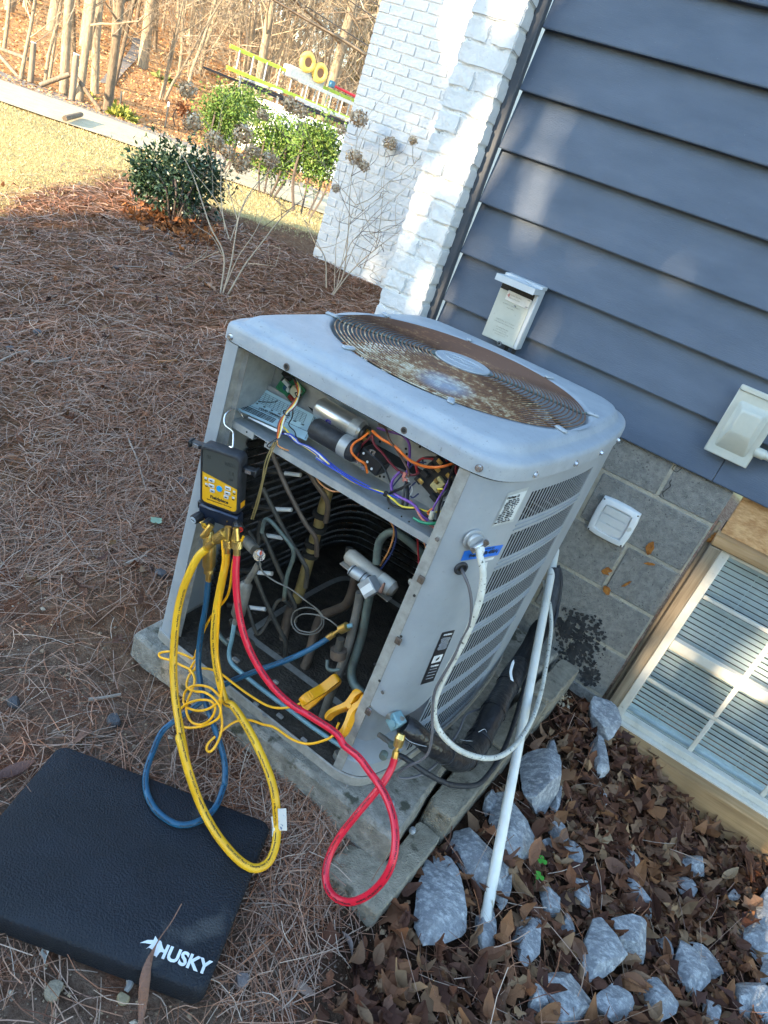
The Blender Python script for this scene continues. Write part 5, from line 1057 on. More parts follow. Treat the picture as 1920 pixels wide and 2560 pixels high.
# ------------------------------------------------------------------ hoses
Q1 = lambda x, y: (x / 1.728, 1750 + y / 1.728); Q3 = lambda x, y: (300 + x / 2.07375, 1100 + y / 2.07375); Q4 = lambda x, y: (320 + x / 4.1475, 1500 + y / 4.1475); Q6 = lambda x, y: (680 + x / 3.318, 1800 + y / 3.318); Q7 = lambda x, y: (900 + x / 2.765, 1250 + y / 2.765); Q8 = lambda x, y: (1000 + x / 3.318, 1550 + y / 3.318)
def path3(P, n=8): return cat([pz(*q[:2], q[3]) if len(q) == 4 else py(*q[:2], q[2]) for q in P], n)
def hose(name, P, r, mat, label, cat_, txt=None, n=8, org=None):
    pts = path3(P, n); t = thing(name, pts[len(pts) // 2], label, cat_); ob('hose_wall', MB().tube(pts, r, 12), mat, t, smooth=60)
    if txt:
        s = np.r_[0, np.cumsum(np.linalg.norm(np.diff(np.array(pts), axis=0), axis=1))]; A = np.array(pts)
        at_ = lambda q: np.array([np.interp(q, s, A[:, k]) for k in range(3)])
        m = lettering(txt, r * .62, (0, 0, 0), (1, 0, 0), (0, 1, 0), .0002, 'LEFT', .0001); w_ = max(v[0] for v in m.v); q0 = .12
        while q0 + w_ < s[-1] - .05:
            mb = MB(); V = []
            for v in m.v:
                c = at_(q0 + v[0]); tg = at_(q0 + v[0] + .01) - at_(q0 + v[0] - .01); tg /= np.linalg.norm(tg); to = CAM - c; to -= tg * (to @ tg); to /= np.linalg.norm(to); sd__ = np.cross(to, tg); an = v[1] / r + .35
                V.append(c + (to * math.cos(an) + sd__ * math.sin(an)) * (r + .0002 + v[2]))
            mb.add(V, m.f); ob('printed_words', mb, MT['print'], t, smooth=0); q0 += w_ + .02
    return t
yh = hose('yellow_hose', [(*Q3(445, 567), -1.30), (*Q3(405, 605), -1.31), (*Q3(365, 680), -1.32), (*Q3(325, 780), -1.33), (*Q3(297, 900), -1.34), (*Q3(281, 1050), -1.35), (*Q3(277, 1200), -1.365), (*Q3(288, 1350), -1.39), (*Q3(312, 1500), -1.42), (*Q3(338, 1650), -1.45), (*Q1(775, 160), -1.48), (*Q1(815, 310), -1.50), (*Q1(865, 450), 0, -.855), (*Q1(930, 570), 0, -.872), (*Q1(1000, 660), 0, -.881), (*Q1(1060, 712), 0, -.885), (*Q1(1110, 727), 0, -.886), (*Q1(1160, 700), 0, -.884), (*Q1(1190, 630), 0, -.875), (*Q1(1197, 540), 0, -.857), (*Q1(1190, 430), -1.40), (*Q1(1170, 340), -1.38), (*Q1(1130, 240), -1.355), (*Q1(1075, 130), -1.335), (*Q1(1010, 30), -1.32), (*Q3(545, 1350), -1.31), (*Q3(510, 1220), -1.305), (*Q3(492, 1100), -1.30), (*Q3(490, 980), -1.30), (*Q3(505, 850), -1.295), (*Q3(533, 710), -1.295), (*Q3(547, 640), -1.29), (*Q3(551, 585), -1.29)], .0098, MT['yellow'], 'thick yellow charging hose looping down to the mat edge', 'hose', 'YELLOW JACKET Plus II  •  Charging Hose  •  Maximum Working Pressure')
TGY = float(pz(*Q1(1197, 540), -.857)[1])
ob('hose_tag_band', MB().tube([py(*Q1(1190, 500), TGY + .008), py(*Q1(1197, 545), TGY), py(*Q1(1194, 590), TGY - .012)], .0108, 12), MT['white'], yh, smooth=60)
tf = M('printed_white_tag', (.66, .68, .68), (.10, .17, .32), .5, 60, lo=.60, hi=.66)
e1 = py(*Q1(1238, 560), TGY) - py(*Q1(1202, 560), TGY); e2 = py(*Q1(1218, 470), TGY) - py(*Q1(1222, 565), TGY)
ob('hose_tag', MB().box(py(*Q1(1220, 517), TGY - .006), (np.linalg.norm(e1) / 2, .0005, np.linalg.norm(e2) / 2), ax=(e1 / np.linalg.norm(e1), (0, 1, 0), e2 / np.linalg.norm(e2)), r=.0004), tf, yh)
bh = hose('blue_hose', [(*Q3(457, 730), -1.275), (*Q3(446, 850), -1.28), (*Q3(420, 1000), -1.285), (*Q3(406, 1150), -1.295), (*Q3(425, 1300), -1.315), (*Q3(475, 1450), -1.345), (*Q3(520, 1580), 0, -.825), (*Q3(543, 1680), 0, -.852), (*Q3(543, 1770), 0, -.870), (*Q1(967, 370), 0, -.880), (*Q1(935, 455), 0, -.885), (*Q1(880, 512), 0, -.886), (*Q1(800, 540), 0, -.886), (*Q1(730, 522), 0, -.886), (*Q1(665, 465), 0, -.886), (*Q1(632, 390), 0, -.885), (*Q1(632, 310), 0, -.884), (*Q1(662, 220), 0, -.880), (*Q3(220, 1510), 0, -.872), (*Q3(300, 1445), 0, -.855), (*Q3(420, 1360), 0, -.82), (*Q3(540, 1270), 0, -.785), (*Q3(700, 1200), -1.22), (*Q3(850, 1147), -1.18), (*Q3(980, 1088), -1.14), (*Q3(1080, 1028), -1.11)], .0076, MT['blue'], 'blue charging hose looped onto the mat and clipped to the copper pipe', 'hose', 'YELLOW JACKET Plus II  •  Charging Hose')
ob('hose_end', MB().tube([py(*Q3(1075, 1030), -1.11), py(*Q3(1108, 1005), -1.105)], .0085, 12), MT['brass'], bh); ob('hose_stem', MB().tube([py(*Q3(1108, 1005), -1.105), py(*Q3(1145, 982), -1.10)], .0048, 10), MT['brass'], bh)
ob('knurled_nut', MB().tube([py(*Q3(1140, 985), -1.10), py(*Q3(1142, 984), -1.10), py(*Q3(1178, 966), -1.097), py(*Q3(1180, 965), -1.097)], [.009, .0125, .0125, .009], 18), MT['brass'], bh, smooth=20); ob('access_tee', MB().tube([py(*Q3(1178, 966), -1.097), py(*Q3(1205, 960), -1.09)], .006, 8), MT['copperblue'], bh)
rh = hose('red_hose', [(*Q3(605, 597), -1.29), (*Q3(600, 700), -1.295), (*Q3(610, 850), -1.295), (*Q3(640, 1000), -1.295), (*Q3(692, 1130), -1.29), (*Q3(775, 1260), -1.285), (*Q3(880, 1365), -1.28), (*Q3(1000, 1440), -1.275), (*Q3(1120, 1520), -1.275), (*Q6(600, 210), -1.275), (*Q6(720, 310), -1.28), (*Q6(810, 430), -1.29), (*Q6(890, 540), -1.30), (*Q6(960, 670), -1.32), (*Q6(1010, 830), -1.345), (*Q6(1024, 1000), -1.375), (*Q6(1000, 1170), -1.40), (*Q6(930, 1320), -1.415), (*Q6(800, 1450), -1.42), (*Q6(650, 1510), -1.42), (*Q6(530, 1475), -1.415), (*Q6(458, 1380), -1.40), (*Q6(446, 1250), -1.38), (*Q6(482, 1110), -1.355), (*Q6(565, 960), -1.33), (*Q6(690, 800), -1.305), (*Q6(820, 645), -1.275), (*Q6(925, 515), -1.25), (*Q6(990, 400), -1.225), (*Q6(1017, 315), -1.215)], .0088, MT['red'], 'red charging hose dropping from the manifold into a loop before the pad', 'hose', 'YELLOW JACKET Plus II  •  Charging Hose')
ob('hose_end', MB().tube([py(*Q6(1016, 320), -1.215), py(*Q6(1030, 255), -1.21)], .0085, 6), MT['brass'], rh); ob('hose_stem', MB().tube([py(*Q6(1030, 255), -1.21), py(*Q6(1045, 205), -1.205)], .0048, 10), MT['brass'], rh); ob('knurled_nut', MB().tube([py(*Q6(1042, 215), -1.205), py(*Q6(1062, 150), -1.20), py(*Q6(1075, 115), -1.195)], [.0115, .0125, .0095], 18), MT['brass'], rh, smooth=20)
# ------------------------------------------------------------------ clamp thermometers and their leads
def clamp(label, A, B, upv, lead, flip=1, scale=1.):
    """A handle end, B jaw end"""
    L_ = np.linalg.norm(B - A); e = (B - A) / L_; n_ = np.asarray(upv, float); n_ = n_ - e * (e @ n_); n_ /= np.linalg.norm(n_); s_ = np.cross(e, n_)
    t = thing('pipe_clamp', A * .5 + B * .5, label, 'clamp', 'yellow pipe clamp thermometers')
    def jaw(sg, name):
        prof = [(-.0, .30), (.10, .36), (.30, .30), (.50, .20), (.62, .17), (.80, .20), (.94, .22), (1.0, .13)]
        inn_ = [(1.0, .03), (.86, .06), (.74, .03), (.62, .02), (.48, .07), (.30, .18), (.12, .25), (.0, .25)]
        poly = [(a * L_, b * L_ * sg) for a, b in prof] + [(a * L_, b * L_ * sg) for a, b in inn_]
        w_ = .0125 * scale
        mb = MB(); P2 = cat([np.array([*p, 0]) for p in poly], 3, True); q = [(p[0], p[1]) for p in P2]; c = np.mean(q, 0)
        def lp(f, z_): return [A + e * (c[0] + (a - c[0]) * f) + n_ * (c[1] + (b - c[1]) * f) + s_ * z_ for a, b in q]
        L2 = [lp(.93, -w_), lp(1, -w_ * .8), lp(1, w_ * .8), lp(.93, w_)]
        mb.loft(L2, cap0=True, cap1=True); o = ob(name, mb, MT['yellowpl'], t, smooth=50)
        for k in range(4): ob('grip_rib', MB().box(A + e * L_ * (.10 + .06 * k) + n_ * L_ * sg * (.345 - .012 * k), (.0016, .002, w_ * .75), ax=(e, n_, s_), r=.0008), MT['yellowpl'], o)
        return o
    jaw(1, 'upper_jaw'); jaw(-1, 'lower_jaw')
    pv = A + e * L_ * .60; ob('pivot_pin', MB().cyl(pv - s_ * .0145 * scale, pv + s_ * .0145 * scale, .007 * scale, 14, bev=.001), MT['yellowpl'], t)
    ob('sensor_lead', MB().tube(path3(lead, 8), .0033, 8), MT['yellowcord'], t, smooth=60); return t
cA, cB = py(*Q3(945, 1375), -1.20), py(*Q3(1135, 1235), -1.11)
lead1 = [(*Q3(945, 1360), -1.20), (*Q3(900, 1380), -1.215), (*Q3(830, 1390), -1.225), (*Q3(760, 1375), -1.24), (*Q4(1250, 980), -1.25), (*Q4(1100, 870), -1.26), (*Q4(970, 770), -1.27), (*Q4(860, 720), -1.275), (*Q4(740, 710), -1.285), (*Q4(640, 740), -1.30), (*Q4(690, 640), -1.29), (*Q4(718, 632), -1.285), (*Q4(690, 720), -1.295), (*Q4(630, 790), -1.31), (*Q4(610, 900), -1.33), (*Q4(690, 945), -1.34), (*Q4(800, 960), -1.345), (*Q4(900, 1030), -1.345), (*Q4(960, 1130), -1.345), (*Q4(930, 1230), -1.35), (*Q4(800, 1300), -1.36), (*Q4(640, 1325), -1.37), (*Q4(535, 1290), -1.375), (*Q4(515, 1180), -1.365), (*Q4(590, 1090), -1.355), (*Q4(720, 1040), -1.345), (*Q4(850, 1045), -1.34), (*Q4(905, 1120), -1.34), (*Q4(860, 1230), -1.35), (*Q4(760, 1290), -1.36), (*Q4(660, 1265), -1.36), (*Q4(607, 1160), -1.355), (*Q4(620, 1040), -1.345), (*Q4(670, 920), -1.33), (*Q4(690, 820), -1.315), (*Q4(650, 730), -1.305), (*Q4(560, 680), -1.30), (*Q4(440, 625), -1.295), (*Q4(340, 595), -1.295), (*Q4(325, 555), -1.29), (*Q4(400, 535), -1.285), (*Q4(500, 540), -1.28), (*Q4(600, 575), -1.275), (*Q4(680, 605), -1.27), (*Q4(720, 500), -1.27), (*Q4(800, 290), -1.27), (*Q4(890, 130), -1.275), (*Q3(560, 800), -1.28), (*Q3(590, 620), -1.285), (*Q3(640, 500), -1.285)]
clamp('yellow pipe clamp biting the copper pipe left of its twin', cA, cB, (.3, .2, 1), lead1)
dA, dB = py(*Q3(1105, 1490), -1.235), py(*Q3(1265, 1320), -1.17)
lead2 = [(*Q3(1135, 1465), -1.235), (*Q3(1105, 1530), -1.25), (*Q3(1050, 1560), -1.26), (*Q3(970, 1575), -1.265), (*Q3(890, 1550), -1.27), (*Q3(800, 1490), -1.275), (*Q4(1400, 1290), -1.28), (*Q4(1260, 1245), -1.29), (*Q4(1130, 1255), -1.305), (*Q4(1020, 1320), -1.33), (*Q4(900, 1420), -1.36), (*Q4(830, 1490), -1.38), (*Q4(815, 1550), -1.39), (*Q4(850, 1572), -1.39), (*Q4(910, 1510), -1.375), (*Q4(960, 1390), -1.35), (*Q4(975, 1270), -1.335), (*Q4(960, 1130), -1.33), (*Q4(965, 980), -1.325), (*Q4(975, 880), -1.32), (*Q4(960, 780), -1.31), (*Q4(935, 650), -1.305), (*Q4(925, 500), -1.30), (*Q3(520, 780), -1.30), (*Q3(535, 640), -1.30), (*Q3(530, 520), -1.30)]
clamp('yellow pipe clamp beside the front flange with a long lead', dA, dB, (.75, .25, .75), lead2)
lw = [(*Q4(575, 1060), -1.345), (*Q4(585, 970), -1.335), (*Q4(640, 905), -1.33), (*Q4(740, 885), -1.325), (*Q4(850, 910), -1.325), (*Q4(930, 980), -1.325), (*Q4(955, 1020), -1.33), (*Q4(900, 1090), -1.34), (*Q4(800, 1140), -1.35), (*Q4(700, 1145), -1.355), (*Q4(610, 1110), -1.35), (*Q4(575, 1060), -1.345)]
lo_ = ob('coiled_lead', MB().tube(path3(lw, 8), .0033, 8), MT['yellowcord'], None, smooth=60, org=path3(lw)[0]); prop(lo_, 'round coil of thin yellow lead hanging among the hoses', 'cable')
# ------------------------------------------------------------------ pipes and cables at the right
pt_, pb_ = py(1377, 1440, -.10), hit(1203, 2335) + np.array([0, 0, .013])
pt2 = pb_ + (pt_ - pb_) * 1.12
pv_ = thing('drain_pipe', pb_, 'long white plastic pipe leaning past the pad onto the rocks', 'pipe'); mbp = MB(); mbp.tube([pb_, pt2], .0145, 20, cap=False); mbp.tube([pb_, pt2], .0118, 20, cap=False); t = (pt2 - pb_) / np.linalg.norm(pt2 - pb_)
ob('pipe_wall', MB().tube([pb_ - t * .0005, pb_, pt2], [.0138, .0145, .0145], 20, cap=True), M('dirty_white_pipe', (.60, .59, .52), (.72, .72, .68), .4, 6, spots=((.35, .31, .22), 30, .66)), pv_, smooth=60); ob('pipe_bore', MB().cyl(pb_ - t * .0012, pb_ - t * .0007, .0118, 18), MT['dark'], pv_)
def cable(name, P, r, mat, label, cat_, n=8, seg=10, flat=1.):
    pts = [np.asarray(q, float) if not isinstance(q, tuple) or len(q) == 3 and abs(q[0]) < 5 else py(*q) for q in P]
    pts = cat(pts, n); o = ob(name, MB().tube(pts, r, seg, flat=flat), mat, None, smooth=60, org=pts[len(pts) // 2]); return prop(o, label, cat_)
c0 = on_side(1190, 1356, d=.026)[1] if False else on_side(1190, 1356, d=.028)[0]
wc = [c0, (*Q7(822, 350), -1.185), (*Q7(848, 470), -1.19), (*Q7(848, 580), -1.19), (*Q7(825, 700), -1.19), (*Q7(775, 840), -1.19), (*Q7(705, 1000), -1.185), (*Q7(610, 1170), -1.18), (*Q7(540, 1320), -1.175), (*Q7(510, 1450), -1.165), (*Q7(535, 1570), -1.15), (*Q7(620, 1680), -1.12), (*Q7(740, 1755), -1.07), (*Q7(880, 1785), -1.00), (*Q7(1000, 1755), -.90), (*Q7(1110, 1650), -.78), (*Q7(1200, 1490), -.64), (*Q7(1255, 1310), -.50), (*Q7(1285, 1150), -.40), (*Q7(1310, 990), -.30), (*Q7(1322, 860), -.22), (*Q7(1312, 730), -.16), (*Q7(1290, 640), -.12), (*Q7(1270, 560), -.08)]
cable('power_cable', wc, .0075, MT['cable'], 'mildewed white power cable looping from the side connector to the house', 'cable')
gc0 = on_side(1152, 1420, d=.003)[0]
gcable = [gc0, (*Q7(720, 520), -1.195), (*Q7(755, 610), -1.195), (*Q7(770, 720), -1.195), (*Q7(760, 850), -1.195), (*Q7(700, 980), -1.19), (*Q7(640, 1100), -1.19), (*Q7(570, 1220), -1.19), (*Q7(515, 1330), -1.185), (*Q7(500, 1480), -1.18), (*Q7(498, 1620), -1.18), (*Q7(475, 1740), -1.18), (*Q7(420, 1800), -1.185), (*Q7(330, 1840), -1.19), (*Q7(265, 1890), -1.19), (*Q7(270, 1920), -1.185), (*Q7(350, 1920), -1.16), (*Q7(440, 1890), -1.12), (*Q7(520, 1830), -1.07), (*Q7(590, 1740), -1.0), (*Q7(680, 1600), -.9), (*Q7(740, 1480), -.8), (*Q7(880, 1430), -.66)]
cable('control_cable', gcable, .0034, plain('grey_brown_cable', (.10, .095, .10), .5), 'thin grey control cable drooping from the rubber grommet', 'cable')
lt = [(*Q6(1040, 290), -1.15), (*Q6(1090, 310), -1.15), (*Q6(1180, 370), -1.14), (*Q6(1280, 440), -1.12), (*Q6(1400, 505), -1.08), (*Q6(1530, 545), -1.03), (*Q8(640, 1365), -.95), (*Q8(740, 1270), -.86), (*Q8(830, 1130), -.76), (*Q8(900, 980), -.66), (*Q8(960, 800), -.54), (*Q8(1010, 620), -.42), (*Q8(1050, 480), -.34), (*Q8(1100, 360), -.26), (*Q8(1180, 180), -.18), (*Q8(1270, 50), -.12), (*Q7(1370, 720), -.06), (*Q7(1390, 560), -.05), (*Q7(1370, 450), -.04)]
cable('liquid_line', lt, .0072, MT['blackrub'], 'thin black liquid line curving from the small valve to the wall', 'pipe')
ls_ = thing('suction_line', (.55, -.9, -.75), 'thick black insulated suction line wrapped in shiny tape', 'pipe')
LP = [(*Q6(1090, 40), -1.165), (*Q6(1190, 110), -1.15), (*Q6(1290, 185), -1.12), (*Q6(1400, 260), -1.08), (*Q8(420, 1130), -1.02), (*Q8(540, 1140), -.94), (*Q8(620, 1050), -.86), (*Q8(690, 930), -.80), (*Q8(770, 770), -.72), (*Q8(850, 620), -.62), (*Q8(930, 480), -.52), (*Q8(1010, 350), -.42), (*Q8(1090, 220), -.32), (*Q8(1150, 90), -.24), (*Q7(1260, 880), -.20), (*Q7(1310, 740), -.14), (*Q7(1340, 600), -.10), (*Q7(1345, 480), -.06)]
pts = path3(LP, 6); npt = len(pts); RR = [.0265 + .0015 * math.sin(i * .55) + .0095 * float(sstep(18, 27, i)) for i in range(npt)]
ob('wrapped_insulation', MB().tube(pts[:66], RR[:66], 18), MT['blacktape'], ls_, smooth=60); ob('foam_sleeve', MB().tube(pts[60:86], [.033] * 26, 18), MT['blackfoam'], ls_, smooth=60); ob('tape_tail', MB().tube(pts[84:], [.026] * (npt - 84), 14), MT['blackrub'], ls_, smooth=60)
for i in (20, 30, 39, 48, 57): ob('tape_edge', MB().tube([pts[i], pts[i] + (pts[i + 1] - pts[i]) * .7], RR[i] + .0022, 18), MT['blacktape'], ls_, smooth=30)
tp0 = [py(*Q8(950, 330), -.50), py(*Q8(925, 430), -.54), py(*Q8(940, 520), -.56), py(*Q8(925, 560), -.56), py(*Q8(940, 605), -.56)]
ob('torn_tape', MB().tube(cat([q + np.array([.0, -.022, .012]) for q in tp0], 5), [.001] + [.0045] * 18 + [.001, .001], 6, flat=.2), MT['white'], ls_)
for P in ([(500, 990), (540, 1000), (600, 1005)], [(670, 800), (700, 760), (715, 735)], [(840, 640), (850, 670), (870, 690)], [(650, 930), (700, 905), (720, 930)]):
    ob('tape_glint', MB().tube(cat([py(*Q8(*p), -.88 + .3 * (990 - p[1]) / 400 - .03) for p in P], 4), .0009, 4), MT['white'], ls_)
ob('valve_chain', MB().tube(cat([py(*Q6(1075, 110), -1.19), py(*Q6(1130, 170), -1.185), py(*Q6(1200, 200), -1.17), py(*Q6(1280, 220), -1.15)], 5), .0012, 5), MT['galv'], ls_)
# ------------------------------------------------------------------ boxes on the wall
boxm = M('beige_grey_enamel', (.40, .41, .36), (.48, .48, .42), .4, 8, spots=((.3, .29, .24), 50, .68)); boxg = M('pale_grey_enamel', (.42, .45, .47), (.50, .53, .55), .38, 8)
dis = thing('disconnect_box', (-.055, -.03, .13), 'open grey electrical disconnect box on the siding with its lid up', 'electrical box')
ob('box_shell', MB().box((-.058, -.0275, .238), (.0715, .0270, .107), r=.003), boxg, dis)
ob('box_front', MB().box((-.064, -.0562, .218), (.0635, .0010, .085), r=.0005), boxm, dis); ob('box_opening', MB().box((-.064, -.0558, .322), (.0635, .0006, .018)), MT['dark'], dis)
ob('pull_out_switch', MB().box((-.050, -.0585, .2905), (.046, .0022, .0165), ax=((1, 0, -.02), (0, 1, 0), (.02, 0, 1)), r=.001), plain('pale_label', (.55, .53, .5), .5), dis)
def wtxt(t_, s_, x, y, z_, m='print', bold=0., par=dis): return ob('lettering', lettering(t_, s_, (x, y, z_), (1, 0, 0), (0, 0, 1), .0002, 'CENTER', bold), MT[m] if isinstance(m, str) else m, par, smooth=0)
faint = plain('faint_print', (.27, .27, .23), .6); redp = plain('red_print', (.4, .05, .05), .6)
wtxt('OFF', .006, -.012, -.0612, .278); wtxt('ON', .006, -.012, -.0612, .302); wtxt('DANGER  ELECTRIC', .0055, -.062, -.0612, .296, faint); wtxt('SHOCK HAZARD', .0055, -.062, -.0612, .286, faint); wtxt('4', .02, -.088, -.0612, .292, redp)
for k, (t_, z_, s_) in enumerate([('60 AMP AC DISCONNECT', .262, .006), ('NON FUSIBLE', .252, .005), ('CAUTION: NOT FUSED', .205, .0072), ('OPEN AND LOCK BEFORE SERVICE', .196, .0052), ('USE COPPER WIRE ONLY', .180, .0045), ('240 VOLTS  AC  MAX', .172, .0045), ('SUITABLE FOR RAINTIGHT USE', .164, .0045), ('ENCLOSURE TYPE 3R', .156, .0045)]): wtxt(t_, s_, -.064, -.0575, z_, faint)
ob('latch_pin', MB().box((-.052, -.059, .266), (.004, .003, .003), r=.001), MT['galv'], dis)
ob('hasp', MB().cyl((-.052, -.0575, .130), (-.052, -.0605, .130), .0085, 16), MT['steel'], dis); ob('hasp_hole', MB().cyl((-.052, -.0605, .130), (-.052, -.0611, .130), .004, 12), MT['dark'], dis)
ob('knockout', MB().cyl((.0130, -.028, .165), (.0146, -.028, .165), .012, 16), boxg, dis)
mb = MB(); hg = np.array([-.058, -.03, .348]); la = np.array([0, -.985, .02]); la /= np.linalg.norm(la); ln = np.cross((1, 0, 0), la)
mb.box(hg + la * .052, (.0745, .052, .0012), ax=((1, 0, 0), la, ln), r=.0008)
lid = ob('hinged_cover', mb, boxg, dis)
for s_ in (-1, 1): ob('cover_flange', MB().box(hg + la * .052 + np.array([s_ * .0735, 0, 0]) - ln * -.009 * (1 if ln[2] < 0 else -1), (.001, .050, .009), ax=((1, 0, 0), la, ln)), boxg, lid)
ob('cover_flange', MB().box(hg + la * .103 + np.array([0, 0, -.010]), (.0735, .001, .010), ax=((1, 0, 0), la, (0, 0, 1))), boxg, lid)
ob('cover_peak', MB().loft([[hg + la * .03 + np.array([x, 0, .0016]) for x in (-.03, .03)], [hg + la * .05 + np.array([x, 0, .012]) for x in (-.004, .004)], [hg + la * .085 + np.array([x, 0, .0016]) for x in (-.05, .05)]], closed=False), boxg, lid)
ob('hinge_plate', MB().box((-.058, -.0275, .352), (.0735, .0285, .007), r=.002), boxg, dis)
mb = MB()
for x in (-.03, .0): mb.cyl((x, -.03, .13), (x, -.03, .105), .008, 10)
ob('conduit_stub', mb, MT['black'], dis, kind='stuff')
out_ = thing('outlet_cover', (.79, -.02, .1), 'beige weatherproof outlet cover with a bulged bubble lid', 'electrical box')
ox0, ox1, oz0, oz1 = .722, .862, .090, .318
ob('outlet_box', MB().box(((ox0 + ox1) / 2, -.012, (oz0 + oz1) / 2), ((ox1 - ox0) / 2 - .006, .011, (oz1 - oz0) / 2 - .006), r=.003), boxm, out_); ob('outlet_lid', MB().box(((ox0 + ox1) / 2, -.0268, (oz0 + oz1) / 2), ((ox1 - ox0) / 2, .0035, (oz1 - oz0) / 2), r=.0025), boxm, out_)
ob('hinge_rib', MB().box(((ox0 + ox1) / 2, -.030, oz1 - .006), ((ox1 - ox0) / 2, .006, .009), r=.003), boxm, out_)
mb = MB(); xc = (ox0 + ox1) / 2
def bub(wx, z0_, z1_, y): return [np.array([xc + sx * wx - sx * c_, y, z_]) for sx, z_, c_ in ((-1, z0_ + .006, 0), (-1, z0_, .006), (1, z0_, .006), (1, z0_ + .006, 0), (1, z1_ - .006, 0), (1, z1_, .006), (-1, z1_, .006), (-1, z1_ - .006, 0))]
mb.loft([bub(.050, .118, .276, -.030), bub(.047, .122, .271, -.034), bub(.036, .165, .262, -.058), bub(.031, .180, .255, -.066), bub(.028, .188, .248, -.067)], cap1=True); ob('bubble', mb, boxm, out_, smooth=40)
cn = thing('conduit', (.93, -.02, .13), 'short beige conduit running right from the outlet cover', 'conduit'); ob('conduit_tube', MB().cyl((.885, -.021, .150), (1.7, -.021, .150), .0125, 16), boxm, cn); ob('conduit_collar', MB().cyl((.856, -.021, .150), (.889, -.021, .150), .0165, 18, bev=.002), boxm, cn)
dv = thing('dryer_vent', (.587, 0, -.285), 'square white louvred dryer vent on the concrete block wall', 'vent'); vx, vz = .587, -.2845
def cush(w_, y): return [np.array([vx + a, y, vz + b]) for a, b in [(-w_, -w_), (-w_ * .4, -w_ * 1.07), (w_ * .4, -w_ * 1.07), (w_, -w_), (w_ * 1.07, -w_ * .4), (w_ * 1.07, w_ * .4), (w_, w_), (w_ * .4, w_ * 1.07), (-w_ * .4, w_ * 1.07), (-w_, w_), (-w_ * 1.07, w_ * .4), (-w_ * 1.07, -w_ * .4)]]
mb = MB(); mb.loft([cush(.070, .018), cush(.070, .002), cush(.068, -.005), cush(.063, -.008), cush(.050, -.009), cush(.049, .004), cush(.02, .004)], cap1=True); ob('vent_frame', mb, MT['white'], dv, smooth=40)
for k in range(3):
    z_ = vz + .032 - .032 * k; ob('flap', MB().box((vx, -.004, z_ + .0), (.047, .0012, .0155), ax=((1, 0, 0), (0, .97, .24), (0, -.24, .97)), r=.0006), MT['white'], dv)
for sx in (-1, 1):
    for sz in (-1, 1): ob('screw_hole', MB().cyl((vx + sx * .064, -.0065, vz + sz * .064), (vx + sx * .064, -.0085, vz + sz * .064), .003, 8), MT['dark'], dv)
# ------------------------------------------------------------------ rocks
def rock_mesh(seed, e1, e2, h, k=15, tip=0.):
    R_ = np.random.default_rng(seed); bm = bmesh.new(); bmesh.ops.create_icosphere(bm, subdivisions=4, radius=1); V = np.array([v.co[:] for v in bm.verts]); Fc = [tuple(v.index for v in f.verts) for f in bm.faces]; bm.free()
    N_ = R_.normal(0, 1, (k, 3)); N_ /= np.linalg.norm(N_, axis=1)[:, None]; N_ = np.vstack([N_, [[0, 0, 1.]]]); off = np.r_[R_.uniform(.42, .80, k), .60]
    for n_, o_ in zip(N_, off):
        q = V @ n_; V = V - np.outer(np.maximum(0, q - o_) * .97, n_)
    V = V / np.abs(V).max(0)
    if tip: V[:, 1] *= 1 - tip * np.clip(V[:, 0], 0, 1); V[:, 2] *= 1 - tip * .5 * np.clip(V[:, 0], 0, 1)
    f1, f2, f3 = [R_.uniform(2, 5, 3) for _ in range(3)]
    n_ = np.sin(V @ f1 * 2.2) * np.sin(V @ f2 * 2.0 + 1) * .022 + np.sin(V @ f3 * 6) * np.sin(V @ f1 * 7) * .012 + R_.normal(0, .004, len(V))
    V = V * (1 + n_[:, None]); return V[:, :1] * e1 + V[:, 1:2] * e2 + V[:, 2:] * np.array([0, 0, h]), Fc
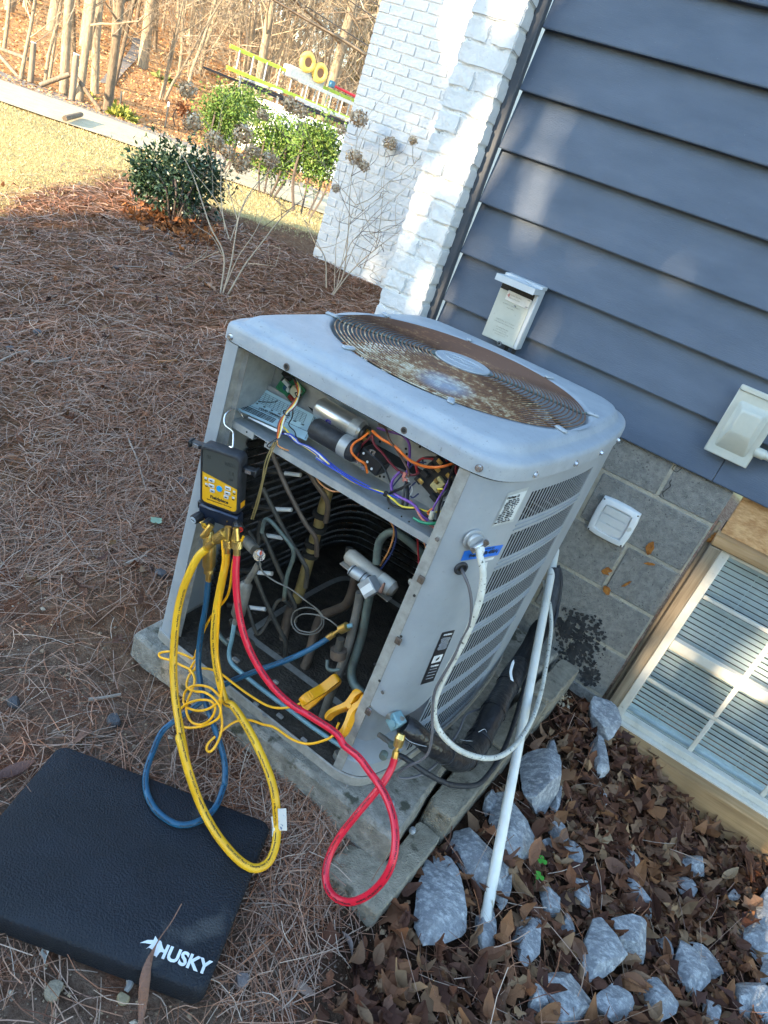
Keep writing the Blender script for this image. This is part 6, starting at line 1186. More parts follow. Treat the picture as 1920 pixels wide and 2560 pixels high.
RK = [(225, 1105, -5, 232, 112, .50, 'big pale pointed limestone rock beside the footing block', .12), (392, 880, -25, 165, 88, .5, 'grey limestone rock left of the white pipe', 0), (535, 750, -20, 150, 82, .5, 'grey limestone rock behind the white pipe', .2), (638, 590, 145, 140, 92, .55, 'cracked pale limestone rock in front of the tall window corner', .3),
      (738, 610, 5, 58, 26, .6, 'small upright stone right of the cracked pale rock', 0), (717, 442, -5, 76, 26, .5, 'narrow blue grey stone among leaves near the footing row', .2), (912, 280, -30, 95, 46, .6, 'dark wedge stone leaning by the sill corner', 0), (908, 430, -20, 88, 42, .5, 'whitish split stone below the sill corner', .3), (752, 115, 0, 34, 26, .7, 'small pale stone against the block wall', 0),
      (503, 1030, 20, 88, 36, .5, 'slim dark grey stone right of the pipe foot', .2), (422, 1180, 0, 120, 46, .45, 'dark flat stone under the end of the white pipe', 0), (612, 1250, 10, 118, 70, .5, 'two toned limestone lump near the bottom pipe end', 0), (900, 1295, -15, 135, 92, .55, 'large white veined limestone in the lower rock pile', .2),
      (1030, 1225, -45, 118, 82, .5, 'pale limestone wedge right of the white veined rock', .3), (697, 1075, -20, 82, 38, .5, 'thin white veined stone under oak leaves', 0), (775, 1180, -20, 58, 38, .5, 'small white veined stone touching the two toned lump', 0), (835, 1030, -25, 80, 44, .5, 'pale stone half covered by a dark leaf', .2), (1075, 1040, -48, 112, 26, .45, 'long thin white stone among the leaves', 0),
      (1062, 880, -35, 68, 26, .5, 'thin white stone sliver near the middle of the leaves', 0), (1325, 908, -60, 72, 36, .5, 'small white flecked stone under the sill timber', 0), (1292, 1005, -40, 62, 34, .5, 'rounded white stone below the flecked stone', 0), (1482, 1036, 60, 46, 30, .6, 'little grey stone alone near the right edge', 0), (1615, 1100, 10, 95, 62, .5, 'grey limestone at the right edge under the sill', 0),
      (1605, 1225, -35, 100, 58, .5, 'pale limestone at the right edge below another', 0), (1632, 1365, 10, 70, 50, .5, 'blue grey stone at the right edge', 0), (1275, 1375, -30, 128, 84, .5, 'big white veined limestone in the lower right pile', .2), (1350, 1310, -45, 110, 50, .4, 'grey slab behind the big lower right limestone', 0), (1195, 1260, -30, 66, 34, .5, 'narrow white stone between two big rocks', 0),
      (760, 1480, -20, 120, 100, .5, 'wide pale limestone at the bottom edge', 0), (955, 1510, -50, 105, 70, .5, 'white veined limestone at the bottom edge', 0), (1160, 1505, -40, 110, 72, .5, 'mottled limestone at the bottom edge', .2), (1560, 1485, -55, 140, 86, .5, 'large blue grey boulder in the bottom right corner', 0), (1390, 1555, -10, 66, 40, .5, 'small blue stone at the bottom right edge', 0),
      (745, 765, -40, 62, 26, .5, 'white stone fragment under leaves by the big pale rock', 0), (800, 860, -45, 76, 30, .5, 'pale stone showing through leaves near the green clover', 0), (690, 820, -55, 44, 22, .5, 'thin stone edge poking from leaves by the pipe', 0), (922, 612, -45, 38, 20, .5, 'tiny white stone under the big orange oak leaf', 0), (1420, 1350, -40, 40, 20, .5, 'tiny grey stone between the lower right rocks', 0), (660, 1500, -30, 70, 50, .4, 'low pale stone at the bottom left of the pile', 0), (440, 640, -30, 44, 34, .6, 'small blue grey stone beside the upper pipe', 0)]
WO = lambda x, y: (960 + x / 1.728, 1650 + y / 1.728)
rock_xy = []
for i, (x, y, an, hl_, hw, hf, lab_, tip) in enumerate(RK):
    an = -90 + an if True else an
    d = np.array([math.cos(math.radians(an)), math.sin(math.radians(an))]); p_ = np.array([-d[1], d[0]])
    c = hit(*WO(x, y)); gzz = c[2] + .02
    H = lambda q: pz(*WO(*(np.array([x, y]) + q)), gzz)
    e1 = (H(d * hl_) - H(-d * hl_)) / 2; e2 = (H(p_ * hw) - H(-p_ * hw)) / 2
    h = max(.03, min(np.linalg.norm(e1), np.linalg.norm(e2)) * hf * 1.5)
    V, Fc = rock_mesh(100 + i, e1[None] * 1.06, e2[None] * 1.06, h, tip=tip); mb = MB(); c2_ = c + np.array([0, 0, h * .62]); mb.add(V + c2_, Fc)
    o = ob('rock', mb, MT['rock'], None, smooth=28, org=c); prop(o, lab_, 'rock', 'limestone rocks among the leaves'); rock_xy.append((c[0], c[1], np.linalg.norm(e1), np.linalg.norm(e2)))
# ------------------------------------------------------------------ leaves, needles, grass, grit
def leaves(n, xy, size, seed, tilt=.5, lift=.02, lobes=.35):
    R_ = np.random.default_rng(seed); L_ = R_.uniform(*size, n); W_ = L_ * R_.uniform(.38, .62, n); yaw = R_.uniform(0, 2 * PI, n); curl = R_.normal(.3, 1.6, n); fold = R_.normal(.35, .6, n)
    t_ = np.linspace(0, 1, 6); prof = np.sin(PI * np.clip(t_ * .96 + .02, 0, 1)) ** .8; lob = np.where(np.arange(6) % 2 == 0, -1.15, 1)
    isl = (R_.random(n) < lobes).astype(float)
    V = np.zeros((n, 6, 3, 3))
    for i in range(6):
        s_ = (t_[i] - .5) * L_; w_ = W_ / 2 * prof[i] * (1 + isl * .38 * lob[i]); zc_ = curl * L_ * ((t_[i] - .5) ** 2) * .9
        for j, sg in enumerate((-1, 0, 1)):
            V[:, i, j, 0] = s_; V[:, i, j, 1] = sg * w_ * np.cos(fold * .8); V[:, i, j, 2] = zc_ + abs(sg) * w_ * np.sin(fold)
    tx, ty = R_.normal(0, tilt, n), R_.normal(0, tilt, n)
    V = V.reshape(n, 18, 3); x, y, z_ = V[..., 0].copy(), V[..., 1].copy(), V[..., 2].copy()
    y, z_ = y * np.cos(tx)[:, None] - z_ * np.sin(tx)[:, None], y * np.sin(tx)[:, None] + z_ * np.cos(tx)[:, None]; x, z_ = x * np.cos(ty)[:, None] + z_ * np.sin(ty)[:, None], -x * np.sin(ty)[:, None] + z_ * np.cos(ty)[:, None]
    X_ = x * np.cos(yaw)[:, None] - y * np.sin(yaw)[:, None] + xy[:, :1]; Y_ = x * np.sin(yaw)[:, None] + y * np.cos(yaw)[:, None] + xy[:, 1:2]
    Z_ = z_ + (terr(xy[:, 0], xy[:, 1]) + R_.uniform(.002, lift, n))[:, None]; Z_ = np.maximum(Z_, terr(X_, Y_) + .001)
    q = np.array([(i * 3 + j, i * 3 + j + 1, (i + 1) * 3 + j + 1, (i + 1) * 3 + j) for i in range(5) for j in range(2)])
    return np.stack([X_, Y_, Z_], -1).reshape(-1, 3), (q[None] + (np.arange(n) * 18)[:, None, None]).reshape(-1, 4)
LC = MI('dead_leaf_litter', [(.036, .016, .012), (.11, .044, .025), (.18, .075, .036), (.065, .028, .021), (.25, .115, .05), (.13, .062, .042), (.30, .19, .105), (.085, .034, .024)], .75, .5, 300)
def litter_xy(n, seed):
    R_ = np.random.default_rng(seed); out = []
    while len(out) < n:
        x = R_.uniform(.50, 2.1); y = R_.uniform(-1.95, -.03)
        if y > -1.02 and x < .70 + .075 * (y + 1.0) : continue
        if y <= -1.02 and x < .66 + R_.normal(0, .03): continue
        if y < -1.5 - .10 * (2 - x) * 0 and R_.random() < min(1, (-1.5 - y) * 2.6): continue
        if any(((x - a) ** 2 + (y - b) ** 2) < ((c * d) ** .5 * .86) ** 2 for a, b, c, d in rock_xy) and R_.random() < .96: continue
        out.append((x, y))
    return np.array(out)
V, Fq = leaves(4200, litter_xy(4200, 3), (.018, .048), 5, .6, .025); raw('leaf_litter', V, Fq, LC)
V, Fq = leaves(2300, litter_xy(2300, 13), (.045, .090), 15, .42, .045, .55); raw('leaf_litter', V, Fq, LC)
R9 = np.random.default_rng(9); sx = np.stack([R9.uniform(-4.5, .4, 900), R9.uniform(-2.3, 2.4, 900)], 1); sx = sx[(sx[:, 1] > -1.28) & ~((np.abs(sx[:, 0] - .1) < .5) & (sx[:, 1] > -1.3)) | (R9.random(900) < .16)]
V, Fq = leaves(len(sx), sx, (.025, .06), 6, .4, .02); raw('scattered_leaves', V, Fq, LC)
NC = MI('pine_needle', [(.12, .045, .024), (.24, .105, .058), (.34, .175, .105), (.43, .31, .235), (.30, .11, .045), (.37, .25, .19), (.09, .042, .03), (.50, .385, .30)], .6)
def needles(n, seed, a0, a1, d0, d1, keep, lmul=1., hl=.018):
    R_ = np.random.default_rng(seed); d = d0 * (d1 / d0) ** R_.random(n); a = R_.uniform(a0, a1, n); x = CAM[0] + d * np.cos(a); y = CAM[1] + d * np.sin(a); k = keep(x, y, R_); x, y, d = x[k], y[k], d[k]; n = len(x)
    L_ = R_.uniform(.05, .17, n) * lmul; yaw = R_.uniform(0, 2 * PI, n) ; bend = R_.normal(0, .35, n); w_ = R_.uniform(.0006, .0011, n) * np.maximum(1, d / 2.4); hz = R_.exponential(hl * .5, n) + .002; hz2 = R_.exponential(hl * .5, n) + .001
    P = []
    for t_ in (-.5, -.17, .17, .5):
        s_ = t_ * L_; b = bend * L_ * (t_ * t_ - .08); px_ = x + s_ * np.cos(yaw) - b * np.sin(yaw); py_ = y + s_ * np.sin(yaw) + b * np.cos(yaw); P.append((px_, py_, terr(px_, py_) + hz + (hz2 - hz) * (t_ + .5) + .004 * (1 - 4 * t_ * t_)))
    V = np.zeros((n, 4, 2, 3)); nx_, ny_ = -np.sin(yaw), np.cos(yaw); rl = R_.uniform(-.7, .7, n)
    for i, (a_, b_, c_) in enumerate(P):
        for j, sg in enumerate((-1, 1)): V[:, i, j, 0] = a_ + sg * nx_ * w_ * np.cos(rl); V[:, i, j, 1] = b_ + sg * ny_ * w_ * np.cos(rl); V[:, i, j, 2] = c_ + sg * w_ * np.sin(rl)
    q = np.array([(i * 2, i * 2 + 1, i * 2 + 3, i * 2 + 2) for i in range(3)]); return V.reshape(-1, 3), (q[None] + (np.arange(n) * 8)[:, None, None]).reshape(-1, 4)
inpad = lambda x, y: (x > -.37) & (x < .72) & (y > -1.25) & (y < .1)
inmat = lambda x, y: (((x - A_m[0]) * um[0] + (y - A_m[1]) * um[1] > 0) & ((x - A_m[0]) * um[0] + (y - A_m[1]) * um[1] < .555) & ((x - A_m[0]) * vm_[0] + (y - A_m[1]) * vm_[1] > 0) & ((x - A_m[0]) * vm_[0] + (y - A_m[1]) * vm_[1] < .40))
A_m = np.array([-.206, -1.588]); um = np.array([.927, .375]); vm_ = np.array([.375, -.927])
def keep1(x, y, R_):
    k = (lawn_side(x, y) < .25 + R_.normal(0, .3, len(x))) & ~inpad(x, y) & (x < .35 + .25 * (y < -1.25)) & (y < 2.52) & ~((x > -.58) & (y > -.1)) & ~inmat(x, y)
    bare = .5 + .5 * np.sin(x * 2.3 + 1.0) * np.sin(y * 2.9 + .4) 
    dens = np.clip(.10 + 1.1 * sstep(-1.45, -.5, y + .25 * np.sin(x * 5)), 0, 1) * np.where(y < -.6, .45 + .55 * bare, 1)
    return k & (R_.random(len(x)) < dens)
V, Fq = needles(150000, 21, math.radians(95), math.radians(188), .75, 8.2, keep1); raw('pine_straw', V, Fq, NC)
def keep2(x, y, R_): return (y < -1.3) & ~inmat(x, y) & (R_.random(len(x)) < np.clip((1.25 - x) * 1.2, .12, 1)) & (y > -2.6)
V, Fq = needles(2600, 22, math.radians(20), math.radians(175), .35, 1.7, keep2); raw('loose_needles', V, Fq, NC)
V, Fq = needles(1300, 23, math.radians(20), math.radians(100), 1.0, 2.4, lambda x, y, R_: (x > .72) & (y > -1.9) & (y < -.05), 1.1, .05); raw('loose_needles', V, Fq, NC)
# grit and small stones in the bare dirt
def grit(n, seed, reg, sz):
    R_ = np.random.default_rng(seed); x = R_.uniform(reg[0], reg[1], n); y = R_.uniform(reg[2], reg[3], n); k = ~inpad(x, y) & ~inmat(x, y); x, y = x[k], y[k]; n = len(x); s_ = R_.uniform(sz[0], sz[1], n) * R_.uniform(.4, 1, n)
    B0 = np.array([(1, 0, 0), (0, 1, 0), (-1, 0, 0), (0, -1, 0), (0, 0, .8), (0, 0, -.8)]); V = B0[None] * s_[:, None, None] * R_.uniform(.55, 1.2, (n, 6, 1)); a = R_.uniform(0, PI, n); X_ = V[..., 0] * np.cos(a)[:, None] - V[..., 1] * np.sin(a)[:, None]; Y_ = V[..., 0] * np.sin(a)[:, None] + V[..., 1] * np.cos(a)[:, None]
    V = np.stack([X_ + x[:, None], Y_ + y[:, None], V[..., 2] + (terr(x, y) + s_ * .25)[:, None]], -1)
    f = np.array([(0, 1, 4), (1, 2, 4), (2, 3, 4), (3, 0, 4), (1, 0, 5), (2, 1, 5), (3, 2, 5), (0, 3, 5)]); return V.reshape(-1, 3), (f[None] + (np.arange(n) * 6)[:, None, None]).reshape(-1, 3)
GC_ = MI('grit', [(.14, .09, .06), (.30, .22, .15), (.20, .14, .10), (.42, .30, .18), (.10, .07, .055), (.45, .38, .30)], .95)
V, Fq = grit(9000, 31, (-2.2, .75, -2.3, -1.0), (.0015, .006)); raw('grit', V, Fq, GC_)
V, Fq = grit(420, 32, (-1.2, .72, -2.2, -1.2), (.005, .013)); raw('small_stones', V, Fq, GC_)
V, Fq = grit(60000, 33, (-3, 1.0, -2.3, -.7), (.0012, .0038)); raw('soil_crumbs', V, Fq, MI('soil', [(.06, .035, .022), (.15, .09, .06), (.10, .055, .035), (.22, .16, .11)], 1.))
# dry lawn
R3 = np.random.default_rng(41); n = 150000; d = 2.6 * (14 / 2.6) ** R3.random(n); a = R3.uniform(math.radians(118), math.radians(178), n); x = CAM[0] + d * np.cos(a); y = CAM[1] + d * np.sin(a); k = (lawn_side(x, y) > R3.normal(-.05, .22, n)) & ~((x > -2.75) & (y > 2.5)); x, y, d = x[k], y[k], d[k]; n = len(x)
h_ = R3.uniform(.008, .032, n); yaw = R3.uniform(0, 2 * PI, n); w_ = .0009 * np.maximum(1, d / 2.2); tz = terr(x, y); ln_ = R3.normal(0, .7, (n, 2)) * h_[:, None]
V = np.stack([np.stack([x - w_ * np.cos(yaw), y - w_ * np.sin(yaw), tz], -1), np.stack([x + w_ * np.cos(yaw), y + w_ * np.sin(yaw), tz], -1), np.stack([x + ln_[:, 0], y + ln_[:, 1], tz + h_], -1)], 1)
raw('dry_grass', V.reshape(-1, 3), np.arange(3 * n).reshape(-1, 3), MI('straw_grass', [(.36, .26, .10), (.50, .40, .19), (.60, .50, .28), (.30, .24, .10), (.44, .38, .2)], .8))
# single leaves, nuts, sticks
def one_leaf(px, size, yaw, lab_, col, seed, lobes=1., z_=.012, tilt=.15, zabs=None):
    p = hit(*px) if zabs is None else pz(*px, zabs); V, Fq = leaves(1, np.array([[p[0], p[1]]]), (size, size + 1e-4), seed, tilt, .006, lobes); V = np.array(V); V[:, 2] += z_ + (0 if zabs is None else zabs - float(terr(p[0], p[1])))
    mb = MB(); mb.add(V, [tuple(f) for f in Fq]); o = ob('dead_leaf', mb, plain('leaf_' + str(seed), col, .75, bump=.4, bscale=200), None, smooth=60, org=p); return prop(o, lab_, 'leaf', 'dead leaves lying singly')
one_leaf((1573, 1985), .095, .3, 'big orange oak leaf lying below the sill timber', (.30, .135, .05), 71, 1, .045)
one_leaf((1507, 2120), .085, 1., 'tan lobed oak leaf standing among darker leaves', (.24, .17, .10), 72, 1, .05, .5)
one_leaf((1312, 2160), .085, 1., 'rust brown leaf beside the green clover', (.20, .085, .04), 73, 0, .05, .4)
one_leaf((1400, 1962), .09, 1., 'curled brown leaf right of the cracked pale rock', (.17, .08, .035), 74, 0, .05, .4)
one_leaf((1800, 2215), .08, 1., 'pale brown leaf near the right edge of the litter', (.27, .18, .10), 75, 0, .05, .3)
one_leaf((40, 1950), .09, 1., 'reddish brown leaf at the left behind the mat corner', (.13, .065, .05), 76, 0, .01, .2)
one_leaf((213, 1845), .06, 1., 'small brown leaf touching the rear edge of the mat', (.17, .09, .06), 77, 0, .01, .3)
one_leaf((520, 725), .11, 1., 'big tan leaf at the foot of the dead hydrangea', (.26, .15, .09), 78, 1, .015, .2)
one_leaf((865, 2365), .055, 1., 'translucent grey brown leaf on the bare dirt', (.19, .15, .13), 79, 0, .006, .1)
one_leaf((755, 2475), .06, 1., 'pinkish brown leaf near the bottom edge', (.24, .16, .12), 80, 0, .006, .1)
one_leaf((112, 2385), .05, 1., 'pale grey leaf at the front edge of the mat', (.5, .47, .42), 81, 1, .006, .2)
lp_ = [(*Q1(785, 880), ZM + .03), (*Q1(740, 960), ZM + .012), (*Q1(690, 1030), ZM + .010), (*Q1(655, 1100), ZM + .010), (*Q1(632, 1170), ZM + .008), (*Q1(622, 1250), ZM - .01), (*Q1(615, 1330), -.935), (*Q1(605, 1420), -.945)]
pts = cat([pz(*q) for q in lp_], 5); npt = len(pts); wd = np.interp(np.arange(npt), [0, 12, 17, 22, 28, npt - 1], [.0012, .0013, .006, .010, .009, .003]); mb = MB(); mb.tube(pts, wd, 8, flat=.45); lf = ob('curled_leaf', mb, plain('curled_leaf', (.17, .085, .055), .75, bump=.6, bscale=150), None, org=pts[10]); prop(lf, 'long curled brown leaf with a thin stalk lying over the mat logo', 'leaf')
def nut(px, r_, lab_, col=(.045, .045, .05)):
    c = hit(*px); V, Fc = rock_mesh(int(px[0]), np.array([[r_, 0, 0]]), np.array([[0, r_ * .9, 0]]), r_ * .85, 2); mb = MB(); mb.add(V + c + (0, 0, r_ * .5), Fc); o = ob('walnut', mb, plain('walnut_shell', col, .6, bump=.5, bscale=120), None, org=c); prop(o, lab_, 'walnut', 'old walnuts on the ground')
nut((284, 1808), .021, 'dark walnut just behind the rear edge of the mat'); nut((37, 1763), .019, 'dark walnut at the left edge above the mat'); nut((400, 1441), .021, 'dark walnut left of the lower corner post'); nut((452, 1207), .019, 'dark walnut left of the gauge manifold'); nut((93, 836), .022, 'dark walnut in the straw at the far left'); nut((25, 876), .020, 'dark walnut near the bare stick at the left edge'); nut((136, 2485), .020, 'tan split walnut below the mat front edge', (.2, .16, .11)); nut((598, 2455), .020, 'grey brown walnut right of the mat corner', (.16, .13, .12)); nut((307, 2500), .013, 'small tan nut under the mat front edge', (.24, .19, .11)); nut((290, 675), .022, 'dark walnut out in the straw beside a pale stick'); nut((425, 640), .025, 'dark walnut left of the dead hydrangea foot')
def stick(P, r_, lab_, col=(.26, .21, .17)):
    pts = cat([hit(*p) + np.array([0, 0, r_ + .008]) for p in P], 5); o = ob('stick', MB().tube(pts, [r_ * (1 - .5 * i / len(pts)) for i in range(len(pts))], 6), plain('stick_bark', col, .85, bump=.4), None, org=pts[0]); prop(o, lab_, 'stick', 'sticks on the ground')
stick([(60, 905), (90, 912), (140, 910), (178, 900)], .007, 'bare grey stick lying in the straw'); stick([(-10, 915), (20, 900), (45, 888), (70, 884)], .006, 'pale stick at the left edge of the straw'); stick([(315, 1092), (340, 1150), (355, 1200), (365, 1235)], .004, 'thin twig standing out on the red soil'); stick([(285, 670), (310, 672), (335, 672), (365, 674)], .006, 'pale twig with peeling bark far out in the straw'); stick([(310, 1420), (335, 1408), (365, 1396)], .006, 'short grey stick near the lower post'); stick([(395, 913), (420, 912), (440, 908)], .010, 'stubby broken orange brown stick near the cabinet', (.24, .12, .05)); stick([(220, 1760), (255, 1755), (300, 1745)], .007, 'short stick above the mat'); stick([(320, 2440), (322, 2470), (312, 2490)], .009, 'curved grey root by the tan nut', (.15, .15, .15))
def sprig(px, lab_, col=(.05, .28, .03), n=3, r_=.008, h=.03):
    p = hit(*px); t = thing('clover', p, lab_, 'plant'); R_ = random.Random(int(px[0]))
    ob('stem', MB().tube([p, p + (0, 0, h)], .0012, 4), plain('clover_stem', (.1, .2, .05), .6), t)
    for k in range(n): a = 2 * PI * k / n; mb = MB(); c = p + np.array([math.cos(a) * r_, math.sin(a) * r_, h]); mb.add([c + np.array([math.cos(q) * r_, math.sin(q) * r_, .002 * math.sin(q * 2)]) for q in np.linspace(0, 2 * PI, 8, endpoint=False)], [tuple(range(8))]); ob('leaflet', mb, plain('clover_leaf', col, .5), t)
sprig((1338, 2174), 'bright green clover beside the rust brown leaf', h=.045); sprig((1330, 2214), 'bright green clover in front of the other clover', h=.045); sprig((387, 1317), 'tiny pale green seedling left of the cabinet post', (.2, .3, .2), 4, .012)
# fallen dry hydrangea head by the wall
PETAL = MI('dry_petals', [(.42, .32, .20), (.58, .47, .33), (.30, .18, .09), (.50, .38, .24), (.64, .55, .42)], .8)
def head(name, c, R_h, seed, mat=None, n=110, parent=None):
    R_ = np.random.default_rng(seed); q = R_.normal(0, 1, (n, 3)); q /= np.linalg.norm(q, axis=1)[:, None]; P = c + q * R_h * R_.uniform(.55, 1.0, (n, 1)) * np.array([1, 1, .85]); s_ = R_h * R_.uniform(.13, .24, n); a = R_.normal(0, 1, (n, 3)); a = a - q * (a * q).sum(1)[:, None] * .6; a /= np.linalg.norm(a, axis=1)[:, None]; b = np.cross(q, a); cc = q * s_[:, None] * .35
    V = np.stack([P - a * s_[:, None] + cc, P - b * s_[:, None] * .7, P + a * s_[:, None] + cc, P + b * s_[:, None] * .7], 1); return raw(name, V.reshape(-1, 3), np.arange(4 * n).reshape(-1, 4), mat or PETAL, parent, None)
fh = head('fallen_flower_head', hit(1400, 1760) + np.array([0, 0, .02]), .038, 5); prop(fh, 'fallen dry cream flower head lying against the footing row', 'flower')
# ------------------------------------------------------------------ dead hydrangeas
STEM = MI('hydrangea_stem', [(.30, .24, .17), (.42, .35, .26), (.22, .16, .11)], .8); STEMD = plain('dark_twig', (.08, .06, .05), .8)
def pd(u, v, dep): return CAM + ray(u, v) * dep
def hydr(base, lab_, stems, heads, twigs, seed, z, o, rad=.0062, spread=.25):
    b = hit(*base); dep = (b - CAM) @ CF; t = thing('dead_hydrangea', b, lab_, 'shrub'); R_ = random.Random(seed); tips = []
    for k, S in enumerate(stems):
        off = R_.uniform(-spread, spread); n_ = len(S)
        pts = [pd(o[0] + x / z, o[1] + y / z, dep + off * (i / max(1, n_ - 1))) for i, (x, y) in enumerate(S)]; pts = cat(pts, 5); m = len(pts)
        th = rad * (1.0 if k < 3 else .6); ob('stem', MB().tube(pts, [th * (1 - .68 * i / m) for i in range(m)], 7), STEM, t, smooth=60); tips.append(pts)
    for k in range(twigs):
        P = R_.choice(tips); q = P[R_.randrange(len(P) // 3, len(P))]; d = np.array([R_.gauss(0, .5), R_.gauss(0, .5), R_.uniform(.1, 1.1)]); d /= np.linalg.norm(d); L_ = R_.uniform(.12, .4); bd = np.array([R_.gauss(0, .05) for _ in range(3)])
        ob('twig', MB().tube(cat([q, q + d * L_ * .5 + bd, q + d * L_ + bd * .4], 4), [.0022 * (1 - .08 * i) for i in range(9)], 4), STEMD if k % 2 else STEM, t, smooth=60)
    for k, (x, y, r_) in enumerate(heads):
        dp = dep + R_.uniform(-spread, spread) * .7; c = pd(x, y, dp); head('flower_head', c, r_ / FOC * dp, seed * 50 + k, None, 210, t)
        bl = c - np.array([0, 0, r_ / FOC * dp]); P = min(tips, key=lambda P: min(np.linalg.norm(p - bl) for p in P)); q = min(P, key=lambda p: np.linalg.norm(p - bl)); ob('flower_stalk', MB().tube(cat([c, (c + q) / 2 + np.array([0, 0, -.02]), q], 4), .0019, 5), STEM, t, smooth=60)
    return t
zA = 1.904; oA = (300, 330); Z0 = lambda x, y: (x / 1.728, y / 1.728)
hydr((563, 738), 'dead hydrangea with pale bent stems in the middle of the straw bed', [[(478, 775), (495, 590), (430, 450), (370, 270), (330, 170), (270, 70), (200, 0)], [(515, 772), (590, 640), (650, 560), (760, 420), (870, 320), (950, 280)], [(490, 770), (530, 620), (570, 390), (640, 260), (740, 160)], [(520, 510), (470, 350), (400, 250), (340, 180)], [(525, 520), (560, 420), (600, 330), (680, 230)], [(490, 590), (440, 500), (370, 450), (300, 370)], [(500, 740), (560, 600), (640, 480), (700, 350), (720, 290)], [(470, 570), (400, 600), (300, 655), (210, 705)], [(610, 625), (680, 632), (740, 640)], [(770, 410), (763, 340)], [(500, 470), (480, 300), (480, 150), (450, 0)], [(560, 420), (500, 200), (520, 80)]],
      [(*Z0(810, 390), 25), (*Z0(835, 528), 26), (*Z0(925, 605), 26), (*Z0(1050, 580), 27), (*Z0(985, 655), 20), (*Z0(1045, 705), 28), (*Z0(1092, 655), 22), (*Z0(1168, 690), 24)], 46, 3, zA, oA)
hydr((832, 742), 'dead hydrangea with a thicket of thin stems against the far brick wall', [[(185, 1225), (175, 980), (90, 850), (20, 700), (-10, 640)], [(240, 1290), (400, 1080), (600, 900), (800, 750)], [(230, 1285), (330, 1100), (370, 700), (385, 400), (440, 0)], [(260, 1270), (340, 900), (400, 600), (430, 530), (560, 150)], [(250, 1280), (260, 1000), (280, 760), (390, 300)], [(590, 905), (630, 700), (655, 450), (682, 60)], [(430, 540), (250, 330), (160, 200)], [(430, 540), (560, 480), (700, 350), (860, 250), (985, 120)], [(300, 1180), (430, 850), (560, 640), (800, 440), (900, 330)], [(330, 1000), (420, 820), (640, 760), (790, 720)], [(270, 1100), (380, 950), (450, 1050), (560, 1080), (640, 1180)], [(370, 700), (520, 560), (700, 420)]],
      [(*Z0(1255, 455), 24), (*Z0(1300, 482), 21), (*Z0(1550, 510), 25), (*Z0(1530, 678), 22), (*Z0(1572, 718), 16), (*Z0(1135, 495), 18), (*Z0(1450, 815), 12), (760 + 715 / 3.318, 350 + 30 / 3.318, 19), (760 + 905 / 3.318, 350 + 5 / 3.318, 13), (*Z0(1475, 560), 14)], 60, 4, 3.318, (760, 350), .0055, .18)
# ------------------------------------------------------------------ leafy shrubs
HOLE = []
def leafmass(name, c, rad, n, size, seed, mat, parent, shell=.5, hang=0, kind=None, lumpy=.22):
    R_ = np.random.default_rng(seed); q = R_.normal(0, 1, (n, 3)); q /= np.linalg.norm(q, axis=1)[:, None]; lump = 1 + lumpy * np.sin(q @ np.array([5., 3, 2]) + seed) * np.sin(q @ np.array([-3., 4, 5]))
    P = np.asarray(c) + q * np.asarray(rad) * (R_.uniform(shell, 1.0, n) * lump)[:, None]; 
    for hx, hz, ha, hb in HOLE: k_ = ((P[:, 0] - hx - .2 * (P[:, 1] + 13.5)) / ha) ** 2 + ((P[:, 2] - hz + .2 * (P[:, 1] + 13.5)) / hb) ** 2 > 1; P = P[k_]; q = q[k_]
    n = len(P); s_ = R_.uniform(.6, 1.1, n) * size; d = q * .6 + R_.normal(0, .7, (n, 3)) if not hang else np.array([[0, 0, -1.]]) + R_.normal(0, .16, (n, 3)); wf = .24 if not hang else .085; d /= np.linalg.norm(d, axis=1)[:, None]; w_ = np.cross(d, R_.normal(0, 1, (n, 3))); w_ /= np.linalg.norm(w_, axis=1)[:, None]; u_ = np.cross(w_, d)
    S = s_[:, None]; V = np.stack([P, P + d * S * .5 + w_ * S * wf + u_ * S * .08, P + d * S, P + d * S * .5 - w_ * S * wf + u_ * S * .08], 1); return raw(name, V.reshape(-1, 3), np.arange(4 * n).reshape(-1, 4), mat, parent, kind)
CAMEL = MI('camellia_leaf', [(.012, .03, .014), (.03, .06, .028), (.05, .085, .045), (.02, .045, .02), (.07, .11, .075)], .32)
HEDGE = MI('hedge_leaf', [(.03, .065, .012), (.07, .14, .025), (.11, .19, .03), (.045, .09, .018), (.15, .22, .045), (.10, .12, .04)], .5)
b = hit(432, 556); dep = (b - CAM) @ CF; sc1 = dep / FOC
cm = thing('camellia_bush', b, 'dark glossy evergreen bush with pale buds at the edge of the lawn', 'bush')
c = pd(442, 452, dep); leafmass('foliage', c, (125 * sc1, 105 * sc1, 84 * sc1), 2700, .055, 8, CAMEL, cm, .35, lumpy=.42); leafmass('foliage', pd(365, 440, dep), (40 * sc1, 45 * sc1, 52 * sc1), 700, .055, 9, CAMEL, cm, .3); leafmass('foliage', pd(510, 440, dep), (52 * sc1, 50 * sc1, 60 * sc1), 800, .055, 10, CAMEL, cm, .3)
for k in range(7): a = k * .9; ob('stem', MB().tube(cat([b + np.array([math.cos(a) * .03, math.sin(a) * .03, 0]), b + np.array([math.cos(a) * .10, math.sin(a) * .10, .22]), c + np.array([math.cos(a) * .2, math.sin(a) * .2, .05])], 4), .008, 6), STEMD, cm, smooth=60)
R6 = np.random.default_rng(6); q = R6.normal(0, 1, (90, 3)); q /= np.linalg.norm(q, axis=1)[:, None]; bb = MB()
for v_ in q:
    p = c + v_ * np.array([120, 100, 80]) * sc1 * R6.uniform(.8, 1.05); bb.tube([p, p + v_ * .012, p + v_ * .022], [.003, .007, .001], 6)
ob('buds', bb, plain('cream_bud', (.5, .46, .32), .6), cm, kind='stuff')
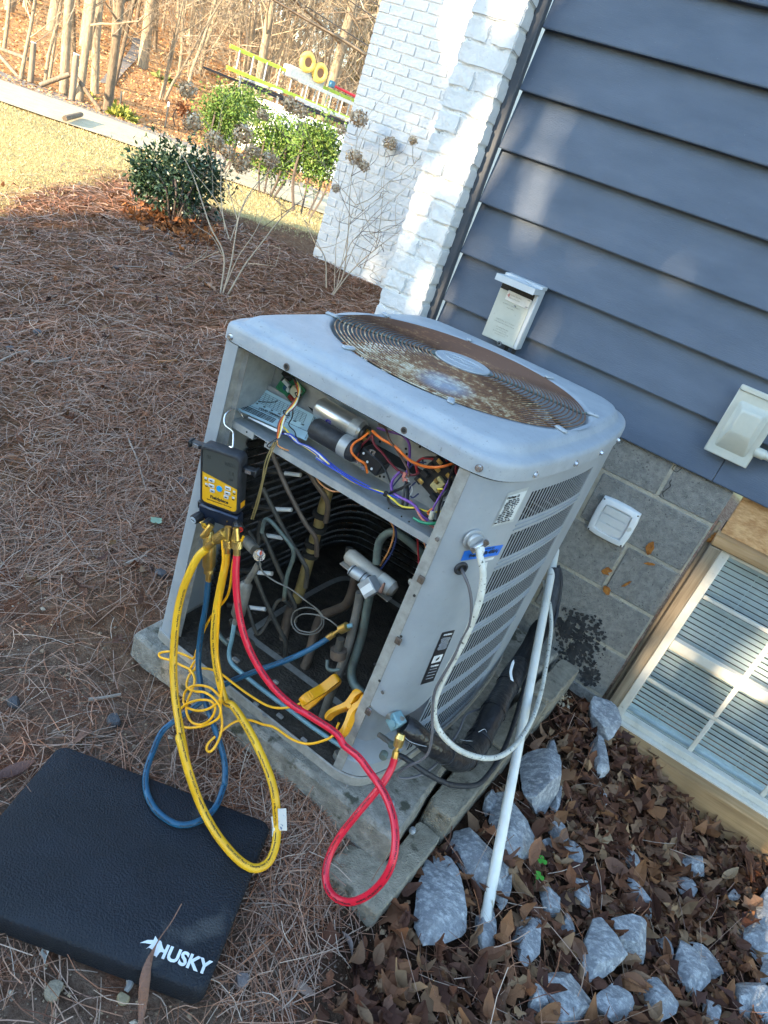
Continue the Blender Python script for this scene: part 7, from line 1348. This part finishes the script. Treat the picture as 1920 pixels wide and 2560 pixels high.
V, Fq = leaves(200, np.random.default_rng(3).normal(0, 1, (200, 2)) * (.22, .12) + b[:2] + np.array([.1, -.12]), (.05, .10), 8, .4, .05, .3); raw('leaves_under_bush', V, Fq, MI('orange_leaf', [(.14, .05, .02), (.30, .12, .04), (.2, .08, .03)], .8))
# ------------------------------------------------------------------ hedge, lawn shrubs behind
def bush(px, dep_, half, n, size, mat, lab_, name='hedge_bush', seed=1, grp=None):
    c = pd(*px, dep_); gz_ = float(terr(c[0], c[1])); s_ = dep_ / FOC; t = thing(name, (c[0], c[1], gz_), lab_, 'bush', grp)
    leafmass('foliage', c, (half[0] * s_, half[0] * s_ * .7, half[1] * s_), n, size, seed, mat, t, .15, lumpy=.45); R_ = random.Random(seed)
    for k in range(6): a = R_.uniform(0, 2 * PI); ob('stem', MB().tube(cat([np.array([c[0] + math.cos(a) * .1, c[1] + math.sin(a) * .1, gz_ - .02]), np.array([c[0] + math.cos(a) * .2, c[1] + math.sin(a) * .2, (gz_ + c[2]) / 2]), c + np.array([math.cos(a), math.sin(a), .3]) * half[0] * s_ * .5], 3), .012, 5), STEMD, t, smooth=60)
    return t
bush((560, 300), 8.6, (75, 66), 5200, .052, HEDGE, 'bright green leafy hedge bush tallest at its left end', seed=1, grp='green hedge bushes in front of the white truck'); bush((690, 372), 8.2, (88, 80), 7200, .052, HEDGE, 'green hedge bush in the middle below the ladders', seed=2, grp='green hedge bushes in front of the white truck'); bush((795, 378), 7.6, (78, 84), 5400, .052, HEDGE, 'green hedge bush touching the far brick wall', seed=3, grp='green hedge bushes in front of the white truck'); bush((610, 262), 9.2, (95, 46), 3800, .052, HEDGE, 'green hedge bush behind the others and a little higher', seed=4, grp='green hedge bushes in front of the white truck')
PINEY = MI('young_pine_needles', [(.10, .14, .02), (.22, .24, .04), (.30, .28, .06), (.16, .17, .03)], .6)
bush((300, 298), 11.5, (38, 24), 500, .16, PINEY, 'small yellow green pine seedling by the road shoulder', 'pine_seedling', 5); bush((222, 262), 12.5, (24, 18), 300, .16, PINEY, 'smaller yellow green pine seedling near the leaning brace', 'pine_seedling', 6); bush((405, 222), 19, (34, 24), 420, .26, MI('dark_pine', [(.03, .06, .012), (.08, .11, .02), (.13, .13, .03)], .6), 'dark green cedar sapling behind the splayed tree', 'cedar_sapling', 7); bush((460, 275), 13, (30, 14), 350, .10, MI('rust_shrub', [(.25, .10, .04), (.40, .2, .1)], .8), 'rusty brown dry shrub beyond the hydrangea heads', 'dry_shrub', 8)
# ------------------------------------------------------------------ bare trees
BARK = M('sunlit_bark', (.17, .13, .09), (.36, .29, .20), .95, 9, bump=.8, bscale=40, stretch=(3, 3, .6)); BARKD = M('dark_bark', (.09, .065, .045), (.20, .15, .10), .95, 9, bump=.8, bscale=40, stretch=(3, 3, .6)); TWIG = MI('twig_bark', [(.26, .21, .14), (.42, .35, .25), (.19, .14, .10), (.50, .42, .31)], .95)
def grow(seed, H, r0, nb=11, depth=3, low=.32, lean=(0, 0), fine=1.0, up=.55):
    R_ = random.Random(seed); T = []; B_ = []
    def seg(L_, P, r_a, r_b): 
        n_ = len(P) - 1
        for i in range(n_): L_.append((P[i], P[i + 1], r_a + (r_b - r_a) * i / n_, r_a + (r_b - r_a) * (i + 1) / n_))
    def line(p, d, L_, k, wob):
        P = [p]; 
        for i in range(k): d = d + np.array([R_.gauss(0, wob), R_.gauss(0, wob), R_.gauss(0, wob) + .04]); d = d / np.linalg.norm(d); P.append(P[-1] + d * L_ / k)
        return P, d
    P, _ = line(np.zeros(3), np.array([lean[0], lean[1], 1.]), H, 9, .05); seg(T, P, r0, r0 * .18)
    def br(P, r_, L_, lev, n_):
        for k in range(n_):
            f = R_.uniform(low if lev == 0 else .2, 1.0); i = min(len(P) - 2, int(f * (len(P) - 1))); q = P[i] + (P[i + 1] - P[i]) * (f * (len(P) - 1) - i); ax_ = P[i + 1] - P[i]; ax_ = ax_ / np.linalg.norm(ax_)
            s_ = np.array([R_.gauss(0, 1) for _ in range(3)]); s_ -= ax_ * (s_ @ ax_); s_ /= np.linalg.norm(s_); d = s_ + ax_ * R_.uniform(.2, 1.0) * up * 1.6; d /= np.linalg.norm(d)
            ll = L_ * R_.uniform(.5, 1.1) * (1.15 - .6 * f if lev == 0 else 1); rr_ = max(.006 * fine, r_ * (1 - .75 * f) * R_.uniform(.18, .42)); Q, _ = line(q, d, ll, 5 if lev < 2 else 3, .16); seg(B_, Q, rr_, rr_ * .3)
            if lev < depth: br(Q, rr_, ll * .52, lev + 1, [7, 5, 4][lev] if lev < 3 else 3)
    br(P, r0, H * .34, 0, nb); return T, B_
def segmesh(name, S, sides, mat):
    A = np.array([s[0] for s in S]); B_ = np.array([s[1] for s in S]); ra = np.array([s[2] for s in S]); rb = np.array([s[3] for s in S]); t = B_ - A; t /= np.linalg.norm(t, axis=1)[:, None] + 1e-9; up_ = np.where(np.abs(t[:, 2:]) < .9, np.array([[0, 0, 1.]]), np.array([[1., 0, 0]])); n1 = np.cross(up_, t); n1 /= np.linalg.norm(n1, axis=1)[:, None]; n2 = np.cross(t, n1); V = []
    for P, r_ in ((A - t * 0, ra), (B_ + t * (rb[:, None] * .3), rb)):
        for k in range(sides): a = 2 * PI * k / sides; V.append(P + (n1 * math.cos(a) + n2 * math.sin(a)) * r_[:, None])
    V = np.stack(V, 1); q = np.array([(k, (k + 1) % sides, sides + (k + 1) % sides, sides + k) for k in range(sides)]); n_ = len(S)
    o = raw(name, V.reshape(-1, 3), (q[None] + (np.arange(n_) * 2 * sides)[:, None, None]).reshape(-1, 4), mat, None, None, True); COL.objects.unlink(o); me = o.data; bpy.data.objects.remove(o); return me
PROTO = []
for sd_, H, r0, nb, low, up_ in ((1, 14, .13, 26, .10, .55), (2, 13, .11, 24, .14, .7), (3, 10, .08, 24, .08, .6), (4, 15, .15, 26, .12, .5), (5, 8, .055, 20, .10, .8)):
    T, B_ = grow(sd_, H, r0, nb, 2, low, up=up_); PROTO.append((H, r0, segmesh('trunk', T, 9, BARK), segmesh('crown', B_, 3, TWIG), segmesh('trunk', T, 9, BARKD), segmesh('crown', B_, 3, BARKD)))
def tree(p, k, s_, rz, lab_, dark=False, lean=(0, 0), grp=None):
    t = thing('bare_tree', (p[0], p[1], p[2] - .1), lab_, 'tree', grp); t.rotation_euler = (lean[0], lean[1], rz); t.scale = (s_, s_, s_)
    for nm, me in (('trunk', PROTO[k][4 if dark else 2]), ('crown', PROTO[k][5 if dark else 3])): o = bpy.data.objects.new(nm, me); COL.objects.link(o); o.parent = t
    return t
def tpx(px, k, wpx, rz, lab_, dark=False, lean=(0, 0)):
    p = hit(*px); dep_ = (p - CAM) @ CF; s_ = min(1.5, wpx / FOC * dep_ / (2 * PROTO[k][1])); return tree(p, k, s_, rz, lab_, dark, lean)
for px, k, wpx, lab_, dk in [((50, 198), 1, 10, 'slim pale tree left of the fence post', 0), ((112, 205), 4, 9, 'thin pale tree between the two fence posts', 0), ((122, 200), 2, 8, 'thinnest sapling between the two fence posts', 0), ((160, 236), 0, 23, 'stout pale tree behind the tall fence post', 0), ((186, 215), 1, 14, 'grey tree just right of the stout pale one', 1), ((198, 252), 3, 20, 'tall pale tree right of the tall fence post', 0), ((238, 236), 0, 21, 'leaning pale tree left of the dark trunk', 0), ((268, 277), 3, 23, 'dark barked tree nearest the road', 1), ((284, 215), 1, 11, 'slender dark tree leaning behind the dark trunk', 1), ((8, 130), 1, 10, 'pale tree at the left edge of the woods', 0)]: tpx(px, k, wpx, hash(lab_) % 6 if False else len(lab_) * .7, lab_, bool(dk))
for j, (dx, rz, ln) in enumerate([(-6, .3, (-.08, .20)), (0, 2.2, (.05, -.05)), (6, 4., (.1, -.22))]): tpx((403 + dx, 250), 4, 7, rz, ['left stem of the splayed small tree by the cedar', 'middle stem of the splayed small tree by the cedar', 'right stem of the splayed small tree by the cedar'][j], False, ln)
R12 = random.Random(12); kinds = ['bare beige tree in the woods on the hill', 'bare dark tree in the woods on the hill']
for j in range(150):
    u_ = R12.uniform(-80, 1050); dd_ = R12.uniform(17, 62); r = ray(u_, 60); h_ = r[:2] / np.linalg.norm(r[:2]); x, y = CAM[0] + h_[0] * dd_, CAM[1] + h_[1] * dd_
    if u_ < 420 and dd_ < 23: continue
    if 520 < u_ < 900 and dd_ < 22: continue
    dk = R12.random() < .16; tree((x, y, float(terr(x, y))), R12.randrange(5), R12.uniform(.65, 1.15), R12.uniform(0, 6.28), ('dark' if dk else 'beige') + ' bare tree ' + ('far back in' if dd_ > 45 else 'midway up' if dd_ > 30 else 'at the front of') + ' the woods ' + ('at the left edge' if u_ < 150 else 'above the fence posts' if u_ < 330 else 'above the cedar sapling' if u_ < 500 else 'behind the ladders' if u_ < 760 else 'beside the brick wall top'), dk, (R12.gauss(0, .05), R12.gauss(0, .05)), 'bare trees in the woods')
# far wood as one mass of twigs and trunks
S = []
for j in range(11000):
    a_ = math.radians(112 + 50 * R12.random() ** 1.2); dd_ = R12.uniform(22, 80)
    if a_ > math.radians(137) and dd_ < 48: continue
    x, y = CAM[0] + dd_ * math.cos(a_), CAM[1] + dd_ * math.sin(a_); z_ = float(terr(x, y)); p = np.array([x, y, z_ + R12.uniform(0, 6)]); d = np.array([R12.gauss(0, .5), R12.gauss(0, .5), R12.uniform(.2, 1)]); d /= np.linalg.norm(d); L_ = R12.uniform(.7, 3.2); q = p + d * L_; S.append((p, q, .016, .006))
    for _ in range(2): e_ = d + np.array([R12.gauss(0, .6) for _ in range(3)]); m = p + (q - p) * R12.uniform(.3, .9); S.append((m, m + e_ * L_ * .4, .009, .004))
fw = bpy.data.objects.new('far_wood', segmesh('far_wood', S, 3, TWIG)); COL.objects.link(fw); fw['kind'] = 'stuff'; fw['label'] = 'far wood of bare beige twigs on the hill'
ev = bush((952, 95), 34, (60, 120), 2200, .5, MI('yellow_evergreen', [(.14, .13, .03), (.26, .22, .06), (.34, .27, .08)], .7), 'yellow green evergreen tree showing beside the brick wall top', 'evergreen_tree', 11)
# ------------------------------------------------------------------ fence
POST = mk_wood('weathered_fence_post', (.10, .075, .05), (.22, .17, .12), (.34, .28, .21), 2)
def postpx(px, hpx, wpx, lab_, dk=False):
    p = hit(*px); dep_ = (p - CAM) @ CF; s_ = dep_ / FOC; t = thing('fence_post', p, lab_, 'fence post', 'old wooden fence posts'); o = ob('post_shaft', MB().tube([p - (0, 0, .2), p + (0, 0, hpx * s_ * .97), p + (0, 0, hpx * s_ * 1.06)], [wpx * s_ / 2, wpx * s_ / 2 * .95, wpx * s_ / 2 * .8], 12), POST, t, smooth=50); ob('post_cap', MB().cyl(p + (0, 0, hpx * s_ * 1.06), p + (0, 0, hpx * s_ * 1.09), wpx * s_ / 2 * .9, 12), MT['white'], t); return p, s_
pA, sA = postpx((76, 207), 82, 15, 'short round fence post farther along the road'); pB, sB = postpx((179, 253), 96, 16, 'tall round fence post with a white top beside the road')
def rail(u0, v0, u1, v1, dep_, r_, lab_, mat=POST):
    a, b = pd(u0, v0, dep_), pd(u1, v1, dep_); o = ob('fence_rail', MB().tube([a, (a + b) / 2, b], r_, 8), mat, None, org=a, smooth=60); prop(o, lab_, 'rail')
dB_ = (pB - CAM) @ CF; dA_ = (pA - CAM) @ CF
rail(187, 188, 252, 278, dB_, .035, 'dark diagonal brace leaning against the tall fence post', BARKD); rail(100, 213, 174, 186, dB_, .038, 'pale brace rising to the left of the tall fence post'); rail(-10, 118, 70, 148, dA_, .032, 'pale top rail left of the short fence post'); rail(-10, 128, 52, 200, dA_, .032, 'pale slanting brace left of the short fence post')
for k, (a, b) in enumerate([((309, 228), (296, 293)), ((421, 253), (412, 320))]):
    p = hit(*b); dep_ = (p - CAM) @ CF; q = pd(*a, dep_); q[:2] = p[:2]; o = ob('wire_fence_stake', MB().tube([p - (0, 0, .1), q], .018, 6), MT['black'], None, org=p); prop(o, ['thin metal fence stake nearer the dark tree', 'thin metal fence stake with a white tip nearer the bushes'][k], 'stake'); 
    if k: w2 = ob('white_tip', MB().tube([q, q - (0, 0, .08)], .02, 6), MT['white'], None, org=q); w2.parent = o; w2.location = (0, 0, 0); w2.data.transform(Matrix.Translation(Vector((q - p).tolist())))
s0_ = hit(160, 310); s1_ = hit(202, 298); o = ob('stick', MB().tube([s0_ + (0, 0, .06), s1_ + (0, 0, .06)], .03, 6), BARKD, None, org=s0_); prop(o, 'dark stick lying across the sunlit drive', 'stick', 'sticks on the ground')
# overhead wires
for k, (a, b) in enumerate([((740, 0), (921, 115)), ((871, 0), (938, 46)), ((926, 0), (952, 18))]):
    A, B_ = pd(*a, 16), pd(*b, 13); d = B_ - A; o = ob('overhead_wire', MB().tube([A - d * 6, A, B_, B_ + d * .35], .012, 5), MT['black'], None, org=A); prop(o, ['lowest overhead wire crossing in front of the woods', 'middle overhead wire near the top of the brick wall', 'highest short overhead wire in the sky corner'][k], 'wire')
# ------------------------------------------------------------------ white utility truck with ladders
LT, RT_ = pd(640, 195, 13.2), pd(905, 318, 15.2); ax_ = RT_ - LT; ax_[2] = 0; ax_ /= np.linalg.norm(ax_); sd2 = np.array([-ax_[1], ax_[0], 0]); gz_ = LT[2] - 1.95; org = LT + ax_ * .2; org[2] = gz_
tk = thing('utility_truck', org, 'white utility truck with a ladder rack half hidden by the hedge', 'truck'); TB = lambda a, b, c: org + ax_ * a + sd2 * b + np.array([0, 0, c])
tw = plain('white_truck_paint', (.74, .74, .72), .35)
ob('truck_body', MB().box(TB(2.3, .0, 1.05), (2.5, .85, .60), ax=(ax_, sd2, (0, 0, 1)), r=.09), tw, tk); ob('truck_cab', MB().box(TB(5.2, .0, .85), (.7, .82, .42), ax=(ax_, sd2, (0, 0, 1)), r=.12), tw, tk)
for a in (.2, 4.4):
    for b in (-.82, .82): wl_ = ob('wheel', MB().cyl(TB(a, b - .1, .34), TB(a, b + .1, .34), .34, 24, bev=.03), MT['blackrub'], tk); ob('wheel_hub', MB().cyl(TB(a, b * 1.13, .34), TB(a, b * 1.15, .34), .18, 16), MT['steel'], wl_)
for a in (.9, 2.6, 4.4): ob('side_window', MB().box(TB(a, -.852, 1.32), (.5, .004, .2), ax=(ax_, sd2, (0, 0, 1))), MT['black'], tk)
for a in (-.1, 1.6, 3.6): 
    for b in (-.75, .75): ob('rack_leg', MB().tube([TB(a, b, 1.55), TB(a, b, 1.86)], .022, 6), MT['galv'], tk)
    ob('rack_bar', MB().tube([TB(a, -.85, 1.87), TB(a, .85, 1.87)], .025, 6), MT['galv'], tk)
for b in (-.8, .8): ob('rack_rail', MB().tube([TB(-.9, b, 1.80), TB(4.4, b, 1.80)], .025, 6), MT['black'], tk)
def ladder(lab_, b, z_, a0, a1, w_, mat, rung):
    t = thing('ladder', TB((a0 + a1) / 2, b, z_), lab_, 'ladder')
    for s_ in (-1, 1): ob('ladder_rail', MB().box(TB((a0 + a1) / 2, b + s_ * .01, z_ + s_ * w_ / 2), ((a1 - a0) / 2, .018, .03), ax=(ax_, sd2, (0, 0, 1)), r=.006), mat, t)
    k = a0 + .2
    while k < a1: ob('rung', MB().tube([TB(k, b, z_ - w_ / 2), TB(k, b, z_ + w_ / 2)], .016, 6), rung, t); k += .3
green = plain('lime_fibreglass', (.30, .42, .03), .45)
ladder('lime green fibreglass ladder on the truck rack', -.45, 2.08, -1.1, 3.4, .34, green, MT['galv']); ladder('silver aluminium ladder on the truck rack', -.72, 2.02, .3, 4.6, .30, MT['galv'], MT['steel'])
hd_ = thing('hand_truck', TB(.6, -.2, 2.2), 'hand truck with two yellow wheels lying on the ladders', 'hand truck'); yel = plain('yellow_tyre', (.75, .50, .10), .6)
for a, c_ in ((.45, 2.52), (.78, 2.44)):
    w3 = ob('wheel', MB().ring(TB(a, -.62, c_), .125, .055, ax=(ax_, (0, 0, 1), sd2), n=28, seg=10), yel, hd_); ob('wheel_rim', MB().cyl(TB(a, -.65, c_), TB(a, -.58, c_), .085, 18), plain('rust_rim', (.2, .09, .04), .7), w3)
ob('frame', MB().box(TB(.55, -.45, 2.27), (.42, .14, .10), ax=(ax_, sd2, (0, 0, 1)), r=.02), MT['galv'], hd_); ob('axle', MB().tube([TB(.45, -.6, 2.5), TB(.6, -.5, 2.3), TB(.78, -.6, 2.44)], .02, 6), MT['steel'], hd_)
sh = thing('red_shovel', TB(2.3, -.7, 2.3), 'red handled shovel strapped on top of the silver ladder', 'shovel'); rd = plain('red_paint', (.5, .02, .03), .4)
ob('handle', MB().tube([TB(1.1, -.72, 2.33), TB(2.3, -.72, 2.30)], .025, 6), rd, sh); ob('blade', MB().box(TB(2.6, -.72, 2.30), (.30, .03, .09), ax=(ax_, sd2, (0, 0, 1)), r=.02), plain('pink_red_blade', (.7, .08, .10), .4), sh); ob('grip', MB().box(TB(1.05, -.72, 2.34), (.06, .05, .06), ax=(ax_, sd2, (0, 0, 1)), r=.02), MT['blue'], sh)
# ------------------------------------------------------------------ the evergreen row behind the photographer that shades the yard
SHL = MI('evergreen_shade_leaf', [(.03, .06, .02), (.06, .10, .03), (.04, .08, .025)], .6)
R7 = random.Random(77)
for k in range(8):
    x = -6.0 + k * 2.15 + R7.uniform(-.3, .3); y = -13.5 + R7.uniform(-.8, .8); z_ = float(terr(x, y)); t = thing('evergreen_tree', (x, y, z_), ['first', 'second', 'third', 'fourth', 'fifth', 'sixth', 'seventh', 'last'][k] + ' broad evergreen from the left in the row shading the yard', 'tree', 'evergreen trees shading the yard')
    ob('trunk', MB().tube([(x, y, z_ - .1), (x + .1, y, z_ + 3), (x, y + .1, z_ + 7.5)], [.16, .12, .03], 8), BARKD, t, smooth=60)
    HOLE[:] = [(-1.72, 2.50, .36, .24), (-1.0, 2.6, .12, .4)]
    for j, (cz_, rx, rz_, n_) in enumerate(((1.1, 1.35, 1.5, 2900), (3.5, 1.3, 1.6, 720), (5.5, 1.25, 1.6, 640), (7.4, .9, 1.4, 300))): leafmass('foliage', (x + R7.uniform(-.2, .2), y, z_ + cz_), (rx, 1.1, rz_), n_, .26 if j == 0 else .85, 300 + k * 5 + j, SHL, t, .1, hang=int(j > 0))

# fallen leaves on the hill
R8 = np.random.default_rng(88); n = 70000; d = 13.5 * (60 / 13.5) ** R8.random(n); a = R8.uniform(math.radians(118), math.radians(170), n); x = CAM[0] + d * np.cos(a); y = CAM[1] + d * np.sin(a); s_ = R8.uniform(.012, .030, n) * (d / 14) ** .8; yw = R8.uniform(0, PI, n); z = terr(x, y) + .01; tl = R8.normal(0, .45, (n, 2))
e1 = np.stack([np.cos(yw) * s_, np.sin(yw) * s_, tl[:, 0] * s_], -1); e2 = np.stack([-np.sin(yw) * s_ * .7, np.cos(yw) * s_ * .7, tl[:, 1] * s_ * .7], -1); P = np.stack([x, y, z + s_ * .3], -1)
raw('fallen_leaves_on_hill', np.stack([P - e1, P - e2, P + e1, P + e2], 1).reshape(-1, 3), np.arange(4 * n).reshape(-1, 4), MI('hill_leaf', [(.26, .12, .05), (.50, .27, .12), (.64, .40, .21), (.38, .19, .08), (.56, .32, .15)], .85))
